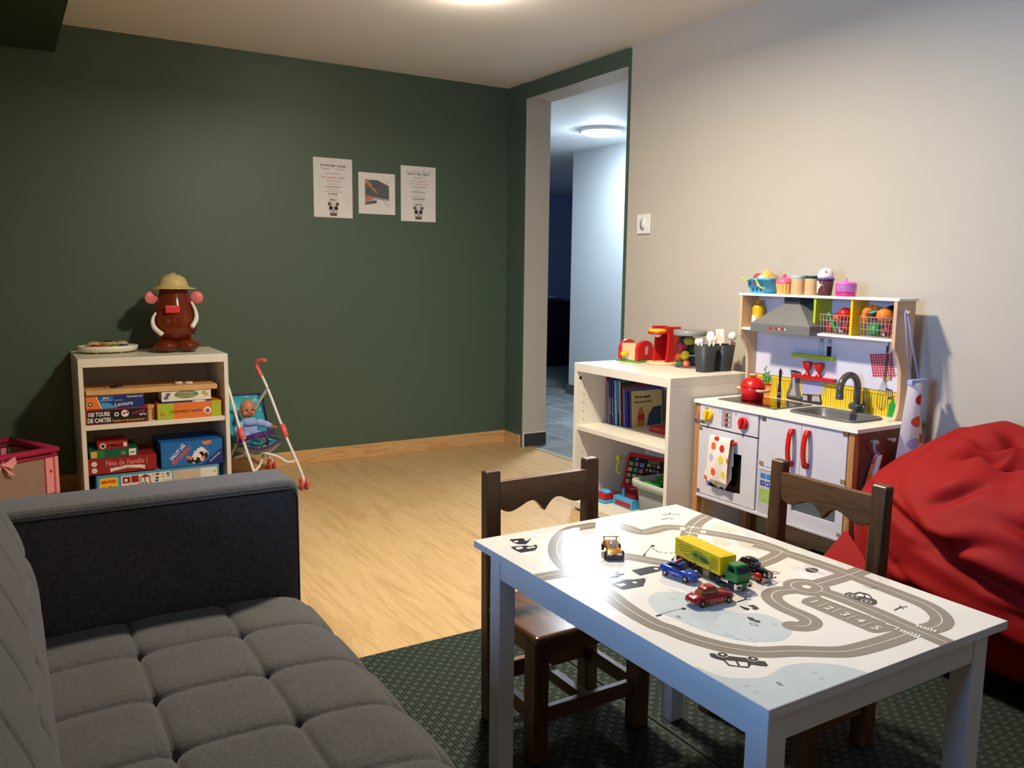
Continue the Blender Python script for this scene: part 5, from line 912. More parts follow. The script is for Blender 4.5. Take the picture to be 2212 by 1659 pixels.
for x, y, two in ((1.157, 3.742, 1), (.945, 3.742, 1), (1.130, 4.19, 1), (.893, 4.18, 1)):
    for dx in (-.012, .012):
        B = MB(o3); B.lathe([(.008, -.0065), (.022, -.006), (.0285, -.003), (.0285, .003), (.022, .006), (.008, .0065)], CORAL, (x+dx, y, .0287), 28, ax=Matrix(((0, 0, 1), (0, 1, 0), (-1, 0, 0)))); B.build('wheel', t)
    B = MB(o3); B.cyl((x-.02, y, .0287), (x+.02, y, .0287), .004, TUBE); B.tube([(x, y, .0287), (x, y+(.01 if y < 4 else -.01), .06)], .007, TUBE, 10); B.build('axle', t)
def seatpt(u, v):      # u across, v from front edge of the seat back and up
    xl, xr = .872+.020*(1-v), 1.075-.025*v
    if v < .42: q = v/.42; y = 3.835+.135*q; z = .215-.035*sin(pi*u)*(1-q*.3)-.01*q+.012
    else: q = (v-.42)/.58; y = 3.97+.055*q; z = .205+.215*q; y += .018*sin(pi*u)
    return Vector((xl+(xr-xl)*u, y, z))
B = MB(o3); V = [seatpt(i/16, j/28) for j in range(29) for i in range(17)]; B.add(V, [(j*17+i, j*17+i+1, (j+1)*17+i+1, (j+1)*17+i) for j in range(28) for i in range(16)], TURQ, True)
SNOW = mat('snowflake_print', (196, 232, 232), .8)
def snow(u, v, r):
    c_ = seatpt(u, v); a_ = (seatpt(u+.01, v)-c_).normalized(); b2 = (seatpt(u, v+.01)-c_).normalized(); f = Fr(c_-Vector((0, .0035, 0)) if v > .42 else c_+Vector((0, 0, .003)), a_, b2)
    for k in range(6):
        q = k*pi/3; B.flat(f, [(0, 0), (r*.5*cos(q-.3), r*.5*sin(q-.3)), (r*cos(q), r*sin(q)), (r*.5*cos(q+.3), r*.5*sin(q+.3))], SNOW, .0006)
for u, v, r in ((.20, .90, .017), (.78, .92, .016), (.38, .80, .011), (.88, .80, .009), (.22, .66, .010), (.85, .62, .010), (.15, .52, .012), (.88, .25, .014), (.7, .10, .012), (.60, .97, .008)): snow(u, v, r)
o = B.build('seat_cloth', t); q = o.modifiers.new('s', 'SOLIDIFY'); q.thickness = .003
B = MB(o3)
B.tube([seatpt(i/16, 1) for i in range(17)]+[seatpt(1, 1-j/28) for j in range(1, 29)], .0042, PURT, 8); B.tube([seatpt(i/16, 0) for i in range(17)], .0042, PURT, 8); B.tube([seatpt(0, 1-j/28) for j in range(29)], .0042, PURT, 8)
B.tube([seatpt(1, .99), (1.056, 3.94, .448), (1.052, 3.925, .462)], .005, PURT, 8, flat=.4); B.build('trim', t)
B = MB(o3); B.tube(catmull([(.895, 3.865, .232), (.94, 3.80, .262), (1.0, 3.80, .272), (1.055, 3.86, .262)], 8), .011, PURT, 10, flat=.25, upv=(0, -1, .5)); B.box(.968, .990, 3.791, 3.797, .256, .280, PURT); B.tube([(1.0, 3.797, .256), (1.012, 3.80, .235), (1.010, 3.815, .212)], .009, PURT, 8, flat=.3); B.build('harness', t)
B = MB(o3); B.add([(.89, 3.85, .205), (1.085, 3.85, .205), (1.05, 3.98, .17), (.90, 3.98, .165), (.93, 3.86, .155), (1.03, 3.86, .16)], [(0, 1, 5, 4), (0, 4, 3), (1, 2, 5), (4, 5, 2, 3)], mat('grey_basket_cloth', (150, 150, 132), .8)); B.build('basket', t)
# baby doll in the stroller
t = thing('baby_doll', 'bald baby doll in a pale blue outfit sitting in the toy stroller', 'doll', (.975, 3.92, .215)); o3 = (.975, 3.92, .215)
SKIN = mat('doll_vinyl_skin', (190, 124, 92), .5); BABY = mat('pale_blue_outfit', (156, 176, 222), .85); BIB = mat('blue_grey_bib', (140, 168, 210), .85)
hx, hy, hz = .951, 3.915, .372
def headf(d): return 1+.05*max(0, d.z)+.04*max(0, -d.z)*(1-abs(d.z))-.05*max(0, -d.y)*max(0, .2-d.z)*0
B = MB(o3); B.ball((hx, hy, hz), (.033, .036, .041), SKIN, 32, 22, headf); B.ball((hx+.001, hy-.036, hz-.010), (.0045, .005, .004), SKIN, 12, 8)
for sx in (-1, 1): B.ball((hx+sx*.034, hy+.002, hz-.008), (.005, .007, .009), SKIN, 12, 8); B.ball((hx+sx*.018, hy-.026, hz-.018), (.011, .010, .010), SKIN, 14, 10)
B.cyl((hx, hy+.004, hz-.05), (hx, hy, hz-.02), .015, SKIN); hd_ = B.build('head', t)
B = MB(o3)
for sx in (-1, 1): B.ball((hx+sx*.0125+.002, hy-.0335, hz-.001), (.0052, .003, .0045), mat('doll_eye_brown', (40, 22, 16), .2), 12, 8)
B.build('eye', hd_); B = MB(o3); B.ball((hx+.003, hy-.0365, hz-.0225), (.0065, .003, .0028), mat('doll_lip', (190, 80, 76), .4), 12, 8); B.build('mouth', hd_)
B = MB(o3); B.ball((.953, 3.912, .283), (.044, .034, .050), BABY, 28, 18, lambda d: 1+.03*sin(9*d.x+4*d.z)); B.tube(catmull([(.915, 3.90, .305), (.895, 3.882, .285), (.902, 3.862, .262)], 5), [.018]*4+[.016]*4+[.013]*3, BABY, 14)
B.tube(catmull([(.990, 3.90, .308), (1.020, 3.880, .300), (1.043, 3.862, .290)], 5), [.018]*4+[.016]*4+[.013]*3, BABY, 14)
for sx, ex in ((-.02, .925), (.022, 1.005)): B.tube(catmull([(.953+sx, 3.895, .250), (.958+sx*1.6, 3.852, .248), (ex, 3.828, .238)], 5), [.022]*5+[.019]*6, BABY, 14)
B.build('outfit', t)
B = MB(o3); B.lathe([(0, .002), (.024, .0), (.036, -.012), (.040, -.030), (.038, -.031), (.034, -.014), (.020, -.004)], BIB, (.953, 3.905, .332), 28, sy=.95); B.build('bib', t)
B = MB(o3); hc_ = Vector((1.047, 3.857, .288))
B.ball(hc_, (.009, .008, .006), SKIN, 14, 8)
for k in range(4): a = -.5+k*.3; B.tube([hc_+Vector((.006, -.002, .001*k)), hc_+Vector((.013*cos(a)+.004, -.007*cos(a), .009*sin(a))), hc_+Vector((.015*cos(a)+.005, -.011*cos(a), .010*sin(a)-.003))], .0021, SKIN, 8)
B.tube([hc_, hc_+Vector((.001, -.006, .009)), hc_+Vector((.004, -.009, .012))], .0023, SKIN, 8)
hc_ = Vector((.903, 3.858, .258)); B.ball(hc_, (.008, .008, .007), SKIN, 14, 8)
for k in range(4): a = -.5+k*.3; B.tube([hc_+Vector((.002*k, -.004, -.002)), hc_+Vector((.004*k-.004, -.011, -.004)), hc_+Vector((.004*k-.004, -.013, -.010))], .0021, SKIN, 8)
B.tube([hc_, hc_+Vector((.008, -.006, .003))], .0023, SKIN, 8); B.build('hands', t)
# pink doll travel cot
CA = radians(27); t = thing('doll_cot', 'pink doll travel cot with beige mesh panels at the left edge', 'doll cot', (.155, 3.85, 0), CA)   # local: x runs back to the left, y inward
MAG = mat('magenta_cloth', (170, 24, 66), .8); MESH = mat('beige_mesh_panel', (150, 122, 104), .85); PALEP = mat('pale_pink_satin', (236, 150, 150), .45); DPK = mat('dusky_pink', (176, 96, 104), .7)
L_, W_, H0, H1 = .50, .34, .085, .285
for (a, bb) in ((-.006, .006), (-.006, W_), (-L_, .006), (-L_, W_)):
    B = MB(); B.cyl((a, bb, 0), (a, bb, H1-.02), .008, WHITE); B.build('leg', t)
for nm, (p0, p1) in dict(f=((-L_, 0), (0, 0)), b=((-L_, W_), (0, W_)), r=((0, 0), (0, W_)), l=((-L_, 0), (-L_, W_))).items():
    d = Vector((p1[0]-p0[0], p1[1]-p0[1], 0)); ln = d.length; d.normalize(); f = Fr((p0[0], p0[1], 0), d, (0, 0, 1))
    B = MB(); B.prism(f, [(.0, H0), (ln, H0), (ln, H1-.03), (0, H1-.03)], -.002, .002, MESH); B.rect(f, ln-.044, H0+.01, ln-.012, H1-.032, PALEP, .0024); B.rect(f, .012, H0+.01, .044, H1-.032, PALEP, .0024)
    B.stroke(f, [(ln-.048, H0+.005), (ln-.048, H1-.03)], .005, MAG, .0028); B.stroke(f, [(.048, H0+.005), (.048, H1-.03)], .005, MAG, .0028)
    B.disc(f, ln-.025, (H0+H1)/2, .006, RED, .003); B.build('mesh_panel', t)
    B = MB(); B.tube([f.p(-.004, H1-.012), f.p(ln+.004, H1-.012)], .017, MAG, 14, flat=.75); B.tube([f.p(0, H1-.035), f.p(ln, H1-.035)], .011, MAG, 10, flat=.5); B.build('padded_rail', t)
    B = MB(); B.tube([f.p(0, H0), f.p(ln, H0)], .008, MAG, 10); B.build('lower_rail', t)
B = MB()
for sx in (-1, 1):
    B.add([(-.22, -.016, H1-.035), (-.22+sx*.045, -.024, H1-.008), (-.22+sx*.050, -.028, H1-.030), (-.22+sx*.030, -.030, H1-.055)], [(0, 1, 2, 3)], PALEP)
    B.add([(-.22, -.018, H1-.035), (-.22+sx*.02, -.024, H1-.075), (-.22+sx*.045, -.024, H1-.085)], [(0, 1, 2)], PALEP)
B.ball((-.22, -.022, H1-.035), (.009, .008, .009), PALEP, 14, 8); o = B.build('satin_bow', t); q = o.modifiers.new('s', 'SOLIDIFY'); q.thickness = .003
B = MB(); B.box(-L_+.02, -.02, .02, W_-.02, H0, H0+.02, DPK); B.build('mattress', t, .005)
B = MB(); B.box(-.012, .004, -.012, .004, H0+.005, H1-.04, PALEP); B.build('corner_cover', t, .003)
o = tag(MB((-.02, 3.95, .2)).ball((-.02, 3.95, .155), (.07, .05, .04), DRED).build('cushion'), 'dark red cushion lying inside the pink doll cot', 'cushion'); o.location = (-.02, 3.95, .2)
# =============== RIGHT BOOKCASE CONTENTS ===============
SH = .3725
BY = 2.832
def book(label, y1, th, hgt, dep, x, lean, cov, spine=None, art=None, backart=None, grp='picture books in the white bookcase'):
    # spine faces -x, cover faces -y; leans over towards -y at the top (lean in metres), top of the bookcase is above
    global BY
    y1 = BY; BY -= th+.0026; lean = .068*hgt
    t = thing('book', label, 'book', (x, y1-th/2, SH), 0, grp); h = th/2
    def sk(v): return (v[0], v[1]+lean*v[2]/hgt, v[2])
    B = MB(); c = .0018
    for (a, bb, yy0, yy1, z0, z1, mt_) in ((.0, dep, -h, -h+c, 0, hgt, cov), (.0, dep, h-c, h, 0, hgt, cov), (0, .002, -h, h, 0, hgt, spine or cov)):
        V = [sk((xx, yy, zz)) for zz in (z0, z1) for yy in (yy0, yy1) for xx in (a, bb)]; B.add(V, [(0, 2, 3, 1), (4, 5, 7, 6), (0, 1, 5, 4), (2, 6, 7, 3), (0, 4, 6, 2), (1, 3, 7, 5)], mt_)
    up = Vector((0, lean, hgt)).normalized()
    if art: art(B, Fr((0, -h, 0), (1, 0, 0), up), dep, hgt)
    if backart: backart(B, Fr((0, h, 0), (0, -1, 0), up), th, hgt)
    B.build('cover', t)
    B = MB(); V = [sk((xx, yy, zz)) for zz in (.002, hgt-.003) for yy in (-h+c, h-c) for xx in (.002, dep-.003)]; B.add(V, [(0, 2, 3, 1), (4, 5, 7, 6), (0, 1, 5, 4), (2, 6, 7, 3), (0, 4, 6, 2), (1, 3, 7, 5)], PAPER); B.build('pages', t)
    return t
def st(txt, mt_, size=.007, pos=.5, w=None):
    def f(B, fr, th, hgt): B.text(fr, txt, th/2, hgt*pos, size, mt_, .0006, w, -pi/2, .01)
    return f
INDIGO = mat('indigo_card', (44, 44, 110), .4); PERI = mat('periwinkle_card', (90, 100, 170), .4); PLUMC = mat('plum_card', (84, 50, 90), .4); SKYC = mat('sky_card', (96, 150, 196), .35); BLK2 = mat('olive_dark_card', (60, 62, 30), .4); YCARD = mat('honey_card', (214, 186, 124), .45)
book('tall dark red book at the left end of the row of picture books', 2.826, .010, .208, .20, 2.216, .006, DRED)
book('slim white book leaning right of the red one in the picture book row', 2.815, .006, .183, .19, 2.212, .012, WCARD)
book('royal blue hardback with white lettering, third from left in the book row', 2.806, .017, .196, .20, 2.212, .012, BCD, NAVY, None, st('BIBLIOTHÈQUE ROSE', PAPER, .006, .4, .07))
book('plum book with a pale title on its spine beside the royal blue one', 2.788, .012, .190, .20, 2.213, .012, PLUMC, None, None, st('coucou la lune', PAPER, .007, .4, .08))
book('thick pale blue book in the middle of the picture book row', 2.772, .020, .190, .20, 2.214, .013, SKYC, None, lambda B, f, w, h: (B.rect(f, .002, .002, w-.002, .05, GCARD, .0005), B.disc(f, .05, .09, .035, mat('dusky_rose_print', (150, 60, 80), .5), .0008, 20)), st('les saisons', WCARD, .008, .5, .09))
book('narrow cream book with a red cover edge right of the thick pale blue one', 2.745, .009, .186, .20, 2.223, .014, BLK2, CREAM)
book('red-brown book showing only its spine between the cream and lilac books', 2.734, .008, .172, .19, 2.229, .014, mat('red_brown_card', (150, 60, 50), .4))
book('lilac spined book, left of the two thin indigo books', 2.724, .014, .162, .19, 2.226, .015, PERI, None, lambda B, f, w, h: B.rect(f, .01, h-.02, .09, h-.006, GRT))
book('thin indigo book with white dots on its spine', 2.708, .009, .150, .19, 2.232, .016, INDIGO, None, None, st('. . . . . .', PAPER, .006, .5, .12))
def honey(B, f, w, h):
    B.text(f, 'Où sont passés', .062, h-.025, .011, BCARD, .0009, .088, 0, .03); B.text(f, 'mes pots de miel ?', .066, h-.046, .010, BCARD, .0009, .100, 0, .02)
    B.flat(f, [(.03, .005), (.07, .005), (.072, .05), (.055, .09), (.038, .07)], mat('amber_blob_print', (196, 120, 40), .5), .0008); B.flat(f, [(.085, .003), (w-.004, .003), (w-.004, .085), (.12, .080), (.095, .05)], mat('deep_teal_print', (40, 62, 78), .5), .0008); B.flat(f, [(.034, .03), (.071, .03), (.070, .055), (.038, .052)], RED2, .001)
book('honey yellow picture book asking about POTS DE MIEL at the end of the row', 2.694, .013, .152, .17, 2.236, .024, YCARD, INDIGO, honey)
B = MB((2.30, 2.56, SH)); B.box(2.2555, 2.36, 2.505, 2.600, SH+.0003, SH+.022, RED2); f = FX(2.2555, 2.600, SH); B.stroke(f, [(.045+.009*cos(a), .008+.008*sin(a)) for a in [k*.35 for k in range(10)]], .0014, WCARD); o = B.build('flat_box', bevel=.001); o.location = (2.30, 2.56, SH)
tag(o, 'flat red box lying in front of the honey yellow book', 'box')
# toy cash register on the bottom shelf
t = thing('toy_cash_register', 'red toy till with coloured keys above a blue scanner base', 'toy till', (2.22, 2.70, .040)); o3 = (2.22, 2.70, .040); RR = mat('till_red', (170, 20, 36), .35)
f = Fr((2.262, 2.785, .080), (.30, -.95, 0), (.30, .10, .94))    # screen frame
B = MB(o3); B.prism(f, [(.004, 0), (.206, 0), (.210, .005), (.218, .160), (.212, .168), (.012, .172), (.006, .166), (0, .006)], -.022, .0, RR)
B.build('screen_housing', t, .004, 3)
B = MB(o3); B.rect(f, .016, .032, .200, .152, BLACK, .0008)
kc = [mat('key_sand', (196, 150, 110), .4), mat('key_blue', (84, 120, 180), .4), mat('key_mauve', (150, 96, 120), .4), mat('key_green', (120, 160, 90), .4), mat('key_teal', (70, 140, 140), .4), mat('key_coral', (190, 90, 70), .4)]
for j in range(4):
    for i in range(3): B.prism(f, [(.020+i*.028+a, .036+j*.026+bb) for a, bb in ((0, 0), (.020, 0), (.020, .017), (0, .017))], .0008, .0035, kc[(i*2+j*3+i*j) % 6])
B.rect(f, .046, .140, .062, .150, kc[1], .0016); B.rect(f, .110, .122, .128, .133, kc[3], .0016); B.rect(f, .134, .122, .152, .133, mat('key_brown', (110, 70, 60), .4), .0016); B.disc(f, .165, .127, .007, kc[0], .0016); B.rect(f, .112, .136, .168, .150, mat('till_display', (96, 92, 78), .3), .0016)
for i in range(4): B.disc(f, .112+i*.018, .106, .006, kc[(i+5) % 6], .0016)
B.rect(f, .05, .010, .13, .020, kc[0], .0009); B.build('keypad', t)
B = MB(o3); LG = mat('lime_plastic', (196, 206, 60), .4); B.tube(catmull([(2.262, 2.800, .210), (2.258, 2.804, .185), (2.258, 2.806, .160), (2.268, 2.788, .150)], 5), .006, LG, 10); B.ball((2.261, 2.800, .220), (.013, .013, .016), LG, 16, 10); B.build('receiver', t)
B = MB(o3); B.box(2.185, 2.35, 2.612, 2.735, .0405, .080, SKY); B.box(2.1835, 2.186, 2.62, 2.72, .046, .066, RR); B.box(2.21, 2.34, 2.62, 2.71, .074, .096, RR); B.build('till_base', t, .004, 3)
B = MB(o3); B.box(2.203, 2.211, 2.688, 2.698, .080, .118, SKY); B.build('stand', t, .001)
B = MB(o3); B.box(2.146, 2.215, 2.745, 2.808, .0405, .056, SKY); B.box(2.147, 2.214, 2.746, 2.807, .056, .084, RR); B.build('card_reader', t, .004, 3)
B = MB(o3); B.ball((2.178, 2.777, .086), (.020, .030, .010), SKY, 20, 10); B.build('reader_handle', t)
# plastic tub
t = thing('storage_tub', 'frosted plastic tub filled with green things on the bottom shelf', 'tub', (2.192, 2.438, .040)); o3 = (2.192, 2.438, .040)
n = 40; tub = []
def rq(cx, cy, hx, hy, z, e=.22): return [(cx+hx*(abs(cos(2*pi*k/n))**e)*(1 if cos(2*pi*k/n) > 0 else -1), cy+hy*(abs(sin(2*pi*k/n))**e)*(1 if sin(2*pi*k/n) > 0 else -1), z) for k in range(n)]
def ring(lv, mt_, B):
    V = []; F = []
    for l in lv: V += l
    for j in range(len(lv)-1): F += [(j*n+k, j*n+(k+1) % n, (j+1)*n+(k+1) % n, (j+1)*n+k) for k in range(n)]
    B.add(V, F, mt_, True)
B = MB(o3); cx, cy = 2.200, 2.420
ring([rq(cx, cy, .055, .075, .0406), rq(cx, cy, .063, .086, .0408), rq(cx, cy, .075, .106, .178)], FROST, B); B.add(rq(cx, cy, .055, .075, .0406), [tuple(reversed(range(n)))], FROST); o = B.build('tub_body', t); q = o.modifiers.new('s', 'SOLIDIFY'); q.thickness = .0015
RIMC = mat('tub_rim', (206, 214, 200), .35, trans=.35, ior=1.2)
B = MB(o3); ring([rq(cx, cy, .074, .104, .176), rq(cx, cy, .088, .120, .176), rq(cx, cy, .090, .122, .202), rq(cx, cy, .084, .116, .205), rq(cx, cy, .080, .112, .200), rq(cx, cy, .076, .106, .176)], RIMC, B); B.build('rim', t)
B = MB((cx, cy, .17)); random.seed(3); GRN = mat('bright_green_plastic', (50, 150, 50), .5)
for k in range(26):
    a = random.uniform(0, pi); x = cx+random.uniform(-.045, .045); y = cy+random.uniform(-.085, .085); z = .186+random.uniform(0, .014); B.tube([(x-.03*cos(a), y-.03*sin(a), z), (x+.03*cos(a), y+.03*sin(a), z+random.uniform(-.004, .006))], .006, GRN, 8)
B.box(cx-.060, cx+.060, cy-.085, cy+.085, .10, .186, GRN); o = B.build('green_building_sticks'); o.location = (cx, cy, .17); tag(o, 'jumble of bright green plastic pieces heaped in the frosted tub', 'toy pieces'); o['kind'] = 'stuff'
# ---- on top of the right bookcase ----
TP = .6402
WD = mat('pale_maple', (232, 196, 146), .4); TR_ = mat('toaster_red', (196, 40, 36), .35)
t = thing('toy_toaster', 'wooden toy toaster with red ends on a green base', 'toy toaster', (2.345, 2.80, TP), 0); 
# local: long side (with red ends) runs along local x ; the lever faces local -y
t.rotation_euler = (0, 0, -pi/2+.15); t.location = (2.335, 2.800, TP)
B = MB(); B.box(-.066, .066, -.052, .060, 0, .008, mat('toaster_green', (80, 160, 60), .4)); B.build('base', t, .003)
B = MB(); B.box(-.038, .038, -.042, .050, .0082, .078, WD); B.box(-.030, .030, -.012, -.005, .0782, .0788, BLACK); B.box(-.030, .030, .012, .020, .0782, .0788, BLACK); B.build('toaster_body', t, .003)
for sx in (-1, 1):
    B = MB(); pts = [(-.052, .0082), (.052, .0082), (.052, .055)]+[(.052*cos(a), .055+.038*sin(a)) for a in [k*pi/12 for k in range(1, 12)]]+[(-.052, .055)]
    B.prism(Fr((sx*.048, .004, 0), (0, 1, 0), (0, 0, 1)), pts, -.0085, .0085, TR_)
    if sx == 1: B.flat(Fr((sx*.0568, .004, 0), (0, 1, 0), (0, 0, 1)), [(-.004, .030), (.012, .034), (.014, .066), (.004, .070), (-.006, .062)], mat('toast_print', (206, 170, 160), .5), .0006)
    B.build('end_panel', t, .003, 3)
B = MB(); B.cyl((-.012, -.056, .028), (-.012, -.056, .042), .017, YEL); B.box(-.015, -.009, -.056, -.042, .030, .036, BLACK); o = B.build('lever', t, .001); o['label'] = 'yellow round lever'
B = MB(); B.box(-.017, .0, -.0425, -.0415, .010, .028, WHITE); B.build('slot_plate', t)
t = thing('toy_coffee_machine', 'tall red wooden toy coffee machine on a round wooden base', 'toy coffee machine', (2.375, 2.665, TP)); o3 = (2.375, 2.665, TP)
B = MB(o3); B.lathe([(0, TP), (.066, TP), (.069, TP+.004), (.069, TP+.008), (.066, TP+.011), (0, TP+.011)], WD, (2.37, 2.66, 0), 40); B.build('base', t)
for y in (2.702, 2.622):
    B = MB(o3); f = Fr((0, y, 0), (1, 0, 0), (0, 0, 1))
    B.prism(f, [(2.350, TP+.0112), (2.420, TP+.0112), (2.426, TP+.158), (2.345, TP+.160), (2.345, TP+.150), (2.362, TP+.12), (2.358, TP+.06)], -.006, .006, RED2); B.build('side_panel', t, .002)
B = MB(o3); B.box(2.408, 2.418, 2.6285, 2.6955, TP+.0112, TP+.15, mat('deep_red_paint', (170, 24, 22), .35)); B.build('back_panel', t)
B = MB(o3); B.lathe([(0, TP+.128), (.040, TP+.128), (.040, TP+.137), (0, TP+.137)], RED2, (2.338, 2.662, 0), 32); B.lathe([(0, TP+.1372), (.040, TP+.1372), (.041, TP+.146), (.038, TP+.148), (0, TP+.148)], YEL, (2.338, 2.662, 0), 32); B.box(2.34, 2.40, 2.6285, 2.6955, TP+.130, TP+.146, RED2); B.build('top_disc', t)
B = MB(o3); B.ball((2.338, 2.662, TP+.126), (.018, .018, .012), mat('clear_white_cup', (225, 215, 205), .3), 18, 10); B.build('spout', t)
# fruit jar
JX, JY = 2.395, 2.530; t = thing('fruit_jar', 'large clear jar with grey lid behind the utensil cups', 'jar', (JX, JY, TP)); o3 = (JX, JY, TP)
B = MB(o3); B.lathe([(0, TP), (.058, TP), (.062, TP+.006), (.062, TP+.118), (.056, TP+.130), (.054, TP+.136), (.0525, TP+.136), (.0545, TP+.129), (.0605, TP+.117), (.0605, TP+.007), (.057, TP+.002), (0, TP+.002)], CLEAR, (JX, JY, 0), 40); B.build('jar_body', t)
B = MB(o3); B.lathe([(0, TP+.130), (.066, TP+.130), (.067, TP+.133), (.067, TP+.148), (.062, TP+.151), (.040, TP+.151), (.038, TP+.148), (0, TP+.148)], mat('grey_lid', (140, 138, 136), .4), (JX, JY, 0), 40); B.build('lid', t)
def fruit(nm, lab, c_, r, mt_, cat='toy food', fn=None, grp=None):
    B = MB(c_); B.ball(c_, r, mt_, 20, 12, fn); o = B.build(nm); o.location = c_; return tag(o, lab, cat, grp)
TOM = mat('toy_tomato_red', (206, 30, 30), .25); ORA = mat('toy_orange', (240, 130, 40), .45); GRE = mat('toy_green', (40, 150, 76), .45); PLU = mat('toy_plum', (46, 30, 50), .4); LEM = mat('toy_lemon', (232, 200, 40), .4); MAG2 = mat('toy_raspberry', (180, 36, 70), .4)
JF = 'toy fruit inside the clear jar'
fruit('toy_raspberry', 'raspberry pink toy fruit pressed against the jar wall', (JX-.026, JY+.018, TP+.080), (.022, .022, .024), MAG2, fn=lambda d: 1+.06*sin(14*d.x)*sin(14*d.z), grp=JF)
fruit('toy_orange', 'orange toy fruit low in the clear jar', (JX-.018, JY+.034, TP+.040), .019, ORA, grp=JF)
fruit('toy_lemon', 'yellow ribbed toy fruit halfway up the clear jar', (JX-.036, JY-.014, TP+.050), (.018, .018, .019), LEM, fn=lambda d: 1+.04*sin(8*math.atan2(d.y, d.x)), grp=JF)
fruit('toy_aubergine', 'dark purple toy vegetable in the middle of the jar', (JX-.002, JY-.026, TP+.026), (.022, .030, .020), PLU, grp=JF)
fruit('toy_peach', 'coral toy fruit at the bottom of the clear jar', (JX-.041, JY-.028, TP+.018), .0155, mat('toy_peach', (226, 110, 84), .4), grp=JF)
fruit('toy_lime', 'small mint green toy fruit on the jar floor', (JX-.042, JY+.008, TP+.014), (.013, .015, .012), mat('toy_mint', (80, 180, 130), .4), grp=JF)
fruit('toy_cabbage', 'dark green toy vegetable at the top of the jar', (JX-.004, JY+.020, TP+.112), (.030, .026, .016), mat('toy_dark_green', (24, 90, 50), .4), grp=JF)
fruit('toy_pear', 'olive yellow glossy toy fruit just under the jar lid', (JX-.022, JY-.022, TP+.110), (.026, .022, .018), mat('toy_olive', (176, 164, 60), .2), grp=JF)
fruit('toy_leaf_bunch', 'deep green toy leaf bunch behind the yellow fruit in the jar', (JX+.012, JY-.002, TP+.072), (.024, .030, .024), mat('toy_dark_green2', (30, 84, 50), .5), grp=JF)
# utensil cups
for i, (ux_, uy_, lab) in enumerate(((2.330, 2.372, 'front dark grey utensil cup holding white spoons'), (2.425, 2.371, 'rear dark grey utensil cup holding a white spatula'))):
    t = thing('utensil_cup', lab, 'cup', (ux_, uy_, TP)); B = MB((ux_, uy_, TP))
    lv = [rq(ux_, uy_, .030, .026, TP, .5), rq(ux_, uy_, .041, .037, TP+.104, .55), rq(ux_, uy_, .039, .035, TP+.104, .55), rq(ux_, uy_, .028, .024, TP+.004, .5)]
    ring(lv, DGREY, B); B.add(rq(ux_, uy_, .030, .026, TP, .5), [tuple(reversed(range(n)))], DGREY); B.add(rq(ux_, uy_, .028, .024, TP+.004, .5), [tuple(range(n))], DGREY); B.build('cup_body', t)
IV = mat('ivory_plastic', (240, 230, 216), .35)
def spoon(lab, p0, p1, hr, mt_=IV, kind='spoon'):
    p0, p1 = Vector(p0), Vector(p1); d = (p1-p0).normalized(); t = thing('toy_'+kind, lab, 'toy utensil', p0); B = MB(p0); B.tube([p0, p1], .0035, mt_, 10); B.build('handle', t)
    B = MB(p0); rt = d.cross(Vector((-.85, -.5, 0))).normalized(); nn = rt.cross(d); c_ = p1+d*hr[1]*.85
    B.M = Matrix((( rt.x, d.x, nn.x, c_.x), (rt.y, d.y, nn.y, c_.y), (rt.z, d.z, nn.z, c_.z), (0, 0, 0, 1)))
    if kind == 'spoon': B.ball((0, 0, 0), (hr[0], hr[1], .004), mt_, 22, 10)
    elif kind == 'ladle': B.ball((0, 0, 0), (hr[0], hr[1], hr[0]*.8), mt_, 22, 12)
    else: B.taper((0, 0), (hr[0]*.62, hr[1]), (hr[0]*.62, hr[1]), -.0015, .0015, mt_)
    B.build('bowl' if kind != 'spatula' else 'blade', t)
spoon('big white oval spoon standing highest in the front cup', (2.335, 2.368, TP+.02), (2.345, 2.366, TP+.118), (.016, .022))
spoon('short white fork at the left of the front cup', (2.322, 2.376, TP+.02), (2.312, 2.394, TP+.105), (.012, .013))
spoon('white knife handle beside the fork in the front cup', (2.320, 2.368, TP+.02), (2.315, 2.380, TP+.110), (.008, .012))
spoon('slim white utensil at the right edge of the front cup', (2.338, 2.360, TP+.02), (2.348, 2.345, TP+.118), (.005, .012))
spoon('broad white spatula in the rear cup', (2.420, 2.374, TP+.02), (2.416, 2.380, TP+.112), (.026, .028), IV, 'spatula')
spoon('white ladle behind the spatula in the rear cup', (2.432, 2.366, TP+.02), (2.447, 2.352, TP+.122), (.017, .018), IV, 'ladle')
spoon('tan wooden spoon leaning between the two cups', (2.418, 2.385, TP+.02), (2.402, 2.402, TP+.105), (.016, .022), WD)
spoon('brown paddle right of the spatula in the rear cup', (2.435, 2.362, TP+.02), (2.442, 2.346, TP+.088), (.016, .016), mat('brown_utensil', (130, 76, 50), .4), 'spatula')
# =============== ON THE KITCHEN ===============
KT = .9497
bx, by = 2.436, 2.192; t = thing('toy_basket', 'sky blue toy shopping basket with lime handles, leftmost on the kitchen top', 'basket', (bx, by, KT)); o3 = (bx, by, KT)
B = MB(o3); f4 = [(-.030, -.048), (.030, -.048), (.030, .048), (-.030, .048)]
def wall(B, p0, p1, z0, z1, k, mt_, g=1.12):
    pass
ring([rq(bx, by, .027, .044, KT, .3), rq(bx, by, .030, .049, KT+.022, .3), rq(bx, by, .034, .053, KT+.022, .3), rq(bx, by, .036, .056, KT+.048, .3), rq(bx, by, .040, .060, KT+.048, .3), rq(bx, by, .040, .060, KT+.056, .3), rq(bx, by, .036, .056, KT+.056, .3), rq(bx, by, .026, .043, KT+.003, .3)], SKY, B)
B.add(rq(bx, by, .027, .044, KT, .3), [tuple(reversed(range(n)))], SKY); B.add(rq(bx, by, .026, .043, KT+.003, .3), [tuple(range(n))], SKY)
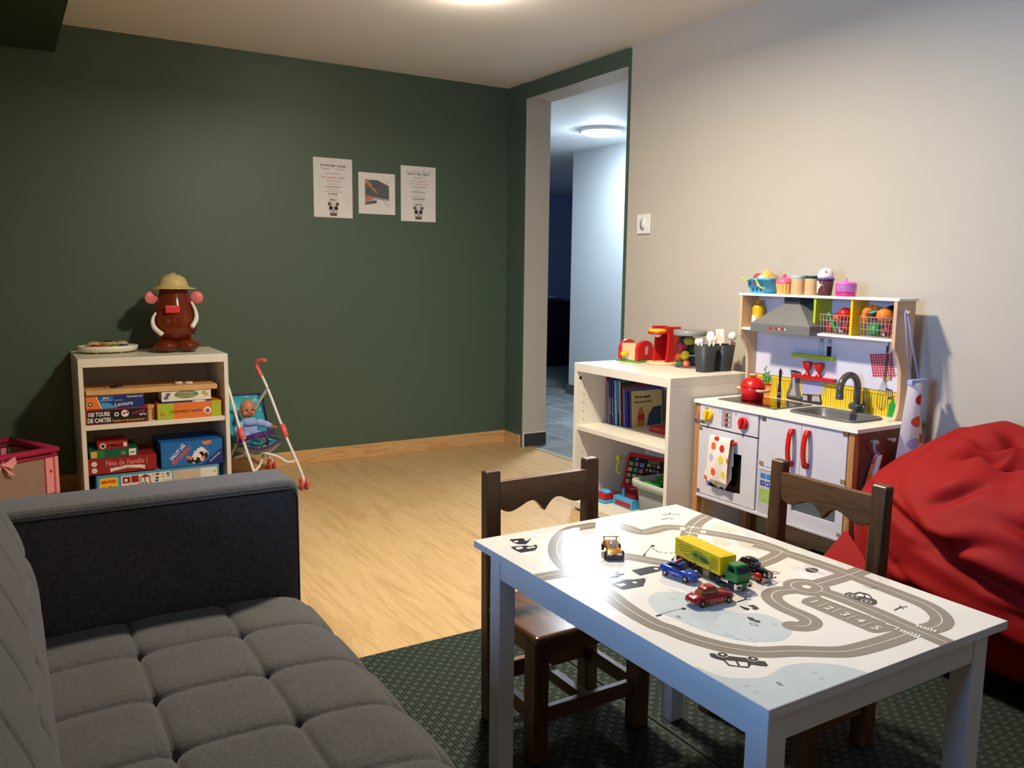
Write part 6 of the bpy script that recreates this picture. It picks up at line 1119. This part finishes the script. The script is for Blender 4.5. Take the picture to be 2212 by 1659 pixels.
f = FX(bx-.0365, by+.05, KT); fb = FX(bx-.0305, by+.05, KT)
for k, c_ in enumerate((NAVY, MAG2, WCARD, GCARD)): B.rect(f, .014+k*.018, .028, .020+k*.018, .043, c_, .0006)
for k, c_ in enumerate((NAVY, NAVY, GCARD)): B.rect(fb, .024+k*.018, .007, .030+k*.018, .019, c_, .0006)
B.build('basket_body', t)
B = MB(o3); B.tube(catmull([(bx-.030, by+.060, KT+.056), (bx-.046, by+.066, KT+.058), (bx-.046, by+.04, KT+.050), (bx-.040, by+.030, KT+.055)], 6), .004, LG, 8, flat=.6); B.tube(catmull([(bx-.042, by+.004, KT+.056), (bx-.044, by-.008, KT+.040), (bx-.044, by-.026, KT+.022), (bx-.044, by-.046, KT+.020)], 6), .004, LG, 8, flat=.6); B.build('handle', t)
fruit('toy_tomato', 'red toy tomato at the left in the blue basket', (bx-.004, by+.024, KT+.058), (.019, .019, .016), mat('toy_pinkred', (206, 50, 64), .3))
def bun(lab, c_, r, mt_, tilt): B = MB(c_); B.M = Matrix.Translation(c_) @ Matrix.Rotation(tilt, 4, 'X'); B.lathe([(0, 0), (r*.9, 0), (r, .004), (r*.93, .011), (r*.5, .017), (0, .018)], mt_, (0, 0, 0), 28); o = B.build('toy_bread'); o.location = c_; tag(o, lab, 'toy food')
bun('golden toy taco shell sticking up highest in the blue basket', (bx+.006, by-.014, KT+.058), .030, mat('toy_bun', (236, 190, 96), .45), .9)
bun('brown toy bun behind the cupcake in the blue basket', (bx+.008, by-.038, KT+.050), .024, mat('toy_bun_brown', (190, 140, 70), .45), .6)
bun('pale toy bread slice in the middle of the blue basket', (bx-.012, by-.004, KT+.048), .022, WCARD, .7)
cx_, cy_ = 2.432, 2.093; t = thing('toy_cupcake', 'pink frosted toy cupcake beside the blue basket', 'toy cupcake', (cx_, cy_, KT)); o3 = (cx_, cy_, KT); fl_ = lambda r0, r1, z0, z1, mt_, B: None
B = MB(o3); V = []; 
for z, r in ((KT, .022), (KT+.038, .0285)): V += [(cx_+(r+.0012*cos(14*q))*cos(q), cy_+(r+.0012*cos(14*q))*sin(q), z) for q in [2*pi*k/84 for k in range(84)]]
B.add(V, [(k, (k+1) % 84, 84+(k+1) % 84, 84+k) for k in range(84)]+[tuple(reversed(range(84))), tuple(range(84, 168))], mat('toy_case', (226, 176, 96), .5)); B.build('case', t)
B = MB(o3); B.ball((cx_, cy_, KT+.040), (.029, .029, .022), mat('toy_frosting', (226, 106, 136), .4), 40, 14, lambda d: (1+.05*sin(8*math.atan2(d.y, d.x)+5*d.z)) if d.z > -.05 else .9); B.build('frosting', t)
B = MB(o3); B.ball((cx_, cy_, KT+.064), (.0065, .0065, .008), mat('toy_cherry', (214, 60, 90), .3), 14, 8); B.build('cherry', t)
KRAFT = mat('kraft_card', (212, 170, 124), .6)
for y_, mt_, lab in ((2.034, mat('pale_blue_lid', (170, 196, 216), .4), 'tan cardboard tube with a pale blue lid on the kitchen top'), (1.975, mat('bottle_green_lid', (14, 74, 56), .4), 'tan cardboard tube with a dark green lid on the kitchen top')):
    t = thing('cardboard_tub', lab, 'tube', (2.436, y_, KT)); o3 = (2.436, y_, KT)
    B = MB(o3); B.cyl((2.436, y_, KT), (2.436, y_, KT+.057), .0235, KRAFT, seg=36); B.build('tube_body', t, .001)
    B = MB(o3); B.cyl((2.436, y_, KT+.0572), (2.436, y_, KT+.067), .0243, mt_, seg=36); B.build('lid', t, .001)
t = thing('toy_sundae', 'white domed toy ice cream in a clear brown cup on the kitchen top', 'toy ice cream', (2.436, 1.918, KT)); o3 = (2.436, 1.918, KT); c0 = (2.436, 1.918, 0)
B = MB(o3); B.lathe([(0, KT), (.021, KT), (.0225, KT+.004), (.0275, KT+.052), (.026, KT+.052), (.021, KT+.006), (0, KT+.004)], mat('brown_clear_cup', (116, 72, 70), .15, trans=.35, ior=1.2), c0, 36); fq = FX(2.4105, 1.918+.02, KT); B.flat(fq, [(.004, .050), (.028, .050), (.024, .036), (.014, .022), (.010, .008), (.006, .008)], mat('torn_label', (206, 196, 176), .6), .0006); B.build('cup_body', t)
B = MB(o3); B.lathe([(.0285, KT+.0522), (.0295, KT+.053), (.0295, KT+.058), (.0285, KT+.0588)], PURPLE, c0, 36); B.build('band', t)
B = MB(o3); B.lathe([(.0275, KT+.0590), (.0275, KT+.068), (.024, KT+.082), (.016, KT+.091), (0, KT+.095)], mat('glossy_white', (240, 232, 230), .2), c0, 36); B.ball((2.418, 1.905, KT+.080), (.004, .005, .006), PKT, 12, 8); B.build('dome', t)
t = thing('toy_cake_box', 'pink and lilac round toy box with a spiky knob, rightmost on the kitchen top', 'toy box', (2.438, 1.836, KT)); o3 = (2.438, 1.836, KT); c0 = (2.438, 1.836, 0)
B = MB(o3); B.cyl((2.438, 1.836, KT), (2.438, 1.836, KT+.014), .0315, mat('hot_pink', (220, 50, 130), .4), seg=36); B.build('base', t, .001)
B = MB(o3); B.cyl((2.438, 1.836, KT+.0142), (2.438, 1.836, KT+.038), .034, mat('orchid', (186, 110, 180), .4), seg=36); B.build('middle', t, .001)
B = MB(o3); B.lathe([(.034, KT+.0385), (.035, KT+.0405), (.030, KT+.046), (.012, KT+.049), (.004, KT+.052), (.003, KT+.060), (0, KT+.062)], mat('orchid_lid', (214, 110, 196), .35), c0, 36); B.build('lid', t)
# yellow bottle in the left cubby
t = thing('toy_bottle', 'yellow toy bottle in the left cubby behind the hood', 'toy bottle', (2.440, 2.216, .8217)); c0 = (2.440, 2.216, 0); Z0 = .8217
B = MB((2.440, 2.216, Z0)); B.lathe([(0, Z0), (.0205, Z0), (.0215, Z0+.004), (.0215, Z0+.072), (.018, Z0+.080), (.012, Z0+.084), (0, Z0+.084)], mat('mustard_plastic', (222, 176, 20), .25), c0, 30); B.box(2.4175, 2.4195, 2.206, 2.226, Z0+.01, Z0+.045, CREAM); B.build('bottle_body', t)
B = MB((2.440, 2.216, Z0)); B.cyl((2.440, 2.216, Z0+.0842), (2.440, 2.216, Z0+.103), .0115, mat('mustard_cap', (200, 150, 30), .35)); B.build('cap', t)
# wire-like clear baskets with food
WIREM = mat('clear_basket_plastic', (214, 190, 180), .25, trans=.5, ior=1.15)
def basket(lab, y0, y1):
    x0_, x1_ = 2.402, 2.466; z0_, z1_ = .8217, .886; yc = (y0+y1)/2; t = thing('food_basket', lab, 'basket', (2.434, yc, z0_)); B = MB((2.434, yc, z0_)); s0 = .90
    def pt(u, v, z):
        s_ = s0+(1-s0)*(z-z0_)/(z1_-z0_); return (2.434+(u-.5)*(x1_-x0_)*s_, yc+(v-.5)*(y1-y0)*s_, z)
    for z in (z0_+.002, z0_+.024, z0_+.045, z1_):
        B.tube([pt(0, 0, z), pt(1, 0, z), pt(1, 1, z), pt(0, 1, z), pt(0, 0, z)], .0020 if z == z1_ else .0013, WIREM, 6)
    for k in range(9):
        v = k/8; B.tube([pt(0, v, z0_), pt(0, v, z1_)], .0011, WIREM, 6); B.tube([pt(1, v, z0_), pt(1, v, z1_)], .0011, WIREM, 6)
    for k in range(1, 4):
        u = k/4; B.tube([pt(u, 0, z0_), pt(u, 0, z1_)], .0011, WIREM, 6); B.tube([pt(u, 1, z0_), pt(u, 1, z1_)], .0011, WIREM, 6)
    B.build('basket_frame', t); B = MB((2.434, yc, z0_)); B.box(2.406, 2.462, y0+.006, y1-.006, z0_, z0_+.0012, WIREM); B.build('basket_floor', t)
basket('clear basket of red toy food in the green-sided cubby', 1.795, 1.905); basket('clear basket of toy fruit in the yellow-sided cubby', 1.640, 1.748)
fruit('toy_tomato', 'large red toy tomato on top of the left clear basket', (2.438, 1.832, .890), (.026, .026, .021), TOM)
fruit('toy_tomato', 'small red toy tomato low at the front of the left clear basket', (2.422, 1.870, .845), (.017, .019, .020), TOM)
fruit('toy_pepper', 'dark red toy pepper at the right of the left clear basket', (2.432, 1.816, .845), (.020, .017, .020), mat('toy_dark_red', (160, 20, 30), .35), fn=lambda d: 1+.06*sin(6*math.atan2(d.y, d.x)))
fruit('toy_sausage', 'orange toy sausage end poking out of the left clear basket', (2.448, 1.868, .874), (.010, .022, .012), mat('toy_sausage', (226, 90, 50), .4))
B = MB((2.41, 1.855, .83)); B.tube(catmull([(2.4085, 1.874, .893), (2.4085, 1.864, .872), (2.4085, 1.850, .848), (2.4095, 1.840, .828)], 5), .0058, GRE, 10)
for k in range(8): B.ball((2.405, 1.873-.004*k, .888-.0075*k), (.004, .0055, .0045), GRE, 10, 6)
o = B.build('toy_pea_pod'); o.location = (2.41, 1.855, .83); tag(o, 'long green toy pea pod slanting across the left clear basket', 'toy food')
fruit('toy_orange', 'big orange toy fruit at the top right of the right clear basket', (2.425, 1.674, .893), (.026, .026, .024), ORA, fn=lambda d: 1+.03*sin(7*d.x+5*d.y))
fruit('toy_cabbage', 'round green toy cabbage at the bottom of the right clear basket', (2.421, 1.706, .845), (.0165, .0215, .0205), mat('toy_leaf_green', (50, 160, 70), .5), fn=lambda d: 1+.05*sin(16*d.x)*sin(13*d.z)*sin(11*d.y))
B = MB((2.43, 1.735, .89)); B.tube(catmull([(2.424, 1.742, .868), (2.422, 1.744, .890), (2.426, 1.735, .909), (2.432, 1.718, .914), (2.434, 1.706, .908)], 6), [.011]*8+[.013]*9+[.009]*8, ORA, 14); o = B.build('toy_banana'); o.location = (2.43, 1.735, .89); tag(o, 'curved orange toy fruit hooked over the left of the right clear basket', 'toy food')
fruit('toy_pomegranate', 'dark red toy fruit behind the oranges in the right clear basket', (2.446, 1.712, .887), (.016, .020, .014), mat('toy_crimson', (150, 24, 34), .4))
fruit('toy_strawberry', 'red toy fruit at the lower right of the right clear basket', (2.428, 1.660, .845), (.018, .014, .019), mat('toy_dark_red', (160, 20, 30), .35))
B = MB((2.43, 1.712, .90)); B.flat(Fr((2.415, 1.73, .900), (.1, -1, .1), (.8, 0, .6)), [(0, 0), (.014, -.006), (.034, .002), (.030, .012), (.010, .012)], mat('toy_teal_leaf', (60, 160, 130), .5)); o = B.build('toy_leaf'); o.location = (2.43, 1.712, .90); tag(o, 'small teal leaf lying over the fruit of the right clear basket', 'toy food'); q = o.modifiers.new('s', 'SOLIDIFY'); q.thickness = .0015
B = MB((2.455, 1.672, .90)); B.ball((2.455, 1.672, .905), (.015, .026, .018), BLACK, 20, 12, lambda d: 1+.16*max(0, sin(5*math.atan2(d.z, d.y)))); o = B.build('toy_mushroom'); o.location = (2.455, 1.672, .90); tag(o, 'black toy item behind the big orange in the right basket', 'toy food')
# =============== TOY VEHICLES ON THE TABLE ===============
TT = TZ+.0013
RUB = mat('tyre_black', (18, 18, 19), .6); CHR = mat('chrome', (210, 210, 212), .15, 1); GLS = mat('dark_car_glass', (26, 26, 30), .08, coat=.6)
def wheel(par, x, y, r, w, rim, spoke=True, side=1):
    B = MB(); A = Matrix(((1, 0, 0), (0, 0, 1), (0, -1, 0)))
    B.lathe([(r*.55, -w/2), (r*.92, -w/2), (r, -w*.3), (r, w*.3), (r*.92, w/2), (r*.55, w/2)], RUB, (x, y, r), 28, ax=A); o = B.build('wheel', par)
    B = MB(); B.lathe([(0, -w*.42), (r*.56, -w*.42), (r*.60, 0), (r*.56, w*.42), (0, w*.42)], rim if not spoke else BLACK, (x, y, r), 24, ax=A)
    if spoke:
        for sy in (-1, 1):
            fr_ = Fr((x, y+sy*w*.44, r), (1, 0, 0), (0, 0, 1)) if sy < 0 else Fr((x, y+sy*w*.44, r), (-1, 0, 0), (0, 0, 1))
            B.stroke(fr_, [(r*.56*cos(q), r*.56*sin(q)) for q in [k*pi/12 for k in range(25)]], r*.10, rim, .0002)
            for k in range(5): a = k*2*pi/5+.3; B.stroke(fr_, [(0, 0), (r*.56*cos(a), r*.56*sin(a))], r*.17, rim, .0003)
    B.build('rim', o)
def carbody(prof, half, mt_, n_sec=9, tuck=.55, top=None):
    # prof: list of (x, zlow, zhigh, widthfactor) from rear to front -> closed lofted body
    P = [Vector((a, b, c)) for a, b, c, d in prof]; Wd = [p[3] for p in prof]
    B = MB(); V = []; m = 20
    pc = catmull([(a, b, c) for a, b, c, d in prof], 4); wc = catmull([(d, 0, 0) for a, b, c, d in prof], 4)
    for p, w_ in zip(pc, wc):
        hw = half*w_.x; zl, zh = p.y, p.z
        for k in range(m):
            a = 2*pi*k/m; c_, s_ = cos(a), sin(a); yy = hw*(abs(c_)**.45)*(1 if c_ > 0 else -1); q = (abs(s_)**.7)*(1 if s_ > 0 else -1)
            zz = (zl+zh)/2+(zh-zl)/2*q; yy *= 1-.16*max(0, q)**2
            V.append((p.x, yy, zz))
    L_ = len(pc); F = [(j*m+k, (j+1)*m+k, (j+1)*m+(k+1) % m, j*m+(k+1) % m) for j in range(L_-1) for k in range(m)]+[tuple(range(m)), tuple(reversed(range((L_-1)*m, L_*m)))]
    B.add(V, F, mt_, True); return B
def car(nm, lab, loc, rz, cat='toy car'): t = thing(nm, lab, cat, loc, rz); return t
# police car: local +x is forward
t = car('toy_police_car', 'blue toy police car with red roof light in the middle of the table', (.996, 1.052, TT), math.atan2(-.068, .012)); PB = mat('police_blue', (34, 66, 160), .22, coat=.6)
carbody([(-.037, .008, .015, .72), (-.034, .005, .0185, .92), (-.022, .004, .0195, 1), (0, .004, .0190, .99), (.018, .004, .0180, 1), (.031, .005, .0145, .93), (.0365, .006, .011, .72)], .0160, PB).build('body', t)
carbody([(-.027, .014, .0165, .62), (-.018, .014, .0235, .74), (-.006, .014, .0265, .78), (.004, .014, .0255, .78), (.015, .014, .0165, .82)], .0145, GLS).build('window', t)
carbody([(-.021, .0215, .0225, .60), (-.016, .0225, .0258, .66), (-.006, .0245, .0278, .70), (.002, .0245, .0272, .70), (.005, .0235, .0255, .68)], .0145, PB).build('roof', t)
B = MB(); B.box(-.0075, -.002, -.009, .009, .0276, .0312, mat('clear_red_light', (196, 20, 40), .2, coat=.5)); B.build('roof_light', t, .001); B = MB()
B.disc(FZ(.026, .009, .0166), 0, 0, .0025, PAPER, .0004); B.disc(FZ(.026, -.009, .0166), 0, 0, .0025, PAPER, .0004)
for sy in (-1, 1):
    f = Fr((-.018, -.0161, 0), (1, 0, 0), (0, 0, 1)) if sy < 0 else Fr((.018, .0161, 0), (-1, 0, 0), (0, 0, 1))
    B.text(f, 'POLICE', .018, .011, .0028, PAPER, .0004, .017)
B.build('marking', t)
for x in (-.022, .0215):
    for y in (-.0145, .0145): wheel(t, x, y, .0062, .004, CHR)
# red car
t = car('toy_red_car', 'dark red streamlined toy car with gold wheels nearest the viewer', (.960, .9435, TT), math.atan2(-.012, .078)); CR = mat('candy_red', (160, 18, 32), .18, .25, coat=.7); CRF = mat('gold_flame', (206, 160, 70), .3, .4)
B = carbody([(-.041, .007, .012, .55), (-.038, .0045, .0145, .82), (-.025, .003, .0185, 1), (-.008, .003, .0195, .98), (.010, .003, .0200, .96), (.026, .003, .0185, .94), (.036, .004, .0160, .80), (.0405, .006, .012, .5)], .0165, CR)
for k in range(5):
    f = Fr((-.018, -.0166, .007), (1, 0, 0), (0, 0, 1)); x = .006+k*.007; B.flat(f, [(x, 0), (x+.005, .0012), (x+.001, .003)], CRF, .0004)
B.build('body', t)
carbody([(-.026, .016, .018, .60), (-.017, .016, .0255, .70), (-.006, .016, .0285, .74), (.004, .016, .0275, .72), (.013, .016, .0185, .70)], .0145, mat('amber_glass', (120, 80, 40), .1, coat=.6)).build('window', t)
carbody([(-.019, .0245, .0258, .60), (-.014, .0255, .0285, .66), (-.006, .0265, .0302, .68), (.004, .026, .0296, .66), (.008, .025, .0265, .62)], .0145, CR).build('roof', t)
B = MB(); B.tube(catmull([(.0405, -.009, .008), (.0425, 0, .008), (.0405, .009, .008)], 5), .0016, CHR, 8); B.build('bumper', t); B = MB(); B.tube(catmull([(-.039, -.012, .007), (-.042, 0, .007), (-.039, .012, .007)], 5), .0016, CHR, 8); B.build('bumper', t)
for x in (-.025, .026):
    for y in (-.0150, .0150): wheel(t, x, y, .0064, .004, CRF)
# gold racer
t = car('toy_gold_car', 'gold toy racing car at the edge of the bright glare on the table', (.967, 1.208, TT), math.atan2(-.866, -.5)+.0); GC = mat('gold_paint', (196, 136, 40), .22, .6, coat=.5); SM = mat('smoke_plastic', (46, 48, 58), .3)
carbody([(-.034, .010, .016, .86), (-.028, .004, .020, 1), (-.012, .004, .019, .80), (.006, .004, .0170, .84), (.022, .0045, .0150, .98), (.033, .005, .0100, .92)], .0165, GC).build('body', t)
carbody([(-.020, .016, .018, .40), (-.010, .016, .0245, .46), (.004, .015, .0225, .44), (.016, .014, .0150, .20)], .0165, mat('grey_clear_canopy', (130, 126, 122), .08, coat=.8)).build('canopy', t)
B = MB(); B.box(.024, .0365, -.0165, .0165, .0012, .0085, SM); B.build('bumper', t, .0008)
B = MB(); B.box(-.036, -.031, -.0165, .0165, .0235, .0255, GC); B.box(-.0345, -.0325, -.013, -.011, .017, .0236, SM); B.box(-.0345, -.0325, .011, .013, .017, .0236, SM); B.build('rear_wing', t)
for y in (-.009, .009): B = MB(); B.ball((.0335, y, .0105), (.002, .0055, .0022), CREAM, 12, 8); B.build('headlight', t)
for x in (-.022, .021):
    for y in (-.0160, .0160): wheel(t, x, y, .0070, .005, CHR)
# truck with trailer: local +x forward (heading -y in the room)
t = car('toy_truck', 'long yellow toy trailer truck with a green cab', (1.052, 1.035, TT), math.atan2(-.155, -.012), 'toy truck'); TY_ = mat('trailer_yellow', (244, 200, 20), .35); TG = mat('cab_green', (22, 116, 44), .22, coat=.5)
B = MB(); x0_, x1_ = -.080, .044; B.box(x0_, x1_, -.0175, .0175, .0155, .0480, TY_)
for y in (-.012, -.006, 0, .006, .012): B.box(x0_+.004, x1_-.004, y-.0018, y+.0018, .048, .0485, TY_)
FLM = mat('flame_green_print', (84, 104, 34), .5); FLB = mat('flame_light_print', (150, 158, 40), .5)
for sy in (-1, 1):
    f = Fr((x0_, -.0175, .0155), (1, 0, 0), (0, 0, 1)) if sy < 0 else Fr((x1_, .0175, .0155), (-1, 0, 0), (0, 0, 1)); r_ = 1 if sy > 0 else 0
    X = (lambda v: v) if sy < 0 else (lambda v: .124-v)
    for y, am, l0, l1 in ((.026, .004, .006, .050), (.021, .004, .010, .052), (.016, .005, .006, .052), (.011, .004, .012, .056), (.006, .002, .030, .06)):
        B.stroke(f, [(X(l0+(l1-l0)*k/8), y+am*sin(k*1.3)*.6*(1-k/10)) for k in range(9)], .0009, FLM, .0004, 4)
    B.flat(f, [(X(a), bb) for a, bb in ((.044, .013), (.054, .024), (.068, .0255), (.090, .021), (.099, .0135), (.103, .004), (.094, .0115), (.080, .0065), (.060, .007))], FLB, .0005)
    B.text(f, 'HOT WHEELS', X(.074), .0150, .0066, BCARD, .0008, .042, (-.10 if sy < 0 else -.10), .03)
    for k in range(9): B.stroke(f, [(X(.098+.0*k), .006+.0025*k), (X(.118), .006+.0025*k)], .0008, FLM, .0004)
    for x in (.022, .060, .098): B.rect(f, X(x)-.002, .0008, X(x)+.002, .0025, BCARD, .0006)
B.build('trailer', t, .0012)
B = MB(); B.box(-.062, .050, -.008, .008, .009, .0155, BLACK); B.box(.044, .082, -.012, .012, .006, .0125, BLACK); B.build('chassis', t)
B = MB(); B.box(.044, .064, -.0165, -.012, .008, .0145, CHR); B.box(.044, .064, .012, .0165, .008, .0145, CHR); B.build('fuel_tank', t, .001)
B = MB(); V = [(.056, -.0165, .0135), (.056, .0165, .0135), (.083, .0155, .0135), (.083, -.0155, .0135), (.056, -.0165, .030), (.056, .0165, .030), (.0845, .0155, .029), (.0845, -.0155, .029), (.057, -.014, .0430), (.057, .014, .0430), (.076, .0135, .0420), (.076, -.0135, .0420)]
B.add(V, [(0, 1, 2, 3), (0, 4, 5, 1), (1, 5, 6, 2), (2, 6, 7, 3), (3, 7, 4, 0), (4, 8, 9, 5), (5, 9, 10, 6), (6, 10, 11, 7), (7, 11, 8, 4), (8, 11, 10, 9)], TG)
cabn = B.build('cab', t, .0018, 3)
B = MB(); B.add([(.0850, -.0125, .0310), (.0850, .0125, .0310), (.0790, .0115, .0390), (.0790, -.0115, .0390)], [(0, 1, 2, 3)], GLS); B.add([(.062, -.0172, .031), (.078, -.0166, .031), (.073, -.0152, .0385), (.062, -.0155, .0385)], [(0, 1, 2, 3)], GLS); B.add([(.062, .0172, .031), (.078, .0166, .031), (.073, .0152, .0385), (.062, .0155, .0385)], [(3, 2, 1, 0)], GLS); o = B.build('windscreen', cabn); q = o.modifiers.new('s', 'SOLIDIFY'); q.thickness = .0008
for y0_, y1_, y2_, y3_ in ((-.0175, -.005, -.0145, -.008), (.005, .0175, .008, .0145)):
    B = MB(); B.box(.080, .0865, y0_, y1_, .0035, .0135, CHR); B.box(.0866, .0869, y2_, y3_, .006, .0095, BLACK); B.build('headlight_unit', t, .0012)
B = MB(); B.add([(.0868, -.005, .0145), (.0868, .005, .0145), (.0868, .0022, .002), (.0868, -.0022, .002), (.080, -.005, .0145), (.080, .005, .0145), (.080, .0022, .002), (.080, -.0022, .002)], [(0, 3, 2, 1), (0, 1, 5, 4), (1, 2, 6, 5), (2, 3, 7, 6), (3, 0, 4, 7)], TG); B.build('grille', t)
for x, r in ((-.068, .0088), (-.048, .0088), (.022, .0074), (.038, .0074), (.072, .0072)):
    for y in (-.0145, .0145): wheel(t, x, y, r, .006, CHR)
# black and red vintage car behind the truck
t = car('toy_black_car', 'black vintage toy car with red fenders hidden behind the truck', (1.113, .992, TT), math.atan2(-.074, .004)); BKP = mat('gloss_black', (14, 14, 15), .12, coat=.7)
carbody([(-.034, .008, .016, .55), (-.028, .005, .022, .85), (-.012, .004, .024, .92), (.008, .004, .022, .78), (.024, .005, .020, .55), (.034, .006, .016, .40)], .0155, BKP).build('body', t)
carbody([(-.030, .018, .020, .5), (-.022, .018, .030, .66), (-.008, .018, .0335, .70), (.004, .018, .031, .66), (.008, .018, .021, .60)], .0145, BKP).build('roof', t)
B = MB(); B.box(.0075, .0095, -.008, .008, .0215, .0275, mat('grey_windscreen', (120, 120, 122), .1, coat=.5)); B.build('windscreen', t)
B = MB(); B.ball((.0345, 0, .012), (.0015, .0045, .0055), CHR, 14, 10); B.build('grille', t)
for sy in (-1, 1):
    B = MB(); B.ball((.022, sy*.0135, .0095), (.010, .0042, .0058), RED, 20, 12); B.build('fender', t); B = MB(); B.ball((.033, sy*.010, .0140), (.0025, .0028, .0028), CHR, 12, 8); B.build('headlight', t)
B = MB(); B.tube([(.037, -.015, .0065), (.038, 0, .0065), (.037, .015, .0065)], .0016, CHR, 8); B.build('bumper', t); B = MB(); B.tube(catmull([(.030, .014, .010), (.038, .0225, .012), (.034, .026, .012), (.024, .020, .012)], 5), .0007, CHR, 6); B.build('side_rail', t)
for x in (-.022, .024):
    for y in (-.0140, .0140): wheel(t, x, y, .0068, .004, CHR)
